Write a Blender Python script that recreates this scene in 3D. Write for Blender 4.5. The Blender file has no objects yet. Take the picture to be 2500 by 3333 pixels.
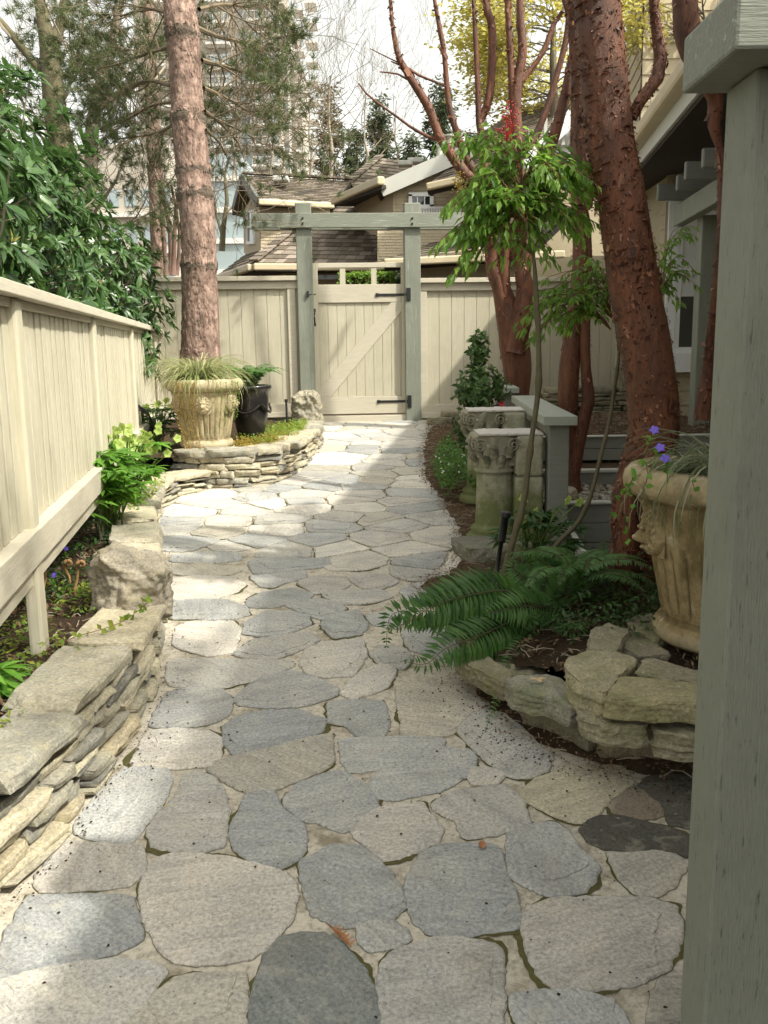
import bpy, math, random
import numpy as np
from mathutils import Vector, Matrix, noise
R = math.radians
# ------------------------------------------------------------------ camera, sky, sun, exposure
FPX = 2950.0; PITCH = R(10.3); ROLL = .014; EYE = 1.5; SL = .065
sc = bpy.context.scene; col = sc.collection
_F = Vector((0, math.cos(PITCH), -math.sin(PITCH)))
_U0 = Vector((0, math.sin(PITCH), math.cos(PITCH))); _R0 = Vector((1, 0, 0))
_R = _R0*math.cos(ROLL) - _U0*math.sin(ROLL); _U = _U0*math.cos(ROLL) + _R0*math.sin(ROLL)
cam = bpy.data.objects.new('camera', bpy.data.cameras.new('camera')); col.objects.link(cam)
cam.matrix_world = Matrix(((_R.x, _U.x, -_F.x, 0), (_R.y, _U.y, -_F.y, 0), (_R.z, _U.z, -_F.z, EYE), (0, 0, 0, 1)))
cam.data.sensor_fit = 'VERTICAL'; cam.data.sensor_height = 36; cam.data.lens = FPX/3333*36
cam.data.clip_end = 2000; cam.data.clip_start = .05
sc.camera = cam
SUN = Vector((-.555, .30, -.74)).normalized()
w = bpy.data.worlds.new('World'); sc.world = w; w.use_nodes = True
nt = w.node_tree; nt.nodes.clear()
sky = nt.nodes.new('ShaderNodeTexSky'); sky.sky_type = 'NISHITA'; sky.sun_disc = False
sky.sun_elevation = math.asin(-SUN.z); sky.sun_rotation = math.atan2(-SUN.x, -SUN.y)
sky.air_density = 1.0; sky.dust_density = 4.0; sky.ozone_density = 1.0
hs = nt.nodes.new('ShaderNodeHueSaturation'); hs.inputs['Saturation'].default_value = .18
bg = nt.nodes.new('ShaderNodeBackground'); bg.inputs['Strength'].default_value = .15
wo = nt.nodes.new('ShaderNodeOutputWorld')
nt.links.new(sky.outputs[0], hs.inputs['Color']); tn = nt.nodes.new('ShaderNodeMix'); tn.data_type = 'RGBA'; tn.blend_type = 'MULTIPLY'; tn.inputs[0].default_value = 1; tn.inputs[7].default_value = (1, .985, .885, 1)
nt.links.new(hs.outputs[0], tn.inputs[6]); nt.links.new(tn.outputs[2], bg.inputs[0]); nt.links.new(bg.outputs[0], wo.inputs[0])
sl = bpy.data.lights.new('sun', 'SUN'); sl.energy = 2.5; sl.angle = R(1.2); sl.color = (1, .96, .84)
so = bpy.data.objects.new('sun', sl); col.objects.link(so); so.rotation_euler = SUN.to_track_quat('-Z', 'Y').to_euler()
so.location = (6, -3, 9)
sc.view_settings.view_transform = 'Standard'; sc.view_settings.look = 'None'
sc.view_settings.exposure = 1.30; sc.view_settings.gamma = 1

# ------------------------------------------------------------------ survey of the place: photograph pixel -> point in the world
def ray(x, y): return _F + _R*((x-1250)/FPX) - _U*((y-1666.5)/FPX)
def at(x, y, Y):
    d = ray(x, y); t = Y/d.y; return Vector((d.x*t, Y, EYE + d.z*t))
def gnd(x, y, h=0.):
    d = ray(x, y); t = (EYE-h)/(SL*d.y - d.z); return Vector((d.x*t, d.y*t, EYE + d.z*t))
def atz(x, y, z):
    d = ray(x, y); t = (z-EYE)/d.z; return Vector((d.x*t, d.y*t, z))
def onp(x, y, P, n):
    d = ray(x, y); t = (Vector(P)-Vector((0, 0, EYE))).dot(n)/d.dot(n); return Vector((0, 0, EYE)) + d*t
DS = 2500/1659.
def dd(x, y): return (x*DS, y*DS)                      # coordinates read off the full view
def c1(x, y): return (x/1.3272, y/1.3272)
def c2(x, y): return (1250+x/1.3272, y/1.3272)
def c3(x, y): return (x/1.3272, 900+y/1.3272)
def c4(x, y): return (1250+x/1.3272, 900+y/1.3272)
def c5(x, y): return (x/1.3272, 1800+y/1.3272)
def c6(x, y): return (1250+x/1.3272, 1800+y/1.3272)
def c7(x, y): return (x/1.3272, 2500+y/1.3272)
def c8(x, y): return (1250+x/1.3272, 2500+y/1.3272)
def hh(x, y): return (650+x/2.0738, 450+y/2.0738)       # close-up of the far house
def tt(x, y): return (650+x/2.0738, y/2.0738)           # close-up of the tower
def gz(y): return SL*max(-6, min(11.5, y))

# ------------------------------------------------------------------ mesh builder
ORG = {}
class MB:
    def __init__(s): s.V = []; s.n = 0; s.F = []
    def add(s, v, f, mat=0, c=None, uv=None):
        v = np.asarray(v, dtype=np.float64).reshape(-1, 3); s.V.append(v)
        if len(f) and isinstance(f, list) and len({len(q) for q in f}) > 1:
            by = {}
            for q in f: by.setdefault(len(q), []).append(q)
            for q in by.values(): s.F.append((np.asarray(q)+s.n, mat, c, uv))
        elif len(f): s.F.append((np.asarray(f)+s.n, mat, c, uv))
        s.n += len(v); return s
    def hexa(s, p, mat=0, c=None):
        return s.add([tuple(q) for q in p], [(0, 3, 2, 1), (4, 5, 6, 7), (0, 1, 5, 4), (1, 2, 6, 5), (2, 3, 7, 6), (3, 0, 4, 7)], mat, c)
    def box(s, x0, x1, y0, y1, z0, z1, mat=0, c=None, T=None):
        p = [(x0, y0, z0), (x1, y0, z0), (x1, y1, z0), (x0, y1, z0), (x0, y0, z1), (x1, y0, z1), (x1, y1, z1), (x0, y1, z1)]
        if T is not None: p = [T @ Vector(q) for q in p]
        return s.hexa(p, mat, c)
    def beam(s, a, b, wd, ht, mat=0, up=(0, 0, 1), c=None):
        a, b = Vector(a), Vector(b); d = (b-a).normalized(); x = d.cross(Vector(up)).normalized(); z = x.cross(d)
        x *= wd/2; z *= ht/2
        return s.hexa([a-x-z, a+x-z, b+x-z, b-x-z, a-x+z, a+x+z, b+x+z, b-x+z], mat, c)
    def tube(s, P, rad, n=8, mat=0, cap=True, rough=0, c=None, seed=0):
        P = np.array([tuple(p) for p in P], float); m = len(P)
        rad = np.broadcast_to(np.asarray(rad, float), (m,))
        T = np.gradient(P, axis=0); T /= np.linalg.norm(T, axis=1)[:, None]+1e-9
        ref = np.array([0, 0, 1.]) if abs(T[0, 2]) < .8 else np.array([1., 0, 0])
        A = np.cross(T, ref); A /= np.linalg.norm(A, axis=1)[:, None]+1e-9; B = np.cross(T, A)
        an = np.arange(n)*2*math.pi/n
        ring = A[:, None, :]*np.cos(an)[None, :, None] + B[:, None, :]*np.sin(an)[None, :, None]
        rr = rad[:, None]*np.ones((m, n))
        if rough:
            for i in range(m):
                for j in range(n):
                    q = P[i]+ring[i, j]*rad[i]
                    rr[i, j] *= 1+rough*(noise.noise(Vector((q[0]*9+seed, q[1]*9, q[2]*3)))+.6*noise.noise(Vector((q[0]*30, q[1]*30, q[2]*11+seed))))
        V = P[:, None, :]+ring*rr[:, :, None]
        i, j = np.meshgrid(np.arange(m-1), np.arange(n), indexing='ij'); k = (j+1) % n
        f = np.stack([i*n+j, i*n+k, (i+1)*n+k, (i+1)*n+j], -1).reshape(-1, 4)[:, ::-1]
        s.add(V.reshape(-1, 3), f, mat, c)
        if cap:
            s.F.append((np.array([list(range(s.n-n, s.n))]), mat, c, None)); s.F.append((np.array([list(range(s.n-m*n, s.n-m*n+n))[::-1]]), mat, c, None))
        return s
    def lathe(s, prof, ctr, n=48, mat=0, fn=None, c=None):
        V = []; ctr = Vector(ctr)
        for i, (r, z) in enumerate(prof):
            for j in range(n):
                a = 2*math.pi*j/n; q = r if fn is None else fn(r, z, a)
                V.append((ctr.x+q*math.cos(a), ctr.y+q*math.sin(a), ctr.z+z))
        f = [(i*n+j, i*n+(j+1) % n, (i+1)*n+(j+1) % n, (i+1)*n+j) for i in range(len(prof)-1) for j in range(n)]
        return s.add(V, f, mat, c)
    def build(s, name, mats, parent=None, smooth=False, bevel=0, seg=2, origin=None, autos=False):
        V = np.concatenate(s.V) if s.V else np.zeros((0, 3))
        if parent is not None: org = ORG[parent]
        elif origin is not None: org = np.array(tuple(origin), float)
        else:
            lo, hi = V.min(0), V.max(0); org = np.array([(lo[0]+hi[0])/2, (lo[1]+hi[1])/2, lo[2]])
        me = bpy.data.meshes.new(name); me.vertices.add(len(V)); me.vertices.foreach_set('co', (V-org).ravel())
        nl = sum(f.size for f, *_ in s.F); nf = sum(len(f) for f, *_ in s.F)
        me.loops.add(nl); me.polygons.add(nf)
        me.loops.foreach_set('vertex_index', np.concatenate([f.ravel() for f, *_ in s.F]))
        sz = np.concatenate([np.full(len(f), f.shape[1]) for f, *_ in s.F]); st = np.concatenate([[0], np.cumsum(sz)[:-1]])
        me.polygons.foreach_set('loop_start', st.astype(np.int32)); me.polygons.foreach_set('loop_total', sz.astype(np.int32))
        me.polygons.foreach_set('material_index', np.concatenate([np.full(len(f), m, np.int32) for f, m, *_ in s.F]))
        me.polygons.foreach_set('use_smooth', np.full(nf, bool(smooth)))
        if any(c is not None for _, _, c, _ in s.F):
            a = me.attributes.new('col', 'FLOAT_COLOR', 'FACE')
            cc = np.concatenate([np.tile(np.array(tuple(c if c is not None else (1, 1, 1))[:3]+(1.,)), (len(f), 1)) for f, _, c, _ in s.F])
            a.data.foreach_set('color', cc.ravel())
        if any(u is not None for *_, u in s.F):
            L = me.uv_layers.new(name='UVMap'); U = []
            for f, _, _, u in s.F:
                p = V[f.ravel()]
                if u is None: U.append(p[:, :2])
                else:
                    ca, sa, ox, oy = u; U.append(np.stack([p[:, 0]*ca-p[:, 1]*sa+ox, p[:, 0]*sa+p[:, 1]*ca+oy], 1))
            L.data.foreach_set('uv', np.concatenate(U).ravel())
        for m in (mats if isinstance(mats, (list, tuple)) else [mats]): me.materials.append(m)
        me.update(); me.validate()
        o = bpy.data.objects.new(name, me); col.objects.link(o); ORG[o] = org
        if parent is not None: o.parent = parent
        else: o.location = org
        if bevel:
            b = o.modifiers.new('bevel', 'BEVEL'); b.width = bevel; b.segments = seg; b.limit_method = 'ANGLE'; b.angle_limit = R(40); b.harden_normals = False
        return o
def tag(o, label=None, cat=None, group=None, kind=None):
    if label: o['label'] = label
    if cat: o['category'] = cat
    if group: o['group'] = group
    if kind: o['kind'] = kind
    return o
def thing(name, loc, label, cat, group=None, kind=None):
    o = bpy.data.objects.new(name, None); o.empty_display_size = .1; col.objects.link(o); o.location = loc
    ORG[o] = np.array(tuple(loc), float); return tag(o, label, cat, group, kind)

# ------------------------------------------------------------------ procedural materials
class NG:
    def __init__(s, name):
        s.m = bpy.data.materials.new(name); s.m.use_nodes = True; s.t = s.m.node_tree; s.t.nodes.clear()
        s.out = s.n('ShaderNodeOutputMaterial'); s.b = s.n('ShaderNodeBsdfPrincipled'); s.l(s.b.outputs[0], s.out.inputs[0])
        s.co = s.n('ShaderNodeTexCoord').outputs['Object']
    def n(s, k, **kw):
        q = s.t.nodes.new(k)
        for a, b in kw.items(): setattr(q, a, b)
        return q
    def l(s, a, b): s.t.links.new(a, b)
    def map(s, scale=(1, 1, 1), co=None, rot=(0, 0, 0)):
        q = s.n('ShaderNodeMapping'); q.inputs['Scale'].default_value = scale; q.inputs['Rotation'].default_value = rot
        s.l(co or s.co, q.inputs[0]); return q.outputs[0]
    def noise(s, scale, detail=4, rough=.6, co=None, dist=0):
        q = s.n('ShaderNodeTexNoise'); q.inputs['Scale'].default_value = scale; q.inputs['Detail'].default_value = detail
        q.inputs['Roughness'].default_value = rough; q.inputs['Distortion'].default_value = dist; s.l(co or s.co, q.inputs['Vector']); return q.outputs[0]
    def voro(s, scale, co=None, feature='F1'):
        q = s.n('ShaderNodeTexVoronoi'); q.feature = feature; q.inputs['Scale'].default_value = scale; s.l(co or s.co, q.inputs['Vector']); return q.outputs[0]
    def ramp(s, fac, stops):
        q = s.n('ShaderNodeValToRGB'); e = q.color_ramp.elements
        while len(e) < len(stops): e.new(.5)
        for i, (p, c) in enumerate(stops):
            e[i].position = p; e[i].color = (c, c, c, 1) if isinstance(c, (int, float)) else tuple(c)+(1,)
        s.l(fac, q.inputs[0]); return q.outputs[0]
    def mix(s, fac, a, b, mode='MIX'):
        q = s.n('ShaderNodeMix', data_type='RGBA', blend_type=mode)
        for k, v in ((0, fac), (6, a), (7, b)):
            if hasattr(v, 'links') or hasattr(v, 'is_linked'): s.l(v, q.inputs[k])
            elif k == 0: q.inputs[k].default_value = v
            else: q.inputs[k].default_value = tuple(v)+(1,)
        return q.outputs[2]
    def math(s, op, a, b=0.):
        q = s.n('ShaderNodeMath', operation=op)
        for k, v in ((0, a), (1, b)):
            if hasattr(v, 'is_linked'): s.l(v, q.inputs[k])
            else: q.inputs[k].default_value = v
        return q.outputs[0]
    def bump(s, h, strength=.5, dist=.01, prev=None):
        q = s.n('ShaderNodeBump'); q.inputs['Strength'].default_value = strength; q.inputs['Distance'].default_value = dist
        s.l(h, q.inputs['Height'])
        if prev: s.l(prev, q.inputs['Normal'])
        return q.outputs[0]
    def fin(s, color, rough=.7, bump=None, spec=.5):
        if hasattr(color, 'is_linked'): s.l(color, s.b.inputs['Base Color'])
        else: s.b.inputs['Base Color'].default_value = tuple(color)+(1,)
        if hasattr(rough, 'is_linked'): s.l(rough, s.b.inputs['Roughness'])
        else: s.b.inputs['Roughness'].default_value = rough
        s.b.inputs['Specular IOR Level'].default_value = spec
        if bump: s.l(bump, s.b.inputs['Normal'])
        return s.m
def sc_(c, k): return tuple(min(1, x*k) for x in c)
def m_paint(name, c, grain=(30, 30, 1.5), wear=None, dirt=(.25, .22, .15), dirt_amt=.35, rough=.62, bump=.35):
    g = NG(name); gr = g.noise(4, 6, .65, g.map(grain)); big = g.noise(1.7, 5, .7)
    base = g.mix(g.ramp(gr, [(.3, 0), (.75, 1)]), sc_(c, .86), sc_(c, 1.08))
    base = g.mix(g.math('MULTIPLY', g.ramp(big, [(.48, 0), (.75, 1)]), dirt_amt), base, dirt)
    if wear:
        wv = g.noise(3.5, 8, .75, g.map((grain[0]*.5, grain[1]*.5, grain[2]*.7)))
        base = g.mix(g.ramp(wv, [(.58, 0), (.64, .9)]), base, wear)
    b = g.bump(gr, bump, .004); b = g.bump(g.noise(55, 3), .15, .003, b)
    return g.fin(base, rough, b, .35)
def m_simple(name, c, rough=.5, var=.15, scale=20, bump=.2, metal=0, bd=.004):
    g = NG(name); nz = g.noise(scale, 5); base = g.mix(nz, sc_(c, 1-var), sc_(c, 1+var)); g.b.inputs['Metallic'].default_value = metal
    return g.fin(base, rough, g.bump(nz, bump, bd))
def m_leaf(name, cols, rough=.45, trans=.35, spec=.4):
    g = NG(name); rnd = g.n('ShaderNodeNewGeometry').outputs['Random Per Island']
    n = len(cols); cr = g.ramp(rnd, [(i/max(1, n-1), c) for i, c in enumerate(cols)])
    cr = g.mix(g.math('MULTIPLY', g.noise(14, 3), .35), cr, sc_(cols[0], .55))
    g.fin(cr, rough, None, spec)
    tr = g.n('ShaderNodeBsdfTranslucent'); g.l(g.mix(.5, cr, sc_(cols[-1], 1.6)), tr.inputs[0])
    mx = g.n('ShaderNodeMixShader'); mx.inputs[0].default_value = trans; g.l(g.b.outputs[0], mx.inputs[1]); g.l(tr.outputs[0], mx.inputs[2])
    g.l(mx.outputs[0], g.out.inputs[0]); return g.m
def m_stone(name, tint=(1, 1, 1), uv=False, lich=(.42, .40, .28), lamt=.35, strat=(3, 3, 26), bump=.8, moss=0, dirt_amt=.5):
    g = NG(name); a = g.n('ShaderNodeAttribute', attribute_name='col').outputs['Color']
    co = g.co
    if uv: co = g.n('ShaderNodeUVMap', uv_map='UVMap').outputs[0]
    st = g.noise(2.2, 9, .72, g.map(strat, co), 1.2); fine = g.noise(95, 5, .8, co); mid = g.noise(14, 6, .7, co, .6); big = g.noise(3.1, 5, .65, co)
    grey = g.mix(g.ramp(st, [(.28, 0), (.72, 1)]), (.74, .74, .74), (1.18, 1.17, 1.14))
    c = g.mix(1., a, grey, 'MULTIPLY'); c = g.mix(g.ramp(g.noise(4.5, 6, .7, co, .8), [(.42, 0), (.66, .75)]), c, g.mix(1., c, (1.26, 1.21, 1.12), 'MULTIPLY')); c = g.mix(g.ramp(g.noise(6.5, 7, .75, co, .5), [(.54, 0), (.70, .6)]), c, g.mix(1., c, (.62, .62, .60), 'MULTIPLY'))
    c = g.mix(1., c, g.ramp(fine, [(.28, .42), (.5, 1.), (.75, 1.6)]), 'MULTIPLY')
    c = g.mix(g.math('MULTIPLY', g.ramp(mid, [(.52, 0), (.66, 1)]), lamt), c, lich)
    c = g.mix(g.math('MULTIPLY', g.ramp(big, [(.55, 0), (.72, 1)]), dirt_amt), c, (.13, .105, .075))
    if moss: c = g.mix(g.math('MULTIPLY', g.ramp(g.noise(5, 6, .7), [(.5, 0), (.62, 1)]), moss), c, (.13, .17, .04))
    c = g.mix(1., c, tint, 'MULTIPLY')
    sp = g.noise(38, 3, .6, co); c = g.mix(g.ramp(sp, [(.66, 0), (.72, .55)]), c, (.10, .10, .09)); c = g.mix(g.ramp(sp, [(.27, .45), (.33, 0)]), c, (.62, .60, .55))
    b = g.bump(st, bump*.6, .012); b = g.bump(mid, bump*.5, .008, b); b = g.bump(fine, bump*.45, .004, b)
    return g.fin(c, .85, b, .3)

CREAM = (.50, .462, .355); SAGE = (.225, .238, .195)
M = {}
M['cream'] = m_paint('cream_paint', CREAM, dirt=(.33, .30, .20), dirt_amt=.4, wear=(.43, .40, .32))
M['creamh'] = m_paint('cream_paint_rail', (.53, .485, .39), grain=(2, 2, 30), dirt=(.33, .30, .22), dirt_amt=.45, wear=(.44, .41, .33))
M['sage'] = m_paint('sage_paint_post', SAGE, grain=(26, 26, 1.2), dirt=(.12, .125, .10), dirt_amt=.5, wear=(.33, .36, .31), bump=.8)
M['sagep'] = m_paint('sage_paint_rough', (.235, .25, .20), grain=(70, 70, 7), dirt=(.12, .13, .10), dirt_amt=.65, wear=(.085, .09, .07), bump=1.)
M['sageh'] = m_paint('sage_paint_beam', SAGE, grain=(1.5, 30, 30), dirt=(.15, .16, .12), dirt_amt=.4, wear=(.38, .42, .36), bump=1.)
M['sagel'] = m_paint('sage_paint_handrail', (.33, .355, .305), grain=(30, 1.5, 30), dirt=(.2, .2, .14), dirt_amt=.3, bump=.5)
M['dgrey'] = m_paint('grey_paint_board', (.22, .225, .20), grain=(2, 2, 30), dirt=(.12, .12, .09), dirt_amt=.4)
M['lgrey'] = m_paint('pale_paint_board', (.5, .5, .45), grain=(2, 2, 30), dirt=(.3, .3, .22), dirt_amt=.3)
M['iron'] = m_simple('black_iron', (.012, .012, .012), .45, .4, 60, .4)
M['black'] = m_simple('black_plastic', (.015, .016, .018), .4, .3, 40, .2)
M['glazed'] = m_simple('glazed_black_pot', (.02, .018, .017), .12, .5, 12, .25)
M['white'] = m_simple('white_trim', (.75, .76, .76), .5, .05, 9, .1)
M['mortar'] = None
g = NG('sandy_mortar'); a1 = g.noise(3.2, 7, .7); a2 = g.noise(60, 5, .75); a3 = g.noise(9, 6, .7)
cc = g.mix(a1, (.36, .325, .265), (.56, .51, .425)); cc = g.mix(1., cc, g.ramp(a2, [(.28, .45), (.5, 1.), (.8, 1.3)]), 'MULTIPLY')
cc = g.mix(g.math('MULTIPLY', g.ramp(a3, [(.50, 0), (.66, 1)]), .7), cc, (.15, .12, .07))
M['mortar'] = g.fin(cc, .95, g.bump(a3, .6, .012, g.bump(a2, .5, .005)), .2)
g = NG('dark_soil'); a1 = g.noise(5, 7, .7); a2 = g.noise(45, 6, .8)
cc = g.mix(a2, (.022, .016, .010), (.115, .078, .05)); cc = g.mix(g.ramp(a1, [(.5, 0), (.7, .5)]), cc, (.15, .11, .07))
M['soil'] = g.fin(cc, 1., g.bump(a2, 1., .03), .1)
g = NG('leaf_litter'); a1 = g.noise(5, 7, .7); a2 = g.voro(55)
cc = g.mix(a2, (.20, .13, .08), (.07, .045, .028)); cc = g.mix(g.ramp(a1, [(.45, 0), (.7, .6)]), cc, (.19, .15, .10))
M['mulch'] = g.fin(cc, 1., g.bump(g.noise(60, 5, .8), 1., .03), .1)
M['grass'] = m_simple('far_lawn', (.06, .08, .03), .95, .4, 4, .4)
M['flag'] = m_stone('flagstone', uv=True, strat=(1.5, 9, 1), lich=(.46, .42, .34), lamt=.30, bump=.7, dirt_amt=.25)
M['wall'] = m_stone('drystone', lich=(.42, .37, .22), lamt=.45, strat=(2.5, 2.5, 24), bump=1., dirt_amt=.35)
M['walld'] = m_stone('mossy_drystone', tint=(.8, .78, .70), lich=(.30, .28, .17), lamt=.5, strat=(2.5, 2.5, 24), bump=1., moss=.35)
g = NG('weathered_terracotta_stone'); a1 = g.noise(3.5, 8, .75); a2 = g.noise(30, 6, .8); a3 = g.noise(7, 6, .7, g.map((1, 1, .35)))
cc = g.mix(g.ramp(a1, [(.3, 0), (.7, 1)]), (.17, .12, .05), (.46, .37, .21)); cc = g.mix(1., cc, g.ramp(a2, [(.3, .55), (.5, 1), (.8, 1.25)]), 'MULTIPLY')
cc = g.mix(g.math('MULTIPLY', g.ramp(a3, [(.50, 0), (.62, 1)]), .7), cc, (.13, .10, .045))
cc = g.mix(g.math('MULTIPLY', g.ramp(g.noise(11, 6, .75), [(.58, 0), (.66, 1)]), .6), cc, (.60, .55, .42))
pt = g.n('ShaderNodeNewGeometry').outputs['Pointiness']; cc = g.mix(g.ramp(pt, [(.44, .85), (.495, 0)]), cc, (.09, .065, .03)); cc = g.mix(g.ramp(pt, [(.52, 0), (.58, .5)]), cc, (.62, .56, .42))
M['urn'] = g.fin(cc, .9, g.bump(a2, .9, .006), .2)
g = NG('cream_cast_stone'); a1 = g.noise(4, 8, .75); a2 = g.noise(34, 6, .8)
cc = g.mix(g.ramp(a1, [(.3, 0), (.7, 1)]), (.33, .27, .15), (.53, .45, .30)); cc = g.mix(1., cc, g.ramp(a2, [(.3, .6), (.5, 1), (.8, 1.2)]), 'MULTIPLY')
cc = g.mix(g.math('MULTIPLY', g.ramp(g.noise(7, 6, .7, g.map((1, 1, .35))), [(.52, 0), (.64, 1)]), .55), cc, (.16, .13, .06))
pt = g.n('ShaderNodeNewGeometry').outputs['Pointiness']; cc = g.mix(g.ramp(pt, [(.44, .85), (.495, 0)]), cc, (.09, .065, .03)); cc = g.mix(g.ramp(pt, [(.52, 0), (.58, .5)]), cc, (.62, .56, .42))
M['urn2'] = g.fin(cc, .9, g.bump(a2, .9, .006), .2)
g = NG('mossy_plaster'); a1 = g.noise(4.5, 8, .75); a2 = g.noise(40, 6, .8)
sep = g.n('ShaderNodeSeparateXYZ'); g.l(g.co, sep.inputs[0])
hz = g.math('ADD', g.math('MULTIPLY', sep.outputs[2], -1.1), g.math('ADD', g.math('MULTIPLY', a1, 1.7), .0))
cc = g.mix(a2, (.33, .31, .23), (.47, .45, .36)); cc = g.mix(g.ramp(hz, [(.24, 0), (.62, .9)]), cc, (.135, .16, .055))
cc = g.mix(g.ramp(g.noise(9, 8, .8), [(.60, 0), (.68, .7)]), cc, (.07, .08, .03))
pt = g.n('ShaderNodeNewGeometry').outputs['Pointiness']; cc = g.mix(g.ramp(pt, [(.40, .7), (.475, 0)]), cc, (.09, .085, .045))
M['plaster'] = g.fin(cc, .95, g.bump(a2, .9, .008, g.bump(a1, .5, .01)), .2)
M['chalk'] = m_simple('chalky_top', (.52, .485, .44), .95, .2, 40, .8, bd=.006)
g = NG('pine_bark'); a1 = g.voro(16, g.map((1, 1, .42))); a2 = g.noise(28, 7, .75, g.map((1, 1, .5))); a3 = g.noise(2.2, 4, .6, g.map((1, 1, 1.6)))
cc = g.mix(g.ramp(a2, [(.35, 0), (.65, 1)]), (.14, .085, .065), (.46, .33, .27)); cc = g.mix(g.ramp(a1, [(.35, 0), (.75, .55)]), cc, (.11, .07, .055))
cc = g.mix(g.math('MULTIPLY', g.ramp(a3, [(.58, 0), (.66, 1)]), .6), cc, (.10, .075, .06))
M['pine'] = g.fin(cc, .9, g.bump(a2, 1., .02, g.bump(a1, 1., .02)), .2)
g = NG('paperbark'); a1 = g.noise(11, 7, .75, g.map((1, 1, .22))); a2 = g.noise(40, 7, .8, g.map((1, 1, .28)))
cc = g.mix(g.ramp(a1, [(.35, 0), (.65, 1)]), (.042, .015, .008), (.165, .056, .024)); cc = g.mix(g.ramp(a2, [(.5, 0), (.75, .6)]), cc, (.26, .095, .04))
cc = g.mix(g.ramp(g.noise(3, 5, .7, g.map((1, 1, .6))), [(.55, 0), (.7, .35)]), cc, (.10, .075, .06))
M['paper'] = g.fin(cc, .55, g.bump(a2, .9, .01, g.bump(a1, .6, .015)), .4)
g = NG('peeling_flakes'); rn = g.n('ShaderNodeNewGeometry').outputs['Random Per Island']
cc = g.ramp(rn, [(0, (.05, .02, .012)), (.5, (.14, .052, .03)), (.85, (.26, .11, .06)), (1, (.42, .22, .13))])
g.fin(cc, .6); tr = g.n('ShaderNodeBsdfTranslucent'); g.l(cc, tr.inputs[0]); mx = g.n('ShaderNodeMixShader'); mx.inputs[0].default_value = .3
g.l(g.b.outputs[0], mx.inputs[1]); g.l(tr.outputs[0], mx.inputs[2]); g.l(mx.outputs[0], g.out.inputs[0]); M['flake'] = g.m
M['twig'] = m_simple('grey_bark', (.16, .135, .10), .9, .4, 25, .6)
M['twigl'] = m_simple('pale_bark', (.30, .26, .20), .9, .4, 25, .6)
M['mossbark'] = m_simple('mossy_bark', (.12, .105, .06), .95, .6, 9, .8, bd=.02)
M['stem'] = m_simple('green_brown_stem', (.085, .072, .035), .7, .4, 30, .5)
M['gstem'] = m_simple('green_stem', (.10, .16, .03), .6, .3, 30, .2)
M['rstem'] = m_simple('brown_stem', (.14, .06, .03), .7, .3, 30, .2)
M['rhodo'] = m_leaf('rhododendron_leaf', [(.025, .06, .018), (.05, .11, .028), (.09, .17, .045)], .33, .25, .5)
M['rbud'] = m_leaf('yellow_shoot', [(.30, .30, .07), (.42, .38, .10)], .5, .3)
M['nand'] = m_leaf('nandina_leaf', [(.06, .14, .02), (.13, .26, .035), (.26, .42, .07)], .4, .55)
M['fern'] = m_leaf('fern_frond', [(.03, .085, .018), (.06, .15, .03), (.09, .19, .04)], .45, .38)
M['fern2'] = m_leaf('pale_fern_frond', [(.08, .18, .05), (.14, .27, .08)], .45, .42)
M['hell'] = m_leaf('hellebore_leaf', [(.06, .16, .02), (.12, .28, .03), (.18, .36, .05)], .45, .4)
M['helld'] = m_leaf('dark_hellebore_leaf', [(.03, .08, .015), (.05, .12, .02)], .45, .35)
M['lime'] = m_leaf('lime_petal', [(.40, .55, .14), (.52, .62, .20)], .5, .4)
M['carex'] = m_leaf('striped_sedge', [(.10, .17, .04), (.28, .33, .12), (.55, .52, .30)], .5, .3)
M['carexd'] = m_leaf('green_sedge', [(.07, .11, .04), (.16, .20, .09), (.42, .42, .30)], .5, .3)
M['jenny'] = m_leaf('golden_creeper', [(.30, .12, .03), (.40, .28, .05), (.25, .30, .05)], .5, .3)
M['cover'] = m_leaf('bright_ground_cover', [(.08, .18, .02), (.18, .32, .04), (.35, .36, .06)], .5, .4)
M['coverd'] = m_leaf('dark_ground_cover', [(.03, .07, .015), (.06, .13, .03)], .45, .3)
M['litter'] = m_leaf('dry_litter', [(.06, .035, .02), (.16, .095, .05), (.30, .22, .13)], .8, .1)
M['camel'] = m_leaf('camellia_leaf', [(.03, .07, .02), (.06, .13, .03), (.13, .22, .06)], .35, .3)
M['purple'] = m_simple('purple_petal', (.14, .08, .55), .5, .1)
M['red'] = m_simple('red_berry', (.45, .02, .02), .35, .2)
M['whitep'] = m_simple('white_petal', (.8, .8, .75), .5, .05)
M['pink'] = m_simple('pink_petal', (.55, .05, .08), .5, .1)
M['needle'] = m_leaf('pine_needles', [(.05, .08, .03), (.09, .125, .04), (.15, .17, .07)], .6, .3)
M['needled'] = m_leaf('dark_conifer', [(.03, .05, .02), (.06, .085, .035), (.09, .11, .05)], .6, .25)
M['yellow'] = m_leaf('spring_leaf', [(.42, .36, .06), (.55, .46, .10), (.48, .46, .14)], .5, .5)
M['hedge'] = m_leaf('hedge_leaf', [(.10, .20, .02), (.20, .32, .04)], .5, .35)
M['glass'] = None
g = NG('window_glass'); g.b.inputs['Metallic'].default_value = 0; g.fin((.03, .035, .035), .04, None, 1.); M['glass'] = g.m
g = NG('tower_glass'); g.fin((.27, .33, .35), .15, None, .8); M['tglass'] = g.m
g = NG('cedar_shingle'); rn = g.n('ShaderNodeNewGeometry').outputs['Random Per Island']
cc = g.ramp(rn, [(0, (.085, .068, .053)), (.45, (.155, .128, .10)), (.8, (.22, .185, .15)), (1, (.30, .25, .21))])
cc = g.mix(1., cc, g.ramp(g.noise(30, 5, .7), [(.3, .65), (.7, 1.2)]), 'MULTIPLY')
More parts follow.
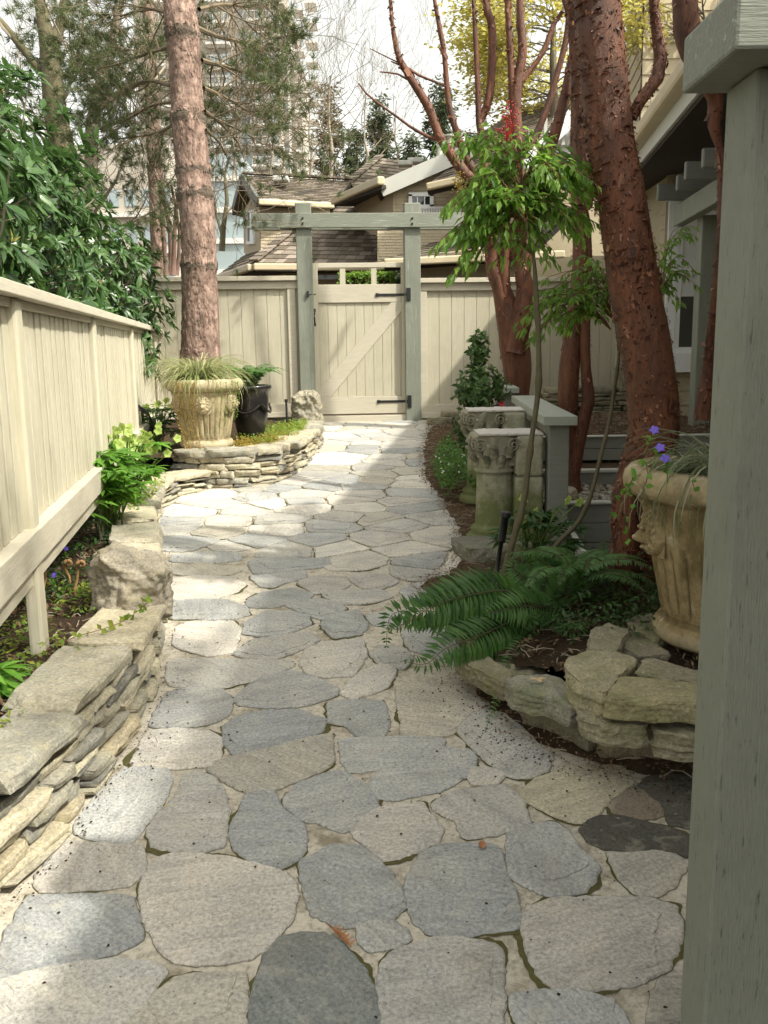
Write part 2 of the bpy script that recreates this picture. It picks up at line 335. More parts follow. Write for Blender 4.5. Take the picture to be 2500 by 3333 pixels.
cc = g.mix(g.ramp(g.noise(1.1, 4, .6), [(.55, 0), (.75, .4)]), cc, (.12, .13, .06))
M['shing'] = g.fin(cc, .9, g.bump(g.noise(30, 4), .6, .01), .2)
g = NG('painted_shingle'); rn = g.n('ShaderNodeNewGeometry').outputs['Random Per Island']
cc = g.ramp(rn, [(0, (.42, .355, .245)), (1, (.52, .445, .32))]); M['wshing'] = g.fin(g.mix(g.noise(5, 5), sc_((.45, .38, .27), 1), cc), .75, g.bump(g.noise(40, 4), .4, .004), .3)
M['siding'] = m_paint('tan_siding', (.42, .36, .245), grain=(2, 2, 30), dirt=(.22, .18, .10), dirt_amt=.3)
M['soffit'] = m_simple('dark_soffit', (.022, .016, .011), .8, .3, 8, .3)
M['gutter'] = m_simple('cream_gutter', (.52, .44, .30), .5, .12, 5, .1)
M['trimg'] = m_simple('grey_fascia', (.50, .50, .46), .6, .1, 6, .1)
M['trimd'] = m_simple('dark_fascia', (.12, .12, .10), .6, .1, 6, .1)
M['tower'] = m_simple('tower_concrete', (.40, .365, .31), .8, .06, .5, .1)
M['towerw'] = m_simple('tower_white', (.60, .585, .55), .8, .04, .5, .1)
M['pebble'] = m_simple('river_pebble', (.30, .28, .24), .7, .5, 9, .3)
M['rbark'] = m_simple('reddish_bark', (.13, .075, .055), .8, .4, 25, .5); M['tanbr'] = m_simple('tan_twigs', (.15, .115, .07), .9, .3, 20, .4)
M['needlet'] = m_leaf('tan_conifer', [(.07, .075, .035), (.14, .12, .06), (.20, .16, .09)], .6, .25)
M['cover2'] = m_leaf('green_ground_cover', [(.05, .12, .02), (.09, .20, .03), (.15, .28, .06)], .5, .35)
M['ystem'] = m_simple('ochre_panicle', (.40, .28, .06), .7, .3, 30, .2)

g = NG('joint_moss'); a1 = g.noise(30, 5, .7); M['joint'] = g.fin(g.mix(a1, (.05, .045, .02), (.13, .12, .05)), 1., g.bump(a1, .6, .006), .1)
M['reflection_panel'] = m_simple('pale_reflection', (.62, .63, .62), .7, .05, 5, .05)

M['knot'] = m_simple('dark_bark_knot', (.10, .075, .055), .95, .6, 30, 1., bd=.03)
# ------------------------------------------------------------------ stones
def chaikin(P, it=2, cut=.22):
    for _ in range(it):
        Q = []
        for i in range(len(P)):
            a, b = P[i], P[(i+1) % len(P)]
            Q += [(a[0]*(1-cut)+b[0]*cut, a[1]*(1-cut)+b[1]*cut), (a[0]*cut+b[0]*(1-cut), a[1]*cut+b[1]*(1-cut))]
        P = Q
    return P
def inside(P, x, y):
    c = False; n = len(P); j = n-1
    for i in range(n):
        if (P[i][1] > y) != (P[j][1] > y) and x < (P[j][0]-P[i][0])*(y-P[i][1])/(P[j][1]-P[i][1])+P[i][0]: c = not c
        j = i
    return c
def densify(P, st):
    Q = []
    for i in range(len(P)):
        a, b = P[i], P[(i+1) % len(P)]; d = math.hypot(b[0]-a[0], b[1]-a[1]); k = max(1, int(d/st))
        for q in range(k): Q.append((a[0]+(b[0]-a[0])*q/k, a[1]+(b[1]-a[1])*q/k))
    return Q
LEFTE = [(-1.1, 1.0), (-.99, 2.03), (-.93, 2.26), (-.88, 2.62), (-.86, 2.94), (-.88, 3.31), (-.96, 3.73), (-1.09, 4.32), (-1.42, 5.63), (-1.52, 6.2), (-1.49, 6.6), (-1.30, 6.80), (-1.08, 6.84), (-.83, 7.04), (-.66, 7.68), (-.58, 8.83), (-.64, 9.7), (-.72, 10.34)]
RIGHTE = [(.62, 10.4), (.58, 9.6), (.46, 8.9), (.42, 7.8), (.40, 6.9), (.50, 6.0), (.52, 5.2), (.47, 4.75), (.28, 4.4), (.24, 4.0), (.33, 3.5), (.38, 3.12), (.50, 2.86), (.70, 2.70), (1.0, 2.58), (1.7, 2.5), (2.2, 2.0), (2.2, 1.0)]
OUT = LEFTE+RIGHTE
OUTW = [(x-.07, y+(.05 if 6.7 < y < 8 else 0)) for x, y in LEFTE]+RIGHTE
mb = MB(); mb.add([(x, y, SL*y) for x, y in OUTW], [list(range(len(OUTW)))[::-1]], 0)
rnd = random.Random(5)
GREY = [(.29, .298, .30), (.33, .335, .335), (.265, .275, .282), (.36, .352, .335)]
LIGHT = [(.48, .455, .42), (.42, .40, .375), (.51, .485, .45)]
TAN = [(.345, .33, .295), (.38, .355, .31)]
def flagstone(P, c, h=.009, px=None, grow_=.015):
    cx = sum(p[0] for p in P)/len(P); cy = sum(p[1] for p in P)/len(P)
    Q = densify(chaikin(P, 2, .10), .010); n = len(Q); sd = rnd.random()*50
    J = []
    for x, y in Q:
        r = math.hypot(x-cx, y-cy)+1e-6
        k = grow_+.010*noise.noise(Vector((x*9, y*9, sd)))+.007*noise.noise(Vector((x*32, y*32, sd)))+.005*noise.noise(Vector((x*90, y*90, sd)))
        J.append((x+(x-cx)/r*k, y+(y-cy)/r*k, r))
    rings = []
    tx, ty = rnd.uniform(-.006, .006), rnd.uniform(-.006, .006)
    for ins, z in ((0, -.012), (.001, h*.45), (.005, h*.9), (.011, h)):
        rings.append([(x-(x-cx)/r*ins, y-(y-cy)/r*ins, SL*y+z+(tx*(x-cx)+ty*(y-cy) if z > 0 else 0)) for x, y, r in J])
    v = sum(rings, []); f = []
    for k in range(3): f += [(k*n+i, k*n+(i+1) % n, (k+1)*n+(i+1) % n, (k+1)*n+i) for i in range(n)]
    f.append(list(range(3*n, 4*n)))
    a = sum(J[i][0]*J[(i+1) % n][1]-J[(i+1) % n][0]*J[i][1] for i in range(n))
    if a < 0: f = [tuple(q[::-1]) for q in f]
    th = rnd.uniform(-.6, .6)+(0 if rnd.random() < .7 else 1.2); k = rnd.uniform(.9, 1.1)
    uv_ = (math.cos(th), math.sin(th), rnd.random()*40, rnd.random()*40); cf = tuple(x*k for x in c); mb.add(v, f, 1, cf, uv_)
    # dark moss and grit gathered round the edge, wider here and there
    ro = [(x+(x-cx)/r*max(.0, -.002+.030*noise.noise(Vector((x*7, y*7, sd+9)))+.008*noise.noise(Vector((x*40, y*40, sd)))), y+(y-cy)/r*max(.0, -.002+.030*noise.noise(Vector((x*7, y*7, sd+9)))+.008*noise.noise(Vector((x*40, y*40, sd)))), SL*y+.0022) for x, y, r in J]
    ri = [(x-(x-cx)/r*.002, y-(y-cy)/r*.002, SL*y+.0022) for x, y, r in J]; g_ = [(i, (i+1) % n, n+(i+1) % n, n+i) for i in range(n)]
    mb.add(ri+ro, g_ if a < 0 else [q[::-1] for q in g_], 2)
    # a split layer left standing on part of the face
    if rnd.random() < .6:
        a0 = rnd.random()*6.28; off = (rnd.uniform(-.25, .25), rnd.uniform(-.25, .25)); w2 = []
        rm = sum(q[2] for q in J)/n
        for x, y, r in J:
            s_ = .72+.22*noise.noise(Vector(((x-cx)*6/rm*.2, (y-cy)*6/rm*.2, sd+3)))+.05*noise.noise(Vector((x*40, y*40, sd))); X = cx+(x-cx)*s_+off[0]*rm*.5; Y = cy+(y-cy)*s_+off[1]*rm*.5
            w2.append((X, Y))
        zz = [SL*y+h+tx*(x-cx)+ty*(y-cy) for x, y in w2]; th_ = rnd.uniform(.0015, .0035)
        v2 = [(x, y, z-.001) for (x, y), z in zip(w2, zz)]+[(cx+(x-cx)*.985, cy+(y-cy)*.985, z+th_) for (x, y), z in zip(w2, zz)]
        f2 = [(i, (i+1) % n, n+(i+1) % n, n+i) for i in range(n)]+[list(range(n, 2*n))]
        if a < 0: f2 = [tuple(q[::-1]) for q in f2]
        kk = rnd.uniform(.93, 1.1); mb.add(v2, f2, 1, tuple(x*kk for x in cf), uv_)
G0, G1, G2, G3 = GREY; L0, L1, L2 = LIGHT; T0, T1 = TAN; DK = (.17, .185, .185); WET = (.075, .072, .062)
TR = [
 (c7, G1, [(330,265),(350,210),(420,130),(500,45),(540,15),(640,10),(720,20),(730,70),(690,160),(620,240),(580,310),(480,320),(370,300)]),
 (c7, G3, [(790,50),(850,25),(930,55),(970,110),(972,340),(850,362),(660,340),(655,270),(680,210),(760,140)]),
 (c5, T0, [(910,940),(960,900),(1180,850),(1300,810),(1430,790),(1435,900),(1380,940),(1200,1020),(1080,1035),(990,1000)]),
 (c7, G2, [(1060,125),(1110,112),(1190,115),(1215,190),(1300,250),(1310,350),(1290,390),(1200,430),(1080,395),(1020,340),(1015,260)]),
 (c7, G1, [(1240,130),(1290,80),(1380,40),(1480,25),(1570,80),(1620,140),(1610,195),(1540,250),(1470,275),(1380,230),(1290,215),(1240,170)]),
 (c8, L1, [(-120,270),(-50,205),(20,180),(90,165),(160,165),(200,220),(240,260),(235,320),(150,350),(60,385),(0,400),(-50,350),(-110,300)]),
 (c7, G0, [(1310,410),(1430,345),(1560,342),(1610,395),(1665,450),(1705,500),(1735,590),(1700,645),(1640,665),(1470,680),(1350,620),(1325,500)]),
 (c7, L1, [(170,500),(165,470),(230,400),(250,330),(430,335),(600,350),(615,390),(610,450),(560,510),(400,525),(200,530)]),
 (c7, (.40,.38,.355), [(650,430),(720,385),(830,378),(1000,400),(1200,460),(1270,510),(1270,580),(1250,650),(1160,760),(1080,820),(900,850),(760,835),(680,770),(640,650),(600,560),(625,480)]),
 (c7, G2, [(130,570),(240,558),(560,562),(580,640),(600,740),(500,800),(300,850),(150,870),(0,905),(-30,880),(20,780),(40,690),(90,610)]),
 (c7, G3, [(-60,950),(60,910),(200,880),(430,850),(640,850),(710,885),(640,980),(530,1105),(400,1140),(-60,1150)]),
 (c7, T0, [(660,1000),(780,925),(960,905),(1040,900),(1055,960),(1050,1150),(560,1150),(600,1060)]),
 (c7, DK, [(1200,760),(1290,735),(1400,730),(1470,775),(1550,870),(1600,950),(1640,1080),(1640,1150),(1100,1150),(1095,1030),(1130,920),(1170,820)]),
 (c7, G1, [(1560,690),(1620,675),(1690,685),(1745,715),(1760,745),(1700,780),(1600,785),(1565,760)]),
 (c8, G0, [(170,385),(240,350),(330,338),(480,345),(505,380),(520,480),(545,560),(580,640),(575,680),(480,705),(330,730),(230,720),(140,680),(105,620),(95,520),(120,450)]),
 (c8, G1, [(545,300),(600,262),(740,252),(800,300),(850,370),(925,430),(905,500),(850,535),(720,550),(620,510),(560,460),(540,380)]),
 (c8, WET, [(860,270),(920,225),(1040,225),(1160,250),(1260,280),(1310,300),(1310,392),(1200,358),(1070,358),(970,355),(890,325)]),
 (c8, T0, [(990,420),(980,376),(1080,381),(1190,371),(1280,405),(1300,425),(1240,510),(1180,550),(1100,545),(1030,480)]),
 (c8, (.42,.40,.37), [(610,700),(640,620),(740,580),(950,568),(1150,575),(1250,610),(1275,680),(1260,780),(1200,880),(1080,935),(860,970),(750,955),(680,900),(625,800)]),
 (c8, G3, [(0,850),(70,790),(180,760),(300,750),(460,770),(500,800),(505,960),(500,1150),(0,1150),(-30,1000)]),
 (c8, G1, [(560,990),(680,980),(830,990),(980,1030),(1040,1100),(1050,1150),(590,1150),(565,1060)]),
 (c8, T0, [(1170,1000),(1200,925),(1280,920),(1400,930),(1400,1150),(1150,1150),(1155,1060)]),
 (c8, G3, [(220,165),(300,120),(440,90),(530,88),(590,150),(610,210),(620,250),(520,275),(370,305),(335,290),(325,230),(240,190)]),
 (c8, (.39,.36,.28), [(600,130),(650,60),(800,5),(1020,0),(1070,70),(960,145),(900,230),(820,235),(700,185)]),
 (c8, (.20,.17,.135), [(980,160),(1070,100),(1180,120),(1205,205),(1100,220),(1000,195)]),
 (c8, WET, [(1100,95),(1150,60),(1240,40),(1380,50),(1380,270),(1230,240),(1200,160)]),
 (c6, G3, [(310,745),(370,705),(440,690),(520,700),(600,780),(715,880),(700,930),(640,970),(540,965),(460,910),(380,830)]),
 (c6, G1, [(0,940),(120,890),(250,850),(380,870),(390,900),(360,960),(250,1020),(60,1065),(-40,1050),(-50,1000)]),
 (dd, G1, [(738,1600),(900,1596),(960,1600),(935,1632),(900,1655),(760,1668),(745,1640)]),
 (c6, L1, [(375,935),(440,940),(520,960),(480,995),(380,1000)]),
 (c6, T1, [(60,580),(200,560),(350,600),(440,650),(440,680),(380,700),(290,790),(80,800),(75,700)]),
 (c5, G1, [(650,745),(690,680),(730,610),(820,590),(950,595),(990,630),(985,700),(900,740),(780,755),(680,755)]),
 (c5, G2, [(975,750),(1060,700),(1280,685),(1400,725),(1385,775),(1290,810),(1100,865),(1020,870),(980,820)]),
 (c5, L1, [(580,920),(600,860),(640,780),(760,765),(900,780),(950,810),(945,880),(900,920),(740,925)]),
 (c5, G1, [(1020,640),(1070,580),(1180,530),(1260,515),(1360,545),(1450,590),(1440,620),(1310,660),(1150,670),(1040,660)]),
 (c5, G3, [(730,480),(780,460),(1000,470),(1240,470),(1270,490),(1200,520),(1100,550),(950,585),(740,575)]),
 (c5, L2, [(750,400),(760,330),(830,300),(1000,300),(1035,330),(1010,430),(900,445),(820,430)]),
 (c5, G1, [(1060,310),(1140,260),(1260,258),(1330,280),(1335,310),(1240,350),(1130,360),(1050,350)]),
 (c5, G3, [(1010,440),(1100,380),(1330,345),(1370,380),(1330,410),(1180,460),(1090,460)]),
 (c5, L1, [(1300,480),(1330,420),(1400,395),(1560,375),(1580,440),(1530,530),(1440,540),(1350,530)]),
 (c5, G1, [(720,225),(760,210),(960,205),(1060,235),(1070,270),(990,290),(850,285),(750,290)]),
 (c5, L0, [(715,180),(720,115),(860,105),(1010,110),(1060,140),(1000,175),(900,205),(740,205)]),
 (c5, G0, [(1060,215),(1120,180),(1270,155),(1350,185),(1310,215),(1180,235),(1090,235)]),
 (c5, G1, [(1240,230),(1320,205),(1400,205),(1490,240),(1460,270),(1390,295),(1300,260)]),
 (c5, G0, [(1385,310),(1440,270),(1550,250),(1590,320),(1560,355),(1440,370)]),
 (c5, G3, [(1400,185),(1500,165),(1650,165),(1690,195),(1600,220),(1460,225)]),
 (c5, G3, [(1285,130),(1360,105),(1490,110),(1510,140),(1450,170),(1360,180)]),
 (c5, L1, [(1500,105),(1560,95),(1660,95),(1720,130),(1640,160),(1560,150)]),
 (c5, T1, [(715,90),(730,60),(900,50),(1040,75),(1000,95),(860,105)]),
 (c5, G1, [(750,10),(900,0),(1030,5),(1040,35),(900,48),(740,40)]),
 (c5, G0, [(1420,655),(1520,640),(1660,645),(1670,770),(1650,795),(1540,790),(1500,745),(1430,735)]),
 (c5, L1, [(1470,610),(1560,520),(1660,480),(1710,520),(1660,590),(1530,635)]),
 (c5, G1, [(1590,270),(1700,255),(1760,290),(1700,330),(1610,310)]),
 (c5, G3, [(1600,440),(1640,405),(1720,410),(1780,450),(1740,500),(1650,490)]),
]
traced = []
for fn, c, P in TR:
    Q = []
    for x, y in P:
        g_ = gnd(*fn(x, y)); Q.append((g_.x, g_.y))
    traced.append(Q); flagstone(Q, c)
# the stones farther up the path: relaxed cells that fill what is left
seeds = []
y = 1.25
while y < 10.4:
    x = -1.7+rnd.random()*.3
    while x < 2.2:
        q = (x+rnd.uniform(-.085, .085), y+rnd.uniform(-.07, .07))
        if inside(OUT, *q) and not any(inside(T, *q) or min(math.hypot(q[0]-p[0], q[1]-p[1]) for p in T) < .085 for T in traced): seeds.append(q)
        x += rnd.choice([.30, .36, .42])
    y += .245
block = []
for T in traced: block += [(a[0]+(a[0]-sum(p[0] for p in T)/len(T))*-.02, a[1]) for a in densify(T, .07)]
for i in range(len(OUT)):
    a, b = OUT[i], OUT[(i+1) % len(OUT)]; d = math.hypot(b[0]-a[0], b[1]-a[1]); k = max(1, int(d/.12)); nx, ny = (b[1]-a[1])/d, -(b[0]-a[0])/d
    for q in range(k):
        x, y = a[0]+(b[0]-a[0])*q/k, a[1]+(b[1]-a[1])*q/k
        for s_ in (1, -1):
            if not inside(OUT, x+nx*.13*s_, y+ny*.13*s_): block.append((x+nx*.13*s_, y+ny*.13*s_))
allp = seeds+block; AP = np.array(allp)
for i, (sx, sy) in enumerate(seeds):
    d2 = (AP[:, 0]-sx)**2+(AP[:, 1]-sy)**2; near = np.argsort(d2)[1:30]
    poly = [(sx-.32, sy-.28), (sx+.32, sy-.28), (sx+.32, sy+.28), (sx-.32, sy+.28)]
    for j in near:
        px, py = AP[j]; k = .5 if j < len(seeds) else (.93 if j < len(seeds)+1 else .80)
        mx_, my_ = sx+(px-sx)*k, sy+(py-sy)*k; nx, ny = px-sx, py-sy; Ln = math.hypot(nx, ny)
        if Ln < 1e-4: continue
        nx /= Ln; ny /= Ln; mx_ -= nx*.008; my_ -= ny*.008; new = []
        for a, b in zip(poly, poly[1:]+poly[:1]):
            da = (a[0]-mx_)*nx+(a[1]-my_)*ny; db = (b[0]-mx_)*nx+(b[1]-my_)*ny
            if da <= 0: new.append(a)
            if da*db < 0: t = da/(da-db); new.append((a[0]+(b[0]-a[0])*t, a[1]+(b[1]-a[1])*t))
        poly = new
        if len(poly) < 3: break
    if len(poly) < 3: continue
    A = .5*abs(sum(poly[q][0]*poly[(q+1) % len(poly)][1]-poly[(q+1) % len(poly)][0]*poly[q][1] for q in range(len(poly))))
    if A < .008: continue
    flagstone(poly, grow_=.0, c=rnd.choice([G0, G1, G1, G3, G3, G1, L0, L0, L1, L1, L2, L2, T0, T1]))
tag(mb.build('path', [M['mortar'], M['flag'], M['joint']], origin=(0, 0, 0)), kind='structure')

# crumbs of soil and dead leaf bits on the path
mb = MB(); r2 = random.Random(9)
def crumb(x, y, z, s):
    v = []; a0 = r2.random()*6
    for k in range(5):
        a = a0+k*1.257; v.append((x+s*math.cos(a)*r2.uniform(.5, 1.2), y+s*math.sin(a)*r2.uniform(.5, 1.2), z))
    v.append((x, y, z+s*.7)); mb.add(v, [(i, (i+1) % 5, 5) for i in range(5)])
EDGE = RIGHTE[5:16]
for _ in range(2000):
    if r2.random() < .62:
        i = r2.randrange(len(EDGE)-1); t = r2.random(); x = EDGE[i][0]*(1-t)+EDGE[i+1][0]*t; y = EDGE[i][1]*(1-t)+EDGE[i+1][1]*t
        x -= abs(r2.gauss(0, .10)); y -= abs(r2.gauss(0, .07)) if y < 3 else r2.gauss(0, .05)
    elif r2.random() < .5:
        i = r2.randrange(9); t = r2.random(); x = LEFTE[i][0]*(1-t)+LEFTE[i+1][0]*t+abs(r2.gauss(0, .05)); y = LEFTE[i][1]*(1-t)+LEFTE[i+1][1]*t
    else: x = r2.uniform(-.9, 1.); y = r2.uniform(1.6, 4.5)
    if inside(OUT, x, y): crumb(x, y, SL*y+.013, r2.choice([.0022, .003, .003, .005]))
tag(mb.build('soil_crumbs', M['soil']), 'dark crumbs of soil scattered over the flagstones and joints', 'debris', kind='stuff')

# ------------------------------------------------------------------ ground
def edged(poly, x, y):
    b = 9
    for i in range(len(poly)):
        (x0, y0), (x1, y1) = poly[i], poly[(i+1) % len(poly)]; dx, dy = x1-x0, y1-y0; t = max(0, min(1, ((x-x0)*dx+(y-y0)*dy)/(dx*dx+dy*dy+1e-9))); b = min(b, math.hypot(x-x0-dx*t, y-y0-dy*t))
    return b if inside(poly, x, y) else -b
def patch(name, poly, zf, mat, res=.06, rough=.02, kind='structure', fade=0):
    xs = [p[0] for p in poly]; ys = [p[1] for p in poly]
    nx = int((max(xs)-min(xs))/res)+2; ny = int((max(ys)-min(ys))/res)+2; x0, y0 = min(xs), min(ys)
    v = []; f = []
    for j in range(ny):
        for i in range(nx):
            x, y = x0+i*res, y0+j*res
            v.append((x, y, zf(x, y)+(0 if not fade else -.045*max(0, 1-max(0, edged(poly, x, y)+.02*noise.noise(Vector((x*14, y*14, 5))))/fade))+rough*(noise.noise(Vector((x*6, y*6, 3)))+.7*noise.noise(Vector((x*19, y*19, 7))))))
    for j in range(ny-1):
        for i in range(nx-1):
            if inside(poly, x0+(i+.5)*res, y0+(j+.5)*res): a = j*nx+i; f.append((a, a+1, a+nx+1, a+nx))
    m_ = MB(); m_.add(v, f); o = m_.build(name, mat, smooth=True, origin=(0, 0, 0)); tag(o, kind=kind); return o
def low(x, y): return 1. if (.93 < x < 3.2 and 4.35 < y < 5.62) else 0.
v = []; f = []
ys = [-300, -60, -6]+[i*.25 for i in range(-8, 60)]+[18, 24, 40, 90, 300, 900]; xs = [-600, -100, -30, -12]+[i*.25 for i in range(-24, 25)]+[12, 30, 100, 600]
for y in ys:
    for x in xs: v.append((x, y, gz(y)-.03-(.45 if low(x, y) else 0)))
n_ = len(xs)
for j in range(len(ys)-1):
    for i in range(n_-1): a = j*n_+i; f.append((a, a+1, a+n_+1, a+n_))
mb = MB(); mb.add(v, f); tag(mb.build('ground', M['soil'], origin=(0, 0, 0)), kind='structure')
def TL(y):   # top of the low wall
    return float(np.interp(y, [1, 2.0, 3.0, 4.0, 5.0, 6.3], [.42, .46, .50, .54, .575, .60]))
FX = lambda y: -1.25-.171*(y-3.05)          # line of the left fence
lower = [(FX(1)-.3, 1.), (-1.14, 1.0)]+[(x-.12, y) for x, y in LEFTE[1:11]]+[(-1.3, 6.95), (FX(6.95)-.3, 6.95)]
patch('planting_bed', lower, lambda x, y: TL(y)-.05-.12*max(0, min(1, (-x-1.2)*1.2)), M['soil'], rough=.03)
upper = [(FX(6.85)-.3, 6.75), (-1.30, 6.98), (-1.08, 7.0), (-.92, 7.18), (-.78, 7.7), (-.72, 8.8), (-.76, 10.3), (-3.0, 10.2)]
patch('raised_planting_bed', upper, lambda x, y: .70, M['soil'], rough=.02)
rb = [(.60, 3.05), (.78, 2.92), (1.1, 2.82), (2.4, 2.75), (2.4, 4.3), (.9, 4.35), (.55, 4.6), (.36, 4.2), (.36, 3.7), (.45, 3.3)]
patch('fern_bed', rb, lambda x, y: .34+.10*max(0, min(1, (x-.5)*1.5)), M['soil'], rough=.03)
mp = [(.20, 4.15), (.55, 4.2), (.95, 4.5), (.95, 6.4), (1.1, 8), (1.1, 10.2), (.52, 10.2), (.40, 9.2), (.32, 8.2), (.28, 7.2), (.36, 6.4), (.42, 5.7), (.40, 5.0), (.30, 4.7), (.12, 4.5)]
patch('mulch_strip', mp, lambda x, y: gz(y)+.022, M['mulch'], rough=.016, res=.03, fade=.07)
# the yard that steps down beside the path
patch('gravel_terrace', [(.95, 5.66), (3.1, 5.66), (3.1, 6.42), (.95, 6.42)], lambda x, y: .50, M['mulch'], rough=.015)
patch('lower_terrace', [(1.05, 6.47), (3.1, 6.47), (3.1, 6.93), (1.05, 6.93)], lambda x, y: .60, M['mulch'], rough=.01)
patch('upper_terrace', [(1.05, 6.98), (3.1, 6.98), (2.9, 10.3), (1.05, 10.3)], lambda x, y: .79, M['mulch'], rough=.02)

patch('soil_strip', [(.22, 3.9), (.31, 3.4), (.37, 3.1), (.49, 2.86), (.69, 2.67), (1.0, 2.57), (1.8, 2.5), (1.8, 2.75), (1.0, 2.8), (.75, 2.9), (.55, 3.1), (.45, 3.5), (.42, 3.9)], lambda x, y: gz(y)+.035, M['soil'], rough=.016, res=.02, fade=.08)
# ------------------------------------------------------------------ dry stone
def rock(mb, c, size, yaw, seed, col_, mat=0, res=(5, 4, 3), rnd_=.16, rough=.10, tilt=0, skew=.10):
    rr = random.Random(seed); sx, sy, sz = size; nx, ny, nz = res
    cor = {(i, j, k): Vector(((i-.5)*(1+rr.uniform(-skew, skew)*2), (j-.5)*(1+rr.uniform(-skew, skew)*2), (k-.5)*(1+rr.uniform(-skew, skew)*1.5))) for i in (0, 1) for j in (0, 1) for k in (0, 1)}
    idx = {}; V = []; F = []; o = Vector((rr.random()*90, rr.random()*90, rr.random()*90))
    Rm = Matrix.Rotation(yaw, 3, 'Z') @ Matrix.Rotation(tilt, 3, 'X')
    def vid(i, j, k):
        if (i, j, k) in idx: return idx[(i, j, k)]
        a, b, c_ = i/nx, j/ny, k/nz; p = Vector()
        for (I, J, K), q in cor.items(): p += q*((a if I else 1-a)*(b if J else 1-b)*(c_ if K else 1-c_))
        e = [abs(2*a-1), abs(2*b-1), abs(2*c_-1)]; s_ = sorted(e)
        cut = rnd_*max(0, s_[1]+s_[2]-1.45)*.9
        p *= 1-cut
        q = Vector((p.x*sx, p.y*sy, p.z*sz)); m = min(sx, sy, sz*1.6)
        d = noise.noise(q*7+o)*.9+noise.noise(q*19+o)*.6+noise.noise(q*47+o)*.35
        nrm = Vector((p.x*abs(p.x), p.y*abs(p.y), p.z*abs(p.z)*.6)).normalized()
        q = q+nrm*d*m*rough; q = Rm @ q
        idx[(i, j, k)] = len(V); V.append((c[0]+q.x, c[1]+q.y, c[2]+q.z)); return idx[(i, j, k)]
    for i in range(nx):
        for j in range(ny): F.append((vid(i, j, 0), vid(i, j+1, 0), vid(i+1, j+1, 0), vid(i+1, j, 0))); F.append((vid(i, j, nz), vid(i+1, j, nz), vid(i+1, j+1, nz), vid(i, j+1, nz)))
    for i in range(nx):
        for k in range(nz): F.append((vid(i, 0, k), vid(i+1, 0, k), vid(i+1, 0, k+1), vid(i, 0, k+1))); F.append((vid(i, ny, k), vid(i, ny, k+1), vid(i+1, ny, k+1), vid(i+1, ny, k)))
    for j in range(ny):
        for k in range(nz): F.append((vid(0, j, k), vid(0, j, k+1), vid(0, j+1, k+1), vid(0, j+1, k))); F.append((vid(nx, j, k), vid(nx, j+1, k), vid(nx, j+1, k+1), vid(nx, j, k+1)))
    mb.add(V, F, mat, col_)
WC = [(.33, .31, .25), (.37, .345, .275), (.27, .26, .22), (.41, .37, .28), (.22, .215, .19), (.37, .325, .235), (.38, .35, .27), (.42, .39, .30), (.17, .168, .155)]
def along(P):
    L = [0]
    for a, b in zip(P, P[1:]): L.append(L[-1]+math.hypot(b[0]-a[0], b[1]-a[1]))
    def f(s):
        s = max(0, min(L[-1]-1e-6, s))
        for i in range(len(P)-1):
            if s <= L[i+1]: t = (s-L[i])/(L[i+1]-L[i]); a, b = P[i], P[i+1]; return a[0]+(b[0]-a[0])*t, a[1]+(b[1]-a[1])*t, math.atan2(b[1]-a[1], b[0]-a[0])
    return f, L[-1]
def drywall(mb, cap, P, base, top, side, courses, rr, lens=(.12, .34), depth=.17, cols=WC, caplen=(.30, .52), capd=.25, capt=.055, batter=.02, big=1.):
    """courses of flat stones along P; the face looks away from 'side'"""
    f, L = along(P)
    for k in range(courses):
        s = -rr.uniform(0, .1)
        while s < L:
            ln = rr.uniform(*lens)*big; m = s+ln/2
            if m > L+.1: break
            x, y, a = f(m); zb, zt = base(x, y), top(x, y)-capt; hgt = (zt-zb)/courses
            if m < 0: s += ln; continue
            nx, ny = -math.sin(a)*side, math.cos(a)*side
            off = depth/2+batter*k/courses*2+rr.uniform(-.016, .016); split = rr.random() < .22
            for q in range(2 if split else 1):
                hh_ = hgt*(.5 if split else 1); z = zb+hgt*k+hh_*(q+.5)
                rock(mb, (x+nx*off, y+ny*off, z), (ln*.97, depth, hh_*.93), a+rr.uniform(-.05, .05), rr.random()*1e6, rr.choice(cols), res=(10, 4, 4), rough=.17, skew=.12, tilt=rr.uniform(-.05, .05))
            s += ln
    s = 0
    while s < L:
        ln = rr.uniform(*caplen)*big; x, y, a = f(s+ln/2); nx, ny = -math.sin(a)*side, math.cos(a)*side
        if s+ln > L+.15: break
        off = capd/2+rr.uniform(-.02, .02)
        rock(cap, (x+nx*off, y+ny*off, top(x, y)-capt/2+rr.uniform(-.008, .008)), (ln*1.0, capd*rr.uniform(.9, 1.1), capt*rr.uniform(.85, 1.15)), a+rr.uniform(-.06, .06), rr.random()*1e6, rr.choice(cols[:4]), res=(16, 10, 4), rough=.11, skew=.10)
        s += ln
rr = random.Random(21)
t = thing('dry_stone_wall', (-1.1, 4, .2), 'low curved dry stone wall of grey and tan slabs along the left edge of the path', 'stone wall')
a_, b_ = MB(), MB(); P1 = LEFTE[0:11]+[(-1.35, 6.78)]
drywall(a_, b_, P1, lambda x, y: gz(y), lambda x, y: TL(y), 1, 6, rr)
a_.build('wall_stones', M['wall'], t); b_.build('coping_stones', M['wall'], t)
a_, b_ = MB(), MB(); P2 = [(-1.62, 6.95), (-1.40, 6.86), (-1.20, 6.83), (-1.02, 6.88), (-.83, 7.04), (-.73, 7.35), (-.66, 7.68), (-.61, 8.2), (-.58, 8.83), (-.62, 9.5), (-.66, 9.75)]
t = thing('dry_stone_wall', (-1, 7.5, .45), 'taller curved dry stone wall that carries the lion urn and black pot, one stone orange', 'stone wall')
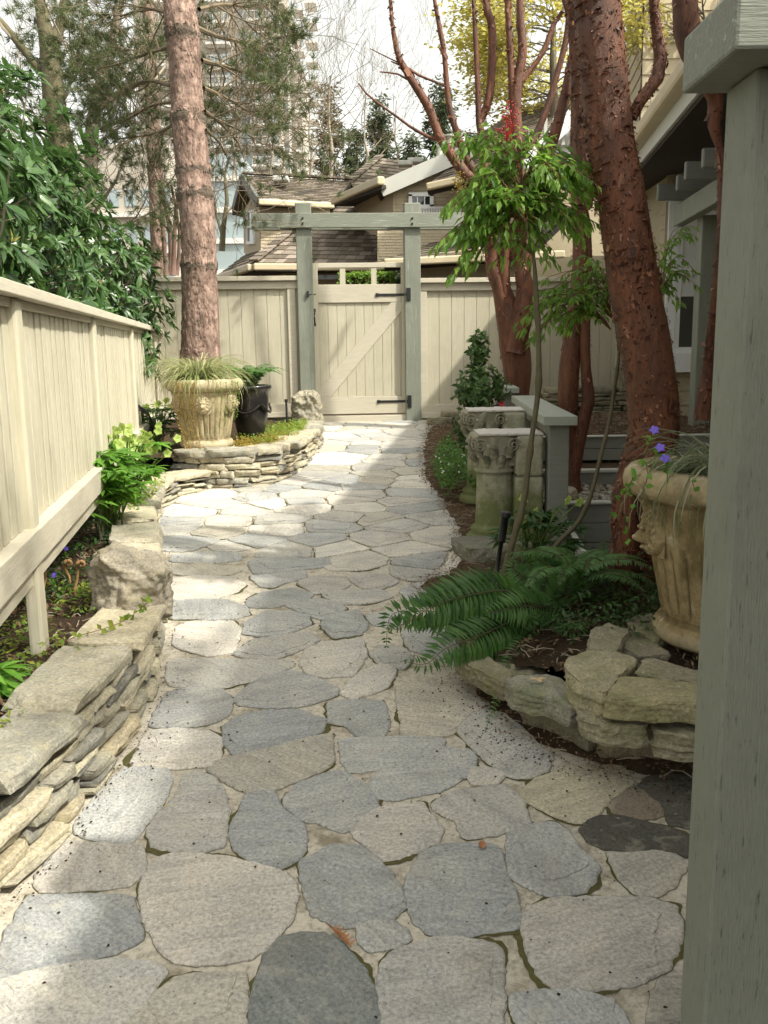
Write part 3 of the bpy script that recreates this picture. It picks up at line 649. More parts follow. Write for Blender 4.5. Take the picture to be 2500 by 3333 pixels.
drywall(a_, b_, P2, lambda x, y: gz(y)-.01, lambda x, y: .745, 1, 5, rr, lens=(.10, .27), depth=.15, caplen=(.22, .38))
a_.build('wall_stones', M['wall'], t); b_.build('coping_stones', M['wall'], t)
# right: the low wall under the big urn, traced stone by stone
t = thing('dry_stone_wall', (1., 2.8, .2), 'mossy low wall of thick slabs under the big urn on the right of the path', 'stone wall')
a_, b_ = MB(), MB()
def slabpix(mb, P, zt, th, c, seed):
    """a thick slab whose top outline was read off the photograph at height zt"""
    Q = [atz(*p, zt) for p in P]; cx = sum(q.x for q in Q)/len(Q); cy = sum(q.y for q in Q)/len(Q)
    D = densify(chaikin([(q.x, q.y) for q in Q], 2, .14), .010); n = len(D); V = []; F = []
    prof = [(0, .002), (.2, .002), (.4, .002), (.55, .002), (.7, .002), (.8, .002), (1, .001), (1.0, -.006)]+[(1.0, -.006-(th-.01)*q/7) for q in range(1, 8)]+[(.95, -th)]
    sc0 = [.0, .2, .4, .58, .75, .88, .975, 1.0]+[1.0+.006*math.sin(q*2.1+seed) for q in range(1, 8)]+[.96]
    for (k0, z), s_ in zip(prof, sc0):
        for x, y in D:
            r = math.hypot(x-cx, y-cy)+1e-6
            k = .012*noise.noise(Vector((x*12, y*12, z*14+seed)))+.008*noise.noise(Vector((x*38, y*38, z*40+seed)))
            X_, Y_ = cx+(x-cx)*s_, cy+(y-cy)*s_; k = .012*noise.noise(Vector((X_*12, Y_*12, z*14+seed)))+.008*noise.noise(Vector((X_*38, Y_*38, z*40+seed))); k += .010*noise.noise(Vector((X_*6, Y_*6, z*70+seed)))+.006*noise.noise(Vector((X_*70, Y_*70, z*90))); k = k if s_ > .9 else 0; dz = .006*noise.noise(Vector((X_*14, Y_*14, seed)))+.003*noise.noise(Vector((X_*44, Y_*44, seed)))
            V.append((cx+(x-cx)*s_+(x-cx)/r*k*s_, cy+(y-cy)*s_+(y-cy)/r*k*s_, zt+z+dz*(1 if s_ < 1.005 else 1)))
    m = len(prof)
    for i in range(m-1): F += [(i*n+j, i*n+(j+1) % n, (i+1)*n+(j+1) % n, (i+1)*n+j) for j in range(n)]
    a = sum(D[i][0]*D[(i+1) % n][1]-D[(i+1) % n][0]*D[i][1] for i in range(n))
    if a > 0: F = [q[::-1] for q in F]
    mb.add(V, F, 0, c)
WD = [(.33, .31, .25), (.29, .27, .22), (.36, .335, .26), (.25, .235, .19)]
slabpix(b_, [c6(780, 460), c6(880, 415), c6(1050, 435), c6(1095, 460), c6(1010, 545), c6(955, 610), c6(850, 560), c6(790, 520)], .47, .10, (.40, .375, .29), 3)
slabpix(b_, [c6(965, 600), c6(1020, 530), c6(1340, 560), c6(1450, 580), c6(1450, 665), c6(1340, 645), c6(1180, 640), c6(960, 625)], .47, .066, (.38, .35, .24), 8)
slabpix(b_, [c6(1110, 460), c6(1160, 450), c6(1340, 505), c6(1460, 520), c6(1460, 570), c6(1290, 552), c6(1105, 515)], .465, .07, WD[0], 12)
slabpix(b_, [c6(880, 385), c6(900, 330), c6(960, 300), c6(1060, 330), c6(1020, 400), c6(1000, 425), c6(890, 405)], .475, .08, WD[0], 15)
slabpix(b_, [c6(1040, 380), c6(1080, 360), c6(1180, 385), c6(1240, 440), c6(1120, 445), c6(1040, 415)], .45, .09, WD[1], 19)
slabpix(b_, [c6(1040, 300), c6(1100, 265), c6(1240, 250), c6(1260, 350), c6(1180, 370), c6(1080, 340)], .47, .10, WD[1], 22)
slabpix(b_, [c6(520, 545), c6(580, 528), c6(750, 525), c6(840, 590), c6(850, 650), c6(800, 665), c6(700, 615), c6(570, 590)], .375, .075, (.30, .305, .28), 27)
slabpix(b_, [c6(300, 440), c6(360, 400), c6(470, 455), c6(560, 520), c6(530, 565), c6(430, 520), c6(350, 480)], .345, .07, WD[1], 31)
slabpix(b_, [c6(840, 660), c6(930, 640), c6(1130, 700), c6(1130, 745), c6(980, 740), c6(850, 700)], .385, .075, WD[0], 35)
slabpix(b_, [c6(1150, 735), c6(1250, 700), c6(1480, 710), c6(1480, 780), c6(1330, 790), c6(1170, 770)], .375, .085, WD[1], 39)
for x, y, ln, dz, yaw, sd, c in ((.83, 2.78, .30, .085, -.25, 4, (.26, .23, .17)), (1.12, 2.72, .24, .14, -.08, 5, WD[1]), (1.38, 2.70, .28, .14, 0, 6, WD[3]), (.62, 2.93, .34, .11, -.8, 7, WD[3]), (.50, 3.18, .3, .11, -1.15, 9, WD[3]), (.44, 3.46, .3, .12, -1.5, 11, WD[1]), (.40, 3.78, .3, .1, -1.6, 12, WD[1]), (1.65, 2.68, .3, .16, 0, 13, WD[0])):
    rock(a_, (x, y, gz(y)+.055), (ln, .2, .11), yaw, sd, c, res=(9, 6, 5), rough=.12)
    if x > .7 and x < 1.7: rock(a_, (x+.03, y+.04, gz(y)+.155), (ln*.95, .2, .10), yaw, sd+30, c, res=(9, 6, 5), rough=.12)
rock(a_, (.95, 2.86, .32), (.34, .16, .06), -.1, 71, WD[1], res=(9, 6, 5)); rock(a_, (1.35, 2.86, .34), (.5, .2, .07), 0, 72, WD[3], res=(9, 6, 5))
rock(a_, (1.2, 3.1, .31), (.8, .5, .16), 0, 73, WD[3], res=(9, 6, 5))
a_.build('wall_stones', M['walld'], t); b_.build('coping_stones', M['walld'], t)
# the boulders
def boulder(c, size, yaw, seed, colr, label, rough=.16, tilt=0, mat='wall'):
    m_ = MB(); rock(m_, c, size, yaw, seed, colr, res=(44, 40, 44) if size[0] > .2 else (14, 12, 10), rnd_=.42, rough=rough*.75, tilt=tilt, skew=.16); return tag(m_.build('boulder', M[mat], smooth=True), label, 'boulder')
bp = atz(*dd(258, 1330), .50)
boulder((bp.x-.01, bp.y+.24, .575), (.26, .34, .27), .45, 35, (.26, .235, .19), 'rough tan boulder on the low wall at the left, in front of the lime flowers')
bp = at(*dd(662, 880), 9.75)
boulder((bp.x+.02, 9.72, .82), (.30, .26, .44), .05, 37, (.27, .25, .20), 'square-topped grey boulder standing beside the left post of the gate')
# edging stones right of the gate, dark wall behind the terraces
t = thing('edging_stones', (.8, 9.9, .63), 'flat grey edging stones at the foot of the fence right of the gate', 'edging'); a_ = MB()
for i in range(5): rock(a_, (.62+i*.27, 9.98-.02*i, gz(9.9)+.05), (.26, .16, .10), rr.uniform(-.2, .2), 90+i, WD[i % 4], res=(6, 4, 4))
for i in range(3): rock(a_, (.75+i*.27, 10.0, gz(9.9)+.13), (.24, .14, .06), rr.uniform(-.2, .2), 96+i, WD[i % 4], res=(6, 4, 4))
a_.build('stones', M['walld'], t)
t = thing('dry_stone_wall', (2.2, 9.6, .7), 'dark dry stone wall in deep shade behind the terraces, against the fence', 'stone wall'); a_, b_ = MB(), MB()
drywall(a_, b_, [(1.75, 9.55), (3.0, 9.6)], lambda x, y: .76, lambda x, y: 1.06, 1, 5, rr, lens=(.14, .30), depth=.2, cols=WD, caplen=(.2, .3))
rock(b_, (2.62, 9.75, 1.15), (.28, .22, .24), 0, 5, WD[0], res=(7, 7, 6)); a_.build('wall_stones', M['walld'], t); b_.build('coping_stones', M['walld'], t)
# loose pebbles on the gravel terrace (one could not count them) and bigger cobbles
a_ = MB(); r3 = random.Random(3)
for _ in range(900):
    x, y = r3.uniform(1.0, 2.6), r3.uniform(5.7, 6.4); s_ = r3.uniform(.014, .038)
    k = r3.uniform(.5, 1.5); rock(a_, (x, y, .505+s_*.3), (s_*1.5, s_*1.1, s_*.8), r3.random()*6, r3.random()*999, (.27*k, .25*k, .215*k), res=(3, 3, 2), rnd_=.7)
tag(a_.build('pebbles', M['wall'], smooth=True), 'loose rounded grey pebbles covering the gravel terrace behind the handrail', 'pebbles', kind='stuff')
for i, (px, py, s_, lb) in enumerate(((1790, 2, 0, 0),)): pass
cb = atz(*c4(815, 955), .56); boulder((cb.x, 5.78, .545), (.13, .12, .09), 0, 51, (.42, .38, .30), 'pale rounded cobble at the edge of the gravel terrace, below the twin red trunks')

# ------------------------------------------------------------------ left fence
def fenceT(P0, u): 
    u = Vector(u).normalized(); n = Vector((u.y, -u.x, 0))       # n looks to the right of u
    T = Matrix.Identity(4)
    for i in range(3): T[i][0] = u[i]; T[i][1] = -n[i]; T[i][2] = (0, 0, 1)[i]; T[i][3] = P0[i]
    return T
TF = fenceT((FX(1.4), 1.4, 0), (-.171, 1, 0)); Lf = (10.12-1.4)*math.hypot(.171, 1)
ZT, ZB = 1.71, .90
t = thing('board_fence', (FX(5), 5, .5), 'cream vertical board fence running along the left side of the path', 'fence')
m1 = MB(); r4 = random.Random(8); s = .0
while s < Lf:
    m1.box(s, s+.078+r4.uniform(-.003, .003), -.014+r4.uniform(-.003, .003), .008, ZB, ZT-.03, T=TF)
    s += .108
s = .054
while s < Lf-.1:
    m1.box(s, s+.084, .058, .070, ZB, ZT-.03, T=TF); s += .108
m1.build('boards', M['cream'], t, bevel=.002, seg=1)
m1 = MB(); m1.box(0, Lf+.04, -.075, .075, ZT-.03, ZT+.012, T=TF); m1.box(0, Lf, -.03, -.016, ZT-.062, ZT-.031, T=TF); m1.build('cap_rail', M['creamh'], t, bevel=.004)
m1 = MB(); m1.box(0, Lf, -.060, .06, ZB-.12, ZB-.001, T=TF); m1.build('bottom_rail', M['creamh'], t, bevel=.005)
m1 = MB(); m1.box(0, Lf, -.025, .02, ZB-.205, ZB-.122, T=TF); m1.build('kick_board', M['creamh'], t, bevel=.004)
def psurf(px):      # where along the fence a photograph column falls
    d = ray(px, 1200); k = d.x/d.y; y = (-1.25+.171*3.05)/(k+.171); return (y-1.4)*math.hypot(.171, 1)
for px, wd in ((dd(30, 0)[0]-12, .10), (dd(194, 0)[0], .09), (dd(279, 0)[0], .09), (dd(322, 0)[0], .09), (-260, .1)):
    s = psurf(px); m1 = MB(); m1.box(s-wd/2, s+wd/2, -.045, .006, .40, ZT-.032, T=TF); m1.build('post', M['cream'], t, bevel=.012)
# ------------------------------------------------------------------ back fence and gate
U = Vector((1, .07, 0)).normalized(); NB = Vector((U.y, -U.x, 0)); PB = Vector((-.70, 10.31, 0))
TB = Matrix.Identity(4)
for i in range(3): TB[i][0] = U[i]; TB[i][1] = -NB[i]; TB[i][2] = (0, 0, 1)[i]; TB[i][3] = PB[i]
def uz(x, y, dep=0.):
    q = onp(x, y, PB+NB*dep, NB); return (q-PB).dot(U), q.z
def backfence(name, x0, x1, ycap, ybot, label, fr, x0c=None, x1c=None):
    u0, zt = uz(x0, ycap); u1, _ = uz(x1, ycap); _, zb = uz((x0+x1)/2, ybot)
    t = thing('board_fence', TB @ Vector(((u0+u1)/2, 0, zb)), label, 'fence')
    m = MB(); m.box(u0-.06 if x0c is None else u0, u1+(.0 if x1c is None else .05), -.075, .07, zt-.05, zt, T=TB); m.build('cap_rail', M['creamh'], t, bevel=.004)
    m = MB(); s = u0+.005; k = 0
    while s < u1:
        m.box(s, min(u1, s+.139), .0, .016, zb+.04, zt-.051, T=TB); s += .142
    m.build('boards', M['cream'], t, bevel=.003, seg=1)
    m = MB(); m.box(u0, u1, .017, .03, zb+.04, zt-.052, T=TB); m.build('backing', M['cream'], t)
    m = MB(); m.box(u0, u1, -.035, -.001, zt-.135, zt-.052, T=TB); m.box(u0, u1, -.035, -.001, zb+.03, zb+.12, T=TB)
    for a, b in fr: m.box(a, b, -.03, -.001, zb+.121, zt-.136, T=TB)
    m.box(u0, u1, -.06, .03, zb-.03, zb+.029, T=TB); m.build('panel_frame', M['creamh'], t, bevel=.003)
    m = MB(); m.box(u0, u1, -.01, .02, zb-.30, zb-.031, T=TB); m.build('gravel_board', M['dgrey'], t)
    return t
uL = uz(960, 900)[0]; uR = uz(1365, 900)[0]
backfence('l', 480, 985, 903, 1352, 'cream board fence between the left fence corner and the gate, behind the pine trunk', [(uL-.09, uL-.001), (uz(500, 900)[0]-.05, uz(500, 900)[0]+.03)], x1c=1)
backfence('r', 1345, 2075, 907, 1345, 'cream board fence right of the gate, striped with sunlight and tree shadows', [(uR+.001, uR+.08), (uz(2010, 900)[0], uz(2010, 900)[0]+.09)])
t = thing('gate_arbor', TB @ Vector((.45, 0, .66)), 'weathered sage green timber arbor with two posts and long crossbeams over the gate', 'arbor')
for a, b, lean in ((960, 1012, 0), (1313, 1365, 0)):
    u0, zt = uz(a, 664); u1, _ = uz(b, 664); m = MB(); m.box(u0, u1, -.09, .075, .50, zt, T=TB); m.build('post', M['sage'], t, bevel=.008)
bu0, bz1 = uz(818, 694, .13); bu1, _ = uz(1520, 700, .13); _, bz0 = uz(1000, 741, .13)
m = MB(); m.box(bu0, bu1, -.13, -.091, bz0, bz1, T=TB); m.build('crossbeam', M['sageh'], t, bevel=.005)
m = MB(); m.box(bu0, bu1, .076, .115, bz0, bz1, T=TB); m.build('crossbeam', M['sageh'], t, bevel=.005)
for px in (985, 1342):
    for py in (710, 728):
        uu, z_ = uz(px, py, .13); m = MB(); q = TB @ Vector((uu, -.131, z_)); m.tube([q, q+NB*.012], [.012, .009], 8); m.build('bolt', M['iron'], t)
# gate
u0, zt = uz(1016, 857); u1, _ = uz(1321, 857); zb = uz(1170, 1346)[1]
t = thing('garden_gate', TB @ Vector(((u0+u1)/2, 0, zb)), 'closed cream board gate with a diagonal brace and three open lights along its top', 'gate')
Z = lambda y: uz(1170, y)[1]; Ux = lambda x: uz(x, 1100)[0]
W_ = .058
for a, b in ((u0, u0+W_), (u1-W_, u1)): m = MB(); m.box(a, b, -.03, .012, zb, zt, T=TB); m.build('stile', M['cream'], t, bevel=.004)
for nm, a, b in (('top_rail', zt-.052, zt), ('lock_rail', Z(985), Z(926)), ('bottom_rail', zb, Z(1290))):
    m = MB(); m.box(u0+W_+.001, u1-W_-.001, -.028, .010, a, b, T=TB); m.build(nm, M['creamh'], t, bevel=.004)
for a, b in ((1110, 1128), (1211, 1228)):
    m = MB(); m.box(Ux(a), Ux(b), -.022, .006, Z(926)+.001, zt-.053, T=TB); m.build('mullion', M['cream'], t, bevel=.003)
m = MB(); s = u0+W_+.001
while s < u1-W_-.002: m.box(s, min(u1-W_-.001, s+.098), -.010, .008, Z(1290)+.001, Z(985)-.001, T=TB); s += .1005
m.build('boards', M['cream'], t, bevel=.003, seg=1)
m = MB(); m.box(u0+W_, u1-W_, .009, .016, Z(1290), Z(985), T=TB); m.build('backing', M['cream'], t)
pa = (u0+W_+.0, Z(1290)+.002); pb = (u1-W_, Z(985)-.002); wv = .115
m = MB(); P4 = [(pa[0], pa[1]), (pa[0]+wv, pa[1]), (pb[0], pb[1]-wv*.85), (pb[0], pb[1]), (pb[0]-wv, pb[1]), (pa[0], pa[1]+wv*.85)]
V = [TB @ Vector((x, -.026, z)) for x, z in P4]+[TB @ Vector((x, -.0105, z)) for x, z in P4]
m.add([tuple(q) for q in V], [tuple(range(6)), tuple(range(11, 5, -1))]+[(i, i+6, (i+1) % 6+6, (i+1) % 6) for i in range(6)]); m.build('brace', M['creamh'], t, bevel=.003)
for py in (961, 1308):
    z = Z(py); m = MB(); uu = Ux(1322); u_l = Ux(1225)
    m.box(u_l+.02, uu+.0, -.036, -.0305, z-.014, z+.014, T=TB); m.box(u_l-.004, u_l+.03, -.0385, -.031, z-.019, z+.019, T=TB)
    m.box(uu, uu+.045, -.100, -.0905, z-.07, z+.07, T=TB); m.box(uu-.01, uu+.012, -.098, -.03, z-.02, z+.02, T=TB)
    m.build('strap_hinge', M['iron'], t, bevel=.002)
zl = Z(957); m = MB(); ul = Ux(1012); m.box(ul-.03, ul-.008, -.115, -.091, zl-.03, zl+.03, T=TB); q = TB @ Vector((ul-.02, -.105, zl)); q2 = TB @ Vector((ul+.07, -.06, zl-.003)); m.tube([q, q2], [.009, .006], 6)
m.build('latch', M['iron'], t)
m = MB(); zc = Z(1033); uu = Ux(1026); m.tube([TB @ Vector((uu, y_, zc+z_)) for y_, z_ in ((-.03, .085), (-.05, .075), (-.065, .04), (-.068, 0), (-.062, -.04), (-.05, -.065), (-.03, -.075))], [.007, .009, .008, .008, .008, .009, .007], 8)
m.box(uu-.014, uu+.014, -.034, -.0305, zc+.06, zc+.10, T=TB); m.box(uu-.014, uu+.014, -.034, -.0305, zc-.09, zc-.06, T=TB); m.build('handle', M['iron'], t, bevel=.002)
m = MB(); m.box(u0-.02, u1+.02, -.06, .08, .55, zb-.02, T=TB); tag(m.build('threshold', M['creamh'], bevel=.004), 'cream timber threshold under the gate', 'threshold')
# ------------------------------------------------------------------ the foreground post
t = thing('pergola_post', (.62, 1.5, .09), 'rough sage green timber post with a beam end on top, close at the right edge', 'post')
m = MB(); m.box(.567, .70, 1.45, 1.575, gz(1.5)-.03, 1.904); m.build('post', M['sagep'], t, bevel=.006)
m = MB(); m.box(.502, 2.6, 1.37, 1.60, 1.905, 1.992); m.build('beam', M['sageh'], t, bevel=.006)
# ------------------------------------------------------------------ lion urns
def urn(base, S, label, mat, lions=6, a0=0., wx=1.):
    t = thing('lion_urn', base, label, 'planter')
    m = MB(); B = Vector(base)
    prof = [(0, 0), (.345, 0), (.362, .02), (.365, .06), (.35, .085), (.325, .10), (.322, .125)]
    prof += [(.325+.115*(k/14)**1.15, .13+.52*k/14) for k in range(15)]
    prof += [(.452, .665), (.455, .69), (.475, .70), (.505, .715), (.525, .74), (.53, .775), (.522, .81), (.498, .835), (.47, .842), (.455, .835), (.44, .84), (.425, .835), (.42, .80), (.41, .74), (0, .74)]
    ns = 30
    def fn(r, z, a):
        if .13 <= z <= .56 and r > .3:
            ph = (a*ns/(2*math.pi)) % 1; bx = abs(math.sin(ph*math.pi)); zt = .50-.06*(1-bx)**2
            am = 1 if z < zt else max(0, 1-(z-zt)/.02)
            r += (.018*math.sqrt(bx)-.012)*am*min(1, (z-.12)/.04)
            # every third flute broader and set back
        elif z > .64 and z < .69 and r > .3: r += .003*math.sin(a*18)
        return r+.003*noise.noise(Vector((math.cos(a)*5, math.sin(a)*5, z*9)))
    pr = []
    for (r0, z0), (r1, z1) in zip(prof, prof[1:]): pr.append((r0, z0)); 
    pr.append(prof[-1]); m.lathe([(r*S*wx, z*S) for r, z in pr], B, 240, 0, lambda r, z, a: fn(r/S/wx, z/S, a)*S*wx)
    m.build('bowl', mat, t, smooth=True)
    for k in range(lions):
        a = a0+2*math.pi*k/lions; c_ = Vector((math.cos(a), math.sin(a), 0)); tn = Vector((-math.sin(a), math.cos(a), 0)); up = Vector((0, 0, 1))
        O = B+c_*(.425*S*wx)+up*(.545*S); m = MB(); V = []; F = []; nu, nv = 40, 40
        for i in range(nu+1):
            for j in range(nv+1):
                u, v = (i/nu-.5)*2, (j/nv-.5)*2; rr_ = math.hypot(u, v)
                disk = max(0, 1-rr_**2.5)**.5 if rr_ < 1 else 0; th = math.atan2(v, u)
                mane = .022*disk+(.012*(.5+.5*math.sin(th*13+4*noise.noise(Vector((u*3, v*3, k)))))*(1 if .5 < rr_ < .95 else 0))*(1-abs(rr_-.72)/.24 if .48 < rr_ < .96 else 0)
                face = .028*math.exp(-((u/.42)**2+((v+.02)/.55)**2)**1.5)
                sn = .040*math.exp(-((u/.20)**2+((v+.25)/.22)**2)); br = .012*math.exp(-(((abs(u)-.2)/.12)**2+((v-.18)/.08)**2)); eye = -.014*math.exp(-(((abs(u)-.2)/.07)**2+((v-.05)/.06)**2))
                mouth = -.014*math.exp(-((u/.20)**2+((v+.52)/.05)**2)); chin = .018*math.exp(-((u/.16)**2+((v+.66)/.09)**2))
                h = mane+face+sn+br+eye+mouth+chin+.006*noise.noise(Vector((u*9, v*9, k*3)))*disk-.02*(1-min(1, disk*3))
                q = O+tn*(u*.098*S)+up*(v*.118*S)+c_*(h*S-(.10*u*u*.098)*S+.005); V.append(tuple(q))
        for i in range(nu):
            for j in range(nv): a_ = i*(nv+1)+j; F.append((a_, a_+nv+1, a_+nv+2, a_+1))
        m.add(V, F); m.build('lion_mask', mat, t, smooth=True)
    m = MB(); m.lathe([(0.001, .795*S), (.41*S*wx, .79*S)], B, 40); m.build('potting_soil', M['soil'], t)
    return t
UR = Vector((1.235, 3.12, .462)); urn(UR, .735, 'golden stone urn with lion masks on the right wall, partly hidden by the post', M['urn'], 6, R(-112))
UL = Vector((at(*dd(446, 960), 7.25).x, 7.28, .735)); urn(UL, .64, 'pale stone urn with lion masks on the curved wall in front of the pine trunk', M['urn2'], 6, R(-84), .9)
# black glazed pot with rope swag
bp = at(*dd(541, 900), 7.95); PB2 = Vector((bp.x, 7.95, .70))
t = thing('glazed_pot', PB2, 'glossy black pot with a roped swag, holding a fern behind the pale lion urn', 'pot'); m = MB()
m.lathe([(0, 0), (.10, 0), (.105, .02), (.10, .04), (.125, .10), (.152, .22), (.165, .36), (.168, .43), (.185, .455), (.195, .47), (.192, .49), (.175, .495), (.16, .48), (.15, .44), (0, .44)], PB2, 64); m.build('bowl', M['glazed'], t, smooth=True)
m = MB()
for k in range(4):
    a0 = k*math.pi/2-.9; P = []
    for i in range(15):
        s_ = i/14; a = a0+s_*math.pi/2; z = .34-.08*math.sin(s_*math.pi); r = .150+.075*z+.008; P.append((PB2.x+r*math.cos(a), PB2.y+r*math.sin(a), PB2.z+z))
    m.tube(P, [.009+.003*(i % 2) for i in range(15)], 8)
m.build('rope_swag', M['glazed'], t, smooth=True)
# ------------------------------------------------------------------ pilaster fragments (column + block)
def pilaster(cx, y0, zb, H, S, label):
    t = thing('column_fragment', (cx, y0, zb), label, 'column'); B = Vector((cx, y0, zb))
    m = MB(); rx = .115*S; cy = .17
    ax = Vector((-.02, cy, 0))
    prof = [(.20*S, 0), (.205*S, .03), (.19*S, .05), (.165*S, .055), (.178*S, .075), (.16*S, .095), (.145*S, .10), (.142*S, .11)]
    n_ = 10; prof += [(.142*S-.012*S*k/n_, .12+(H*.62-.12)*k/n_) for k in range(n_+1)]
    prof += [(.150*S, H*.625), (.152*S, H*.645), (.135*S, H*.655)]
    capz = H*.66; prof += [(.135*S+.05*S*(k/8)**2, capz+(H*.30)*k/8) for k in range(9)]+[(0, H*.955)]
    def fn(r, z, a):
        if z > capz and z < H*.95:
            u = (z-capz)/(H*.3); r += .022*S*max(0, math.sin(a*8+(3.1 if u > .45 else 0)))*(math.sin(min(1, (u % .5)*2)*math.pi))**.7
        return r*(1+.03*noise.noise(Vector((math.cos(a)*4, math.sin(a)*4, z*12+cx)))+.02*noise.noise(Vector((math.cos(a)*14, math.sin(a)*14, z*30))))
    m.lathe(prof, B+ax, 72, 0, fn)
    # volutes and acanthus tips
    for (vx, vy, nx_, ny_) in ((-.15, -.02, -.3, -1), (-.15, .36, -.3, 1), (.08, .0, .0, -1), (-.18, .17, -1, 0), (-.17, .06, -1, -.4), (-.17, .28, -1, .4)):
        n_v = Vector((nx_, ny_, 0)).normalized(); tn = Vector((-n_v.y, n_v.x, 0)); O = B+Vector((vx*S, vy, H*.875))+n_v*.01
        P = []; rad = []
        for i in range(34):
            th = i*.36; r = .050*(1-i/38)*S; P.append(O+tn*(r*math.cos(th))+Vector((0, 0, r*math.sin(th)))+n_v*(.0006*i)); rad.append(.011*(1-i/60)*S)
        m.tube(P, rad, 7)
    rr5 = random.Random(int(cx*100))
    for tier, (zz, rr_, L) in enumerate(((capz+.02, .145, .07), (capz+.07, .155, .07))):
        for k in range(9):
            a = k*2*math.pi/9+(.35 if tier else 0); c_ = Vector((math.cos(a), math.sin(a), 0)); P = [B+ax+c_*(rr_*S+q*q*.045)+Vector((0, 0, zz+q*L-(.02*q**4))) for q in (0, .3, .6, .85, 1.05)]
            m.tube(P, [.020, .024, .024, .018, .007], 7, rough=.5)
    m.build('column', M['plaster'], t, smooth=True)
    m = MB(); b0 = B+Vector((.10*S, 0, 0)); nz = 14; V = []; F = []
    def blk(x0, x1, y0_, y1_, z0, z1):
        m.box(x0, x1, y0_, y1_, z0, z1)
    blk(b0.x, b0.x+.20*S, B.y+.0, B.y+.34, B.z, B.z+H*.60); blk(b0.x+.003, b0.x+.20*S-.003, B.y+.003, B.y+.337, B.z+H*.602, B.z+H*.955)
    m.build('block', M['plaster'], t, bevel=.02, seg=3)
    m = MB(); V = []; F = []; nx, ny = 22, 20
    X0, X1, Y0, Y1 = B.x-.165*S, b0.x+.195*S, B.y+.006, B.y+.335
    for top in (0, 1):
        for i in range(nx+1):
            for j in range(ny+1):
                x, y = X0+(X1-X0)*i/nx, Y0+(Y1-Y0)*j/ny; e = noise.noise(Vector((x*30, y*30, 2)))*.007
                V.append((x+e, y+e*(1 if 0 < j < ny else 1.6), B.z+H*(.957 if not top else .972)+(.006*noise.noise(Vector((x*40, y*40, 9))) if top else 0)))
    N1 = (nx+1)*(ny+1)
    for i in range(nx):
        for j in range(ny): a = i*(ny+1)+j; F.append((N1+a, N1+a+ny+1, N1+a+ny+2, N1+a+1)); F.append((a, a+1, a+ny+2, a+ny+1))
    ed = [(i, 0) for i in range(nx)]+[(nx, j) for j in range(ny)]+[(i, ny) for i in range(nx, 0, -1)]+[(0, j) for j in range(ny, 0, -1)]
    for q in range(len(ed)): a = ed[q][0]*(ny+1)+ed[q][1]; b = ed[(q+1) % len(ed)][0]*(ny+1)+ed[(q+1) % len(ed)][1]; F.append((a, b, N1+b, N1+a))
    m.add(V, F); m.build('top_slab', M['chalk'], t)
    return t
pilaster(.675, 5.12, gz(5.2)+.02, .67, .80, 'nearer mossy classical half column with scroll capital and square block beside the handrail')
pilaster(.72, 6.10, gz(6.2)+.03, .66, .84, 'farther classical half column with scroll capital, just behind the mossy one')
m = MB(); rock(m, (.60, 5.02, gz(5)+.03), (.36, .34, .12), .3, 77, (.22, .22, .20), res=(9, 9, 4)); rock(m, (.52, 6.18, gz(6.1)+.03), (.34, .36, .10), 0, 78, (.25, .24, .2), res=(8, 8, 4)) if 0 else None
tag(m.build('stone_block', M['walld']), 'dark rough stone that the nearer half column stands on', 'stone')
# ------------------------------------------------------------------ handrails
def handrail(y0, y1, xa, label, posts):
    u = Vector((-.055 if 0 else .058, 1, 0)).normalized(); t = thing('handrail', (xa, y0, gz(y0)), label, 'handrail')
    A = Vector((xa, y0, 1.085)); L = (y1-y0)
    m = MB(); m.beam(A, A+u*L, .185, .052); m.build('cap', M['sagel'], t, bevel=.004)
    for s_ in posts:
        m = MB(); c_ = A+u*s_; m.box(c_.x-.058, c_.x+.058, c_.y-.058, c_.y+.058, gz(c_.y)-.35, 1.058); m.build('post', M['dgrey'], t, bevel=.006)
    m = MB(); q = A+u*.12; m.beam(q-Vector((0, 0, .075)), q+u*(L-.24)-Vector((0, 0, .075)), .04, .085); m.build('side_rail', M['dgrey'], t, bevel=.004)
handrail(5.02, 7.2, .985, 'sage green handrail with broad flat cap, beside the half columns', (.13, 2.0))
handrail(8.55, 9.75, 1.19, 'short far sage green handrail behind the camellia, near the fence', (.12, 1.05))
# retaining boards of the steps
def boards(label, x0, x1, y, zb, zt, n, cap=None, mat='dgrey'):
    t = thing('retaining_wall', ((x0+x1)/2, y, zb), label, 'retaining wall'); h = (zt-zb)/n; m = MB()
    for k in range(n): m.box(x0, x1, y-.02+.0015*(k % 2), y+.02, zb+k*h+.002, zb+(k+1)*h-.002)
    m.build('boards', M[mat], t, bevel=.004)
    if cap: m = MB(); m.box(x0-.01, x1+.01, y-.045, y+.035, zt, zt+cap); m.build('cap', M['lgrey'], t, bevel=.004)
boards('nearest grey timber retaining wall of four boards below the gravel terrace', 1.06, 3.0, 5.62, .02, .515, 4, .016)
boards('middle timber retaining board with a pale cap at the back of the gravel terrace', 1.06, 3.0, 6.44, .50, .60, 1, .022)
boards('upper grey timber retaining wall holding the leaf littered terrace under the fence', 1.06, 3.0, 6.95, .62, .80, 2, .012)
m = MB(); m.beam(at(*dd(1212, 1140), 5.45), at(*dd(1322, 1320), 4.35), .035, .16); tag(m.build('stair_stringer', M['lgrey'], bevel=.004), 'white painted stair stringer slanting down behind the ferns', 'stringer')
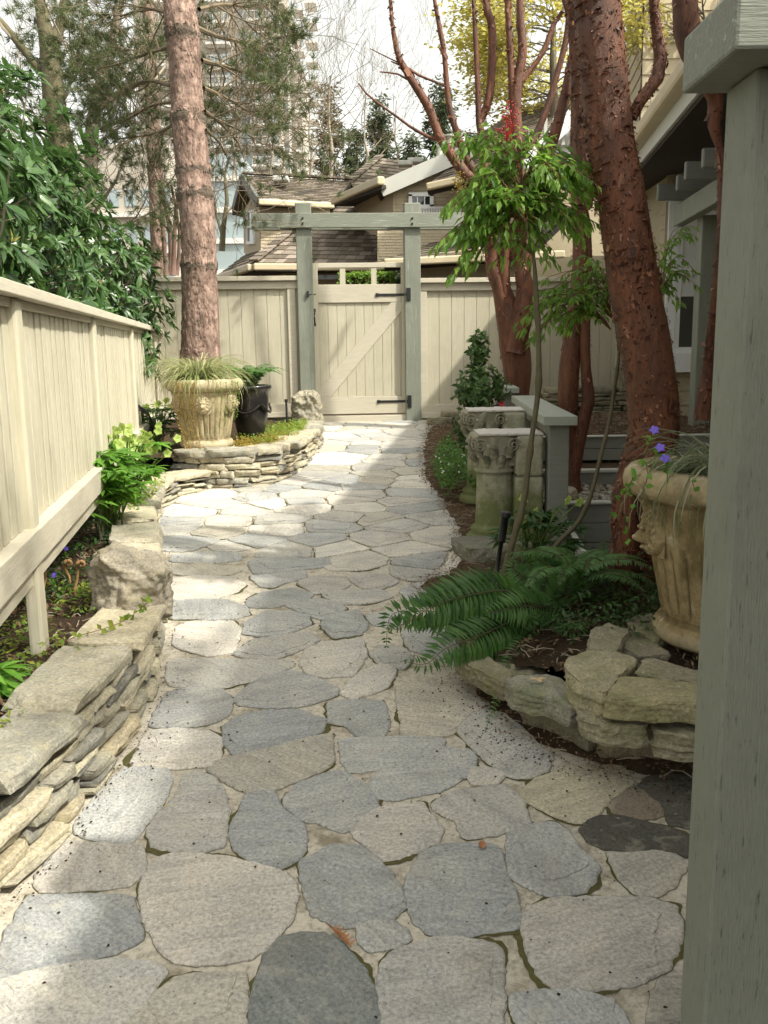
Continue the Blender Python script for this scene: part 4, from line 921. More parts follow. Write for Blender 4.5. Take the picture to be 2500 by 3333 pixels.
# ------------------------------------------------------------------ small fixtures
t_a, t_b = gnd(*c4(480, 1330), .06), at(*c4(524, 1018), 4.35)
a = Vector((t_b.x-.062, 4.25, gz(4.2))); b = at(*c4(527, 1015), 4.2); a = at(*c4(478, 1330), 4.2)
m = MB(); dv = (b-a); t = thing('sprinkler_riser', a, 'black plastic sprinkler riser leaning among the ferns beside the nearer half column', 'sprinkler')
m.tube([a, a+dv*.62], .011, 12); m.build('pipe', M['black'], t, smooth=True); m = MB()
m.tube([a+dv*.58, a+dv*.585, a+dv*.62, a+dv*.93], [.014, .0185, .0185, .0175], 16); m.build('sleeve', M['black'], t, smooth=True); m = MB()
m.tube([a+dv*.925, a+dv*.93, a+dv*.99, a+dv*1.0], [.02, .027, .028, .02], 8); m.build('nozzle', M['black'], t)
a = at(*dd(620, 912), 9.0); b = at(*dd(618, 862), 9.0); m = MB(); t = thing('sprinkler_riser', a, 'thin black sprinkler riser in the raised bed beside the square boulder', 'sprinkler')
m.tube([a, b], .011, 8); m.build('pipe', M['black'], t); m = MB(); m.tube([b-Vector((0, 0, .03)), b], .017, 8); m.build('nozzle', M['black'], t)
m = MB()
for k in range(3):
    P = [at(*dd(x+k*3, y+k*5), 7.3+.05*k) for x, y in ((286, 874), (300, 876), (315, 886), (325, 902), (324, 925), (315, 945), (302, 965))]; m.tube(P, .008, 8)
m.tube([at(*dd(281, 844), 7.3), at(*dd(289, 880), 7.3), at(*dd(292, 905), 7.3)], [.003, .006, .007], 6)
tag(m.build('garden_hose', M['black'], smooth=True), 'coil of thin black hose in the bed between the left fence and the pale urn', 'hose')

# ------------------------------------------------------------------ trunks
def trunkpts(P):
    """(fn, x, y, Y, width in photograph pixels)"""
    out = []; rad = []
    for fn, x, y, Y, wpx in P:
        q = at(*fn(x, y), Y); out.append(q); dep = (q-Vector((0, 0, EYE))).dot(_F); rad.append(wpx/2*dep/FPX)
    return out, rad
def smoothpath(P, rad, st):
    P = [Vector(p) for p in P]; O = []; Rr = []
    for i in range(len(P)-1):
        p0, p1, p2, p3 = P[max(0, i-1)], P[i], P[i+1], P[min(len(P)-1, i+2)]; n = max(1, int((p2-p1).length/st))
        for k in range(n):
            t_ = k/n; O.append(.5*((2*p1)+(p2-p0)*t_+(2*p0-5*p1+4*p2-p3)*t_*t_+(3*p1-p0-3*p2+p3)*t_**3)); Rr.append(rad[i]+(rad[i+1]-rad[i])*t_)
    O.append(P[-1]); Rr.append(rad[-1]); return O, Rr
def flakes(m, P, rad, n, size, rr_, mat=1, curl=1.):
    """little curls of peeling bark standing off the trunk"""
    for _ in range(n):
        i = rr_.randrange(len(P)-1); t_ = rr_.random(); c_ = P[i]*(1-t_)+P[i+1]*t_; r = rad[i]
        d = (P[i+1]-P[i]).normalized(); a = rr_.random()*2*math.pi; x = d.cross(Vector((.3, 1, .2))).normalized(); y = d.cross(x)
        nr = x*math.cos(a)+y*math.sin(a); tn = d.cross(nr); w_ = size*rr_.uniform(.15, .9)*.45; h_ = size*rr_.uniform(.4, 2.6)*.7
        if size < .03 and rr_.random() < .12: w_, h_ = h_, w_*.8
        o = c_+nr*(r*.97); li = size*rr_.uniform(.15, .9)*curl
        if rr_.random() < .5: d = -d
        sk = tn*rr_.uniform(-.3, .3)*h_
        V = [o-tn*w_-d*h_*.5, o+tn*w_-d*h_*.5, o+tn*w_*.9+nr*li*.25+d*0+sk*.3, o-tn*w_*.9+nr*li*.35+sk*.3, o+tn*w_*.6+nr*li+d*h_*.5+sk, o-tn*w_*.7+nr*li*1.1+d*h_*.4+sk]
        m.add([tuple(q) for q in V], [(0, 1, 2, 3), (3, 2, 4, 5)], mat)
def redtree(label, limbs, flk, seed, base, size=.02):
    t = thing('paperbark_maple', base, label, 'tree'); r_ = random.Random(seed)
    for k, P in enumerate(limbs):
        p, rd = trunkpts(P); near = rd[0] > .03
        p, rd = smoothpath(p, rd, .05 if near else .08); m = MB()
        m.tube(p, rd, 28 if near else 10, 0, rough=.055 if near else .12, seed=seed)
        f_ = flk[k] if k < len(flk) else 40
        L = sum((p[i+1]-p[i]).length for i in range(len(p)-1))
        flakes(m, p, rd, f_, size if near else size*.6, r_)
        if near: flakes(m, p, rd, f_//14, size*2.2, r_, curl=.4)
        m.build('trunk' if k == 0 else 'limb', [M['paper'], M['flake']], t, smooth=False if 0 else True)
    return t
redtree('big leaning paperbark maple with peeling cinnamon bark, just behind the right urn', [
 [(dd,1385,1330,4.0,165),(dd,1375,1200,4.0,150),(dd,1392,1060,4.0,160),(dd,1412,930,4.0,160),(dd,1402,800,4.02,164),(dd,1367,600,4.05,160),(dd,1342,430,4.07,152),(dd,1319,300,4.1,150),(dd,1289,0,4.15,150),(dd,1277,-200,4.2,150),(dd,1270,-420,4.2,150)],
 [(dd,1350,1310,3.9,90),(dd,1350,1180,3.9,86),(dd,1350,1080,3.92,80),(dd,1372,980,3.95,70),(dd,1392,930,4.0,60)],
 [(c2,1070,510,4.1,36),(c2,1105,440,4.1,40),(c2,1180,340,4.15,44),(c2,1196,250,4.2,42),(c2,1175,120,4.2,34),(c2,1165,0,4.2,32),(c2,1150,-160,4.2,26)],
 [(c2,860,900,4.6,60),(c2,862,620,4.6,58),(c2,845,350,4.6,56),(c2,830,120,4.6,54),(c2,815,-100,4.6,50)],
], [5200, 900, 700, 600], 11, tuple(at(*dd(1385, 1310), 4.0)), .017)
redtree('multi-stemmed paperbark maple standing against the fence behind the far handrail', [
 [(c4,572,520,9.3,78),(c4,575,400,9.3,92),(c4,562,290,9.3,98),(c4,545,200,9.3,88),(c4,510,60,9.3,60),(c2,480,1180,9.3,52),(c2,465,1080,9.3,46),(c2,450,940,9.2,40),(c2,440,800,9.1,36),(c2,370,770,9.,36),(c2,300,680,9.,34),(c2,240,590,9.,30),(c2,190,460,9.,28),(c2,110,330,9.,24),(c2,62,240,9.,18),(c2,38,120,9.,13),(c2,28,0,9.,11),(c2,20,-120,9.,8)],
 [(c4,565,330,9.2,64),(c4,590,200,9.2,70),(c4,612,60,9.2,60),(c2,600,1180,9.2,52),(c2,620,1040,9.2,44),(c2,600,900,9.2,42),(c2,575,700,9.2,42),(c2,572,560,9.2,40),(c2,568,480,9.2,38),(c2,575,370,9.2,34),(c2,598,220,9.2,30),(c2,590,100,9.2,26),(c2,586,-60,9.2,22)],
 [(c4,550,230,9.25,40),(c4,530,100,9.25,36),(c2,520,1150,9.25,34),(c2,522,1020,9.25,30),(c2,470,860,9.25,28),(c2,400,760,9.2,26),(c2,350,665,9.2,26),(c2,310,560,9.2,22),(c2,278,430,9.2,19),(c2,262,250,9.2,16),(c2,248,160,9.2,17),(c2,218,0,9.2,12),(c2,200,-120,9.2,9)],
 [(c2,570,1150,9.3,32),(c2,500,900,9.3,26),(c2,430,700,9.3,26),(c2,425,600,9.3,26),(c2,412,530,9.3,24),(c2,405,380,9.3,17),(c2,395,160,9.3,16),(c2,386,0,9.3,12),(c2,380,-100,9.3,10)],
 [(c2,412,530,9.3,24),(c2,450,440,9.3,26),(c2,466,300,9.3,27),(c2,467,120,9.3,26),(c2,445,40,9.3,24),(c2,436,-60,9.3,22)],
 [(c2,566,540,9.2,28),(c2,555,400,9.2,24),(c2,545,200,9.2,22),(c2,538,90,9.2,20),(c2,530,-60,9.2,18)],
 [(c2,585,360,9.2,20),(c2,620,320,9.2,17),(c2,690,220,9.2,18),(c2,730,110,9.2,15),(c2,770,50,9.2,12)],
 [(c2,240,605,9.,12),(c2,190,590,9.,12),(c2,110,545,9.,10),(c2,50,500,9.,8),(c2,-20,450,9.,7),(c2,-80,400,9.,6),(c2,-110,360,9,4)],
 [(c2,185,345,9.,5),(c2,100,290,9,5),(c2,20,250,9.,4),(c2,-60,210,9,3)],
 [(c2,270,375,9.,5),(c2,225,355,9.,8),(c2,150,325,9.,8),(c2,90,290,9,6),(c2,30,265,9,4)],
 [(c2,-20,310,9.,4),(c2,60,320,9.,6),(c2,105,345,9.,7)],
], [600, 400, 160, 80, 120, 120, 60, 10, 0, 0, 0], 12, tuple(at(*c4(572, 520), 9.3)), .026)
redtree('twin-trunked dark red paperbark maple rising from the gravel terrace', [
 [(c4,812,945,6.05,72),(c4,808,860,6.05,56),(c4,800,700,6.05,60),(c4,795,520,6.05,66),(c4,802,380,6.05,66),(c4,822,200,6.05,58),(c4,838,60,6.05,54),(c2,850,1100,6.05,52),(c2,840,900,6.05,46),(c2,835,640,6.05,44),(c2,835,400,6.1,42),(c2,830,100,6.1,40),(c2,820,-100,6.1,38)],
 [(c4,808,905,6.0,48),(c4,838,740,6.0,40),(c4,866,600,6.0,42),(c4,884,540,6.0,40),(c4,872,400,6.0,34),(c4,868,250,6.0,34),(c4,874,100,6.0,32),(c2,880,1100,6.05,30),(c2,860,900,6.1,28),(c2,770,760,6.1,30)],
 [(c2,690,710,6.2,34),(c2,725,620,6.2,36),(c2,765,480,6.2,34),(c2,800,330,6.2,32),(c2,822,200,6.2,30),(c2,815,60,6.2,30),(c2,800,-80,6.2,28)],
 [(c2,625,640,6.4,24),(c2,660,580,6.4,24),(c2,700,480,6.4,22),(c2,745,330,6.4,20),(c2,785,180,6.4,20),(c2,800,60,6.4,22),(c2,782,0,6.4,22),(c2,770,-90,6.4,20)],
], [500, 200, 160, 80], 13, tuple(at(*c4(812, 945), 6.05)), .018)
redtree('leaning paperbark maple with pink upper bark, glimpsed between the pergola post and the near post', [
 [(c4,1375,620,5.2,60),(c4,1395,480,5.2,50),(c4,1408,380,5.2,46),(c2,1465,1100,5.0,50),(c2,1475,800,5.0,52),(c2,1450,640,5.0,22),(c2,1425,540,5.0,40),(c2,1432,430,5.0,50),(c2,1385,330,4.95,60),(c2,1330,230,4.9,70),(c2,1310,130,4.9,84),(c2,1300,0,4.9,78),(c2,1290,-120,4.9,70)],
], [420], 14, tuple(at(*c4(1375, 620), 5.2)), .02)
# big pine
pp, rd = trunkpts([(c1,868,1640,9.0,150),(c1,866,1500,9.0,124),(c1,865,1327,9.0,116),(c1,860,1180,9.0,113),(c1,856,1000,9.0,110),(c1,846,860,9.02,112),(c1,832,700,9.05,108),(c1,815,530,9.05,107),(c1,808,420,9.1,103),(c1,796,220,9.1,103),(c1,785,110,9.1,106),(c1,775,0,9.15,100),(c1,765,-200,9.2,98),(c1,750,-500,9.2,90)])
t = thing('pine_tree', tuple(at(*c1(866, 1400), 9.0)), 'tall pine with pinkish flaking bark standing in the raised bed behind the pale urn', 'tree')
p, rr_ = smoothpath(pp, rd, .03); knots = [at(*c1(790, 150), 9.1).z, at(*c1(815, 520), 9.05).z, at(*c1(840, 745), 9.05).z, at(*c1(850, 850), 9.02).z, at(*c1(862, 1150), 9.).z]
rr_ = [r*(1+.07*max(math.exp(-((q.z-k)/.035)**2) for k in knots)) for q, r in zip(p, rr_)]
g = M['pine']
m = MB(); m.tube(p, rr_, 64, 0, rough=.035, seed=4); r6 = random.Random(6)
def plates(m, P, rad, n, s0, rr_, mats):
    for _ in range(n):
        i = rr_.randrange(len(P)-1); c_ = P[i].lerp(P[i+1], rr_.random()); a = rr_.random()*6.2832; d = (P[i+1]-P[i]).normalized(); x = d.cross(Vector((0, 1, 0))).normalized(); y = d.cross(x)
        nr = x*math.cos(a)+y*math.sin(a); tn = d.cross(nr); o = c_+nr*(rad[i]*1.0); w_ = s0*rr_.uniform(.4, 1); h_ = s0*rr_.uniform(.7, 2.2); li = .003+.005*rr_.random(); k = 6; V = []
        for q in range(k): an = q*6.2832/k; V.append(o+tn*(w_*math.cos(an)*rr_.uniform(.7, 1.2))+d*(h_*math.sin(an)*rr_.uniform(.7, 1.2))-nr*.006)
        V += [o+(v_-o)*.72+nr*(li+.006*.28) for v_ in V]; m.add([tuple(v_) for v_ in V], [tuple(range(k, 2*k))]+[(q, (q+1) % k, k+(q+1) % k, k+q) for q in range(k)], mats)
plates(m, p, rr_, 3600, .016, r6, 0)
m.build('trunk', M['pine'], t, smooth=False)
for kz, kh in zip(knots, (.07, .05, .04, .07, .045)):
    seg_ = [(q, r) for q, r in zip(p, rr_) if abs(q.z-kz) < kh]
    if len(seg_) > 2: m = MB(); m.tube([q for q, r in seg_], [r*(.985+.05*math.sin(math.pi*i/(len(seg_)-1))) for i, (q, r) in enumerate(seg_)], 48, rough=.09, seed=int(kz*7)); plates(m, [q for q, r in seg_], [r*1.02 for q, r in seg_], 60, .014, r6, 0); m.build('branch_whorl', M['knot'], t, smooth=True)
PINE_T = t; PINE_P = p
# ------------------------------------------------------------------ leaves
def unit(a): return a/(np.linalg.norm(a, axis=-1, keepdims=True)+1e-9)
TPL = {
 'broad': (np.array([(0,0,0),(-.42,.3,.05),(0,.3,0),(.42,.3,.05),(-.40,.64,.0),(0,.66,-.04),(.40,.64,.0),(0,1,-.14)]), np.array([(0,2,1),(0,3,2),(1,2,5),(1,5,4),(2,3,6),(2,6,5),(4,5,7),(5,6,7)])),
 'leaf': (np.array([(0,0,0),(-.5,.42,.06),(.5,.42,.06),(0,.5,0),(0,1,-.10)]), np.array([(0,3,1),(0,2,3),(1,3,4),(3,2,4)])),
 'quad': (np.array([(0,0,0),(-.5,.45,0),(.5,.45,0),(0,1,0)]), np.array([(0,2,1),(1,2,3)])),
 'needle': (np.array([(-.5,0,0),(.5,0,0),(0,1,0)]), np.array([(0,1,2)])),
}
def leaves(m, P, D, N, L, W, tpl='leaf', mat=0):
    P = np.asarray(P, float); 
    if len(P) == 0: return
    D = unit(np.asarray(D, float)); N = np.asarray(N, float); X = unit(np.cross(D, N)); Z = np.cross(X, D)
    L = np.broadcast_to(np.asarray(L, float), (len(P),)); W = np.broadcast_to(np.asarray(W, float), (len(P),))
    T, F = TPL[tpl]; k = len(T)
    V = P[:, None, :]+X[:, None, :]*(T[None, :, 0, None]*W[:, None, None])+D[:, None, :]*(T[None, :, 1, None]*L[:, None, None])+Z[:, None, :]*(T[None, :, 2, None]*L[:, None, None])
    f = F[None]+np.arange(len(P))[:, None, None]*k
    m.add(V.reshape(-1, 3), f.reshape(-1, 3), mat)
RS = np.random.RandomState(4)
def blob(n, c, r, surf=.5, seed=0):
    s = np.random.RandomState(seed); d = unit(s.normal(size=(n, 3))); q = surf+(1-surf)*s.rand(n)**.6
    q *= 1+.16*np.array([noise.noise(Vector((x*2.3+seed, y*2.3, z*2.3))) for x, y, z in d])*2
    return np.array(c)+d*q[:, None]*np.array(r), d
def whorls(m, P, out, nl, L, W, s, tpl='broad', mat=0, droop=.25, spread=.75):
    A = []; Dd = []; Nn = []; LL = []
    for p, o in zip(P, out):
        o = Vector(o).normalized(); x = o.cross(Vector((.2, .3, 1))).normalized(); y = o.cross(x); a0 = s.rand()*6.28
        for k in range(nl):
            a = a0+k*2.4; dr = (x*math.cos(a)+y*math.sin(a))*spread+o*(.75-.5*s.rand())+Vector((0, 0, -droop*(.3+s.rand())))
            A.append(p); Dd.append(dr); Nn.append(o+dr.cross(Vector((s.normal(), s.normal(), s.normal())))*.15); LL.append(L*(.45+.75*s.rand()))
    LL = np.array(LL); leaves(m, A, Dd, Nn, LL, LL*W, tpl, mat)
# ------------------------------------------------------------------ rhododendrons behind the left fence
def rhodo(label, c, r, n, seed):
    t = thing('rhododendron', (c[0], c[1], .5), label, 'shrub'); s = np.random.RandomState(seed)
    P, d = blob(n, c, r, .62, seed); keep = (P[:, 2] > .9) & (P[:, 0] < FX(P[:, 1])+.22+.1*s.rand(len(P))) | (P[:, 2] > 1.85); P, d = P[keep], d[keep]
    out = d+np.array([0, 0, .55]); m = MB(); whorls(m, P, out, 9, .125, .34, s, droop=.45); 
    k = s.rand(len(P)) < .09; whorls(m, P[k]+unit(out[k])*.01, out[k], 4, .055, .22, s, 'leaf', 1, droop=-.5, spread=.3)
    m.build('foliage', [M['rhodo'], M['rbud']], t)
    m = MB(); 
    for i in range(34):
        q = P[s.randint(len(P))]; b = Vector((c[0]+s.normal()*.25, c[1]+s.normal()*.35, .5)); q = Vector(q); mid = b.lerp(q, .55)+Vector((s.normal()*.1, s.normal()*.1, -.05)); m.tube([b, b.lerp(mid, .5)+Vector((s.normal()*.04, 0, 0)), mid, q], [.020, .016, .012, .004], 6)
    for i in range(300):
        q = Vector(P[s.randint(len(P))]); cc_ = Vector(c); b = q.lerp(cc_, .25)+Vector((s.normal()*.05, s.normal()*.05, -.06)); m.tube([b, q], [.006, .003], 4, cap=False)
    m.build('stems', M['twigl'], t)
rhodo('large glossy rhododendron overhanging the near end of the left fence', (-2.42, 4.25, 2.05), (.85, 1.15, 1.15), 1200, 1)
rhodo('tall glossy rhododendron behind the middle of the left fence', (-2.95, 6.3, 2.1), (1.1, 1.3, 1.35), 1500, 2)
rhodo('farthest rhododendron of the row, filling the corner where the two fences meet', (-3.0, 8.5, 1.8), (.95, 1.3, 1.30), 1500, 3)
# ------------------------------------------------------------------ ferns
def frond(m, P, wid, npair, s, mat=0, tilt=0., stem=None, ref=None):
    """P: the midrib as world points; leaflets taper to the tip"""
    p, _ = smoothpath(P, [0]*len(P), .01); n = len(p); A = []; D = []; N = []; L = []
    for k in range(npair):
        t_ = .10+.9*k/npair; i = min(n-2, int(t_*(n-1))); d = (p[i+1]-p[i]).normalized(); sd = d.cross(Vector((tilt, 0, 1)) if ref is None else Vector(ref)).normalized(); up = sd.cross(d)
        ln = wid*1.3*(math.sin(min(1, (t_-.03)*2.6)*math.pi/2))*(1-t_**2.2)**.8*(.9+.2*s.rand())
        for q in (-1, 1):
            A.append(p[i]); dr = sd*q+d*(.28+.1*s.rand())-up*(.12+.15*s.rand()); D.append(dr); N.append(up+sd*q*.2); L.append(max(.006, ln))
    L = np.array(L); leaves(m, A, D, N, L, np.maximum(.009, L*.25), 'leaf', mat)
    m.tube(p[::3], [.0032*(1-i/len(p[::3])*.7) for i in range(len(p[::3]))], 5, stem if stem is not None else 1, cap=False)
def arch(b, az, L, up, s, k=6):
    """a frond that rises and arches over"""
    P = []; el = up; q = Vector(b)
    for i in range(k+1):
        P.append(q.copy()); q = q+Vector((math.cos(az)*math.cos(el), math.sin(az)*math.cos(el), math.sin(el)))*(L/k); el -= (up+.45)/k*(1.1+.2*s.rand())
    return P
s = np.random.RandomState(7)
FB = atz(*c6(700, 250), .50); t = thing('sword_fern', (.78, 3.75, .42), 'large dark green sword fern arching over the right edge of the path', 'fern')
FR = [   # midribs read from the photograph (pixel, distance)
 ([(c6,640,200,3.75),(c6,520,165,3.6),(c6,380,180,3.45),(c6,220,225,3.35),(c6,100,300,3.3),(c6,5,330,3.28)], .125, 44, 0),
 ([(c6,660,260,3.7),(c6,560,290,3.5),(c6,410,360,3.3),(c6,270,410,3.15),(c6,180,480,3.08),(c6,80,465,3.05)], .115, 40, 0),
 ([(c6,790,250,3.75),(c6,640,228,3.5),(c6,560,235,3.42),(c6,430,262,3.3)], .105, 26, 1),
 ([(c6,640,210,3.8),(c6,480,230,3.6),(c6,300,255,3.5),(c6,150,250,3.45),(c6,30,270,3.42),(c6,10,420,3.36)], .11, 42, 0),
 ([(c6,700,300,3.7),(c6,760,330,3.5),(c6,830,340,3.4),(c6,885,300,3.3)], .06, 22, 1),
 ([(c6,640,270,3.7),(c6,540,330,3.55),(c6,420,330,3.45),(c6,330,300,3.4),(c6,260,330,3.36)], .10, 32, 0),
 ([(c6,660,230,3.8),(c6,700,120,3.8),(c6,690,50,3.78),(c6,640,10,3.75)], .09, 30, 1),
 ([(c6,680,220,3.85),(c6,620,130,3.85),(c6,560,70,3.9),(c6,560,20,3.92)], .08, 26, 1),
 ([(c6,700,260,3.8),(c6,780,160,3.7),(c6,800,60,3.65),(c6,770,10,3.6)], .08, 26, 1),
 ([(c6,690,300,3.7),(c6,600,380,3.4),(c6,540,470,3.25),(c6,500,600,3.05),(c6,460,700,2.95),(c6,430,800,2.9)], .035, 36, 1),
 ([(c6,640,300,3.7),(c6,520,380,3.45),(c6,400,420,3.3),(c6,330,470,3.2)], .08, 26, 0),
 ([(c6,700,330,3.65),(c6,740,390,3.5),(c6,700,450,3.4)], .05, 16, 1),
]
for P, wd, npair, mt in FR:
    m = MB(); frond(m, [at(*fn(x, y), Y) for fn, x, y, Y in P], wd, int(npair*1.15), s, mt, stem=2, ref=(s.uniform(-.2, .2), -1, .55)); m.build('frond', [M['fern'], M['fern2'], M['stem']], t)
for k in range(14):
    m = MB(); az = s.rand()*6.28; frond(m, arch((.80+s.normal()*.05, 3.75+s.normal()*.05, .44), az, .36+.14*s.rand(), 1.0+.3*s.rand(), s), .065, 36, s, int(s.rand() < .4), stem=2); m.build('frond', [M['fern'], M['fern2'], M['stem']], t)
t = thing('sword_fern', (1.35, 4.35, .4), 'pale green upright fern between the stair stringer and the red trunk', 'fern')
for P, wd, npair in (([(c4,930,1400,4.2),(c4,945,1300,4.15),(c4,950,1200,4.1),(c4,945,1130,4.08)], .04, 32), ([(c4,960,1420,4.1),(c4,1020,1300,3.95),(c4,1070,1220,3.85),(c4,1130,1185,3.8)], .055, 30), ([(c4,900,1400,4.3),(c4,860,1320,4.3),(c4,820,1250,4.3),(c4,790,1225,4.3)], .05, 30), ([(c4,1000,1420,4.1),(c4,1080,1330,4.0),(c4,1150,1280,3.95)], .05, 26), ([(c4,900,1400,4.2),(c4,830,1370,4.1),(c4,760,1340,4.),(c4,700,1330,3.95)], .055, 30), ([(c4,900,1400,4.2),(c4,870,1330,4.1),(c4,810,1290,4.),(c4,740,1270,3.95)], .05, 30)):
    m = MB(); frond(m, [at(*fn(x, y), Y) for fn, x, y, Y in P], wd, npair, s, 0, stem=1); m.build('frond', [M['fern2'], M['stem']], t)
for k in range(8):
    m = MB(); az = s.rand()*6.28; frond(m, arch((1.32+s.normal()*.05, 4.2+s.normal()*.05, .42), az, .34, 1.1, s), .05, 32, s, 0, stem=1); m.build('frond', [M['fern2'], M['stem']], t)
t = thing('soft_fern', PB2+Vector((0, 0, .44)), 'feathery fern growing in the glossy black pot', 'fern')
for k in range(16):
    m = MB(); az = -1.9+k*.42 if k < 9 else s.rand()*6.28; frond(m, arch(PB2+Vector((s.normal()*.03, s.normal()*.03, .44)), az, .40+.14*s.rand(), 1.3, s), .065, 30, s, 0, stem=1); m.build('frond', [M['fern2'], M['stem']], t)
# fiddleheads of a fern in the left foreground
fb = atz(*dd(60, 1300), .44)
def fiddles(label, spots, hgt, base):
    t = thing('fiddlehead_fern', base, label, 'fern')
    for x, y, h_ in spots:
        m = MB(); P = [Vector((x, y, base[2]+h_*k/5))+Vector((.01*math.sin(k+x*40), .008*math.cos(k*2), 0)) for k in range(6)]; c0 = P[-1]; sg = 1 if int(x*1000) % 2 else -1
        for k in range(14): a = k*.5; r = .020*(1-k/16); P.append(c0+Vector((sg*(.020-r*math.cos(a)), 0, r*math.sin(a))))
        m.tube(P, [.006]*6+[.008*(1-k/22) for k in range(14)], 7); m.build('crozier', M['jfid'], t, smooth=True)
M['jfid'] = m_simple('fuzzy_crozier', (.30, .17, .07), .9, .4, 60, .9)
fiddles('cluster of brown uncurling fern fiddleheads in the left foreground bed', [(fb.x+s.normal()*.07, fb.y+s.normal()*.08, (.13+.16*s.rand())) for _ in range(16)], .2, (fb.x, fb.y, .42))
q = at(*c4(870, 1400), 3.9); fiddles('single orange fiddlehead curling up among the right ferns', [(q.x, 3.9, at(*c4(870, 1310), 3.9).z-.42)], .2, (q.x, 3.9, .42))
# ------------------------------------------------------------------ nandina
def nandina(label, stems, clus, seed, berries=(), flowers=()):
    s = np.random.RandomState(seed); p0 = at(*stems[0][0][0](*stems[0][0][1:3]), stems[0][0][3])
    t = thing('heavenly_bamboo', p0, label, 'shrub')
    for P in stems:
        pts, rd = trunkpts(P); pts, rd = smoothpath(pts, rd, .04); rd = [r*(1.25 if i % 7 == 0 else 1)*(1+.06*s.normal()) for i, r in enumerate(rd)]; m = MB(); m.tube(pts, rd, 10, rough=.1); m.build('stem', M['stem'], t, smooth=True)
    m = MB(); mt = MB()
    for (fn, x, y, Y, hub, n, spread, L0) in clus:
        c_ = at(*fn(x, y), Y); H = at(*fn(*hub), Y)
        for k in range(n):
            az = s.rand()*6.28; el = s.uniform(-.5, 1.1); dr = Vector((math.cos(az)*math.cos(el), math.sin(az)*math.cos(el)*.8, math.sin(el))); 
            tgt = c_+Vector((dr.x*spread[0], dr.y*spread[0], dr.z*spread[1]))*(.35+.9*s.rand()); mid = H.lerp(tgt, .5)+Vector((0, 0, .05+.05*s.rand()))
            pth, _ = smoothpath([H, mid, tgt], [0]*3, .03); mt.tube(pth, [.0028*(1-i/len(pth)*.6) for i in range(len(pth))], 4, cap=False)
            # leaflets along the outer half, in opposite pairs with a drooping habit
            A = []; D = []; N = []
            for i in range(len(pth)//3, len(pth)):
                if s.rand() < .47:
                    d = (pth[i]-pth[i-1]).normalized(); sd = d.cross(Vector((0, 0, 1))).normalized(); br = .03+.05*s.rand()
                    for q_ in (-1, 1):
                        e = pth[i]+sd*q_*br+d*br*.7+Vector((0, 0, -.012)); mt.tube([pth[i], e], [.0014, .0009], 3, cap=False)
                        for w_ in (-1, 0, 1): A.append(pth[i].lerp(e, .35 if w_ else 1) if w_ < 1 else e.lerp(pth[i], .3)); D.append(sd*q_*(.8 if w_ != 1 else .2)+d*(.5+.5*w_)+Vector((s.normal()*.25, s.normal()*.25, -.55-.4*s.rand()))); N.append(Vector((s.normal()*.5, s.normal()*.5-.3, 1)))
            if A: LL = L0*(.7+.5*s.rand(len(A))); leaves(m, A, D, N, LL, LL*.36, 'leaf')
    m.build('foliage', M['nand'], t); mt.build('leaf_stalks', M['rstem'], t)
    for fn, x, y, Y, n, rad, mat_, nm in list(berries)+list(flowers):
        c_ = at(*fn(x, y), Y); m = MB()
        for k in range(n):
            u = s.rand(); q = c_+Vector((s.normal()*rad*.45*(1-u*.5), s.normal()*rad*.4, (u-.5)*rad*2)); r = .0042
            m.lathe([(0, -r), (r*.8, -r*.5), (r, 0), (r*.8, r*.5), (0, r)], q, 6)
            if k % 3 == 0: m.tube([c_+Vector((0, 0, -rad)), q], [.0012, .0008], 3, cap=False)
        m.build(nm, M[mat_], t, smooth=True)
nandina('tall heavenly bamboo with red berries, its thin stem rising from the ferns', [
  [(c4,510,1325,4.05,26),(c4,560,1130,4.05,22),(c4,605,960,4.07,20),(c4,635,720,4.1,19),(c4,665,500,4.1,19),(c4,668,300,4.1,18),(c4,658,100,4.1,17),(c2,650,1150,4.1,13),(c2,625,960,4.1,12),(c2,600,800,4.1,10),(c2,585,640,4.1,7)],
 ], [(c2,450,800,4.1,(600,820),11,(.22,.14),.062),(c2,660,760,4.1,(600,780),10,(.24,.13),.060),(c2,600,880,4.1,(610,930),11,(.19,.12),.060),(c2,560,660,4.1,(590,700),9,(.15,.07),.058),(c2,450,900,4.1,(610,940),12,(.13,.15),.062),(c2,780,760,4.15,(620,830),12,(.13,.12),.058),(c2,740,900,4.15,(620,950),12,(.13,.12),.06),(c2,340,880,4.05,(560,860),6,(.07,.09),.062),(c2,300,640,4.1,(560,700),5,(.09,.05),.055),(c2,420,1020,4.05,(610,960),7,(.08,.10),.06),(c2,560,1010,4.1,(615,960),9,(.15,.09),.062),(c2,720,1040,4.1,(620,980),9,(.12,.08),.058),(c2,860,980,4.2,(640,960),6,(.09,.09),.058),(c2,360,1130,4.05,(600,1000),6,(.06,.09),.06),(c2,300,1000,4.05,(600,950),6,(.07,.08),.062),(c2,470,960,4.0,(610,950),9,(.12,.12),.062),(c2,860,860,4.2,(620,880),8,(.10,.12),.058),(c2,600,1110,4.15,(640,1100),6,(.12,.07),.055),(c2,830,700,4.2,(620,780),7,(.10,.08),.055)],
 31, berries=((c2,530,530,4.1,70,.075,'red','berries'),(c2,910,895,4.2,22,.04,'red','berries')), flowers=((c2,330,790,4.1,60,.05,'ystem','flower_panicle'),)) if 'ystem' in M else None
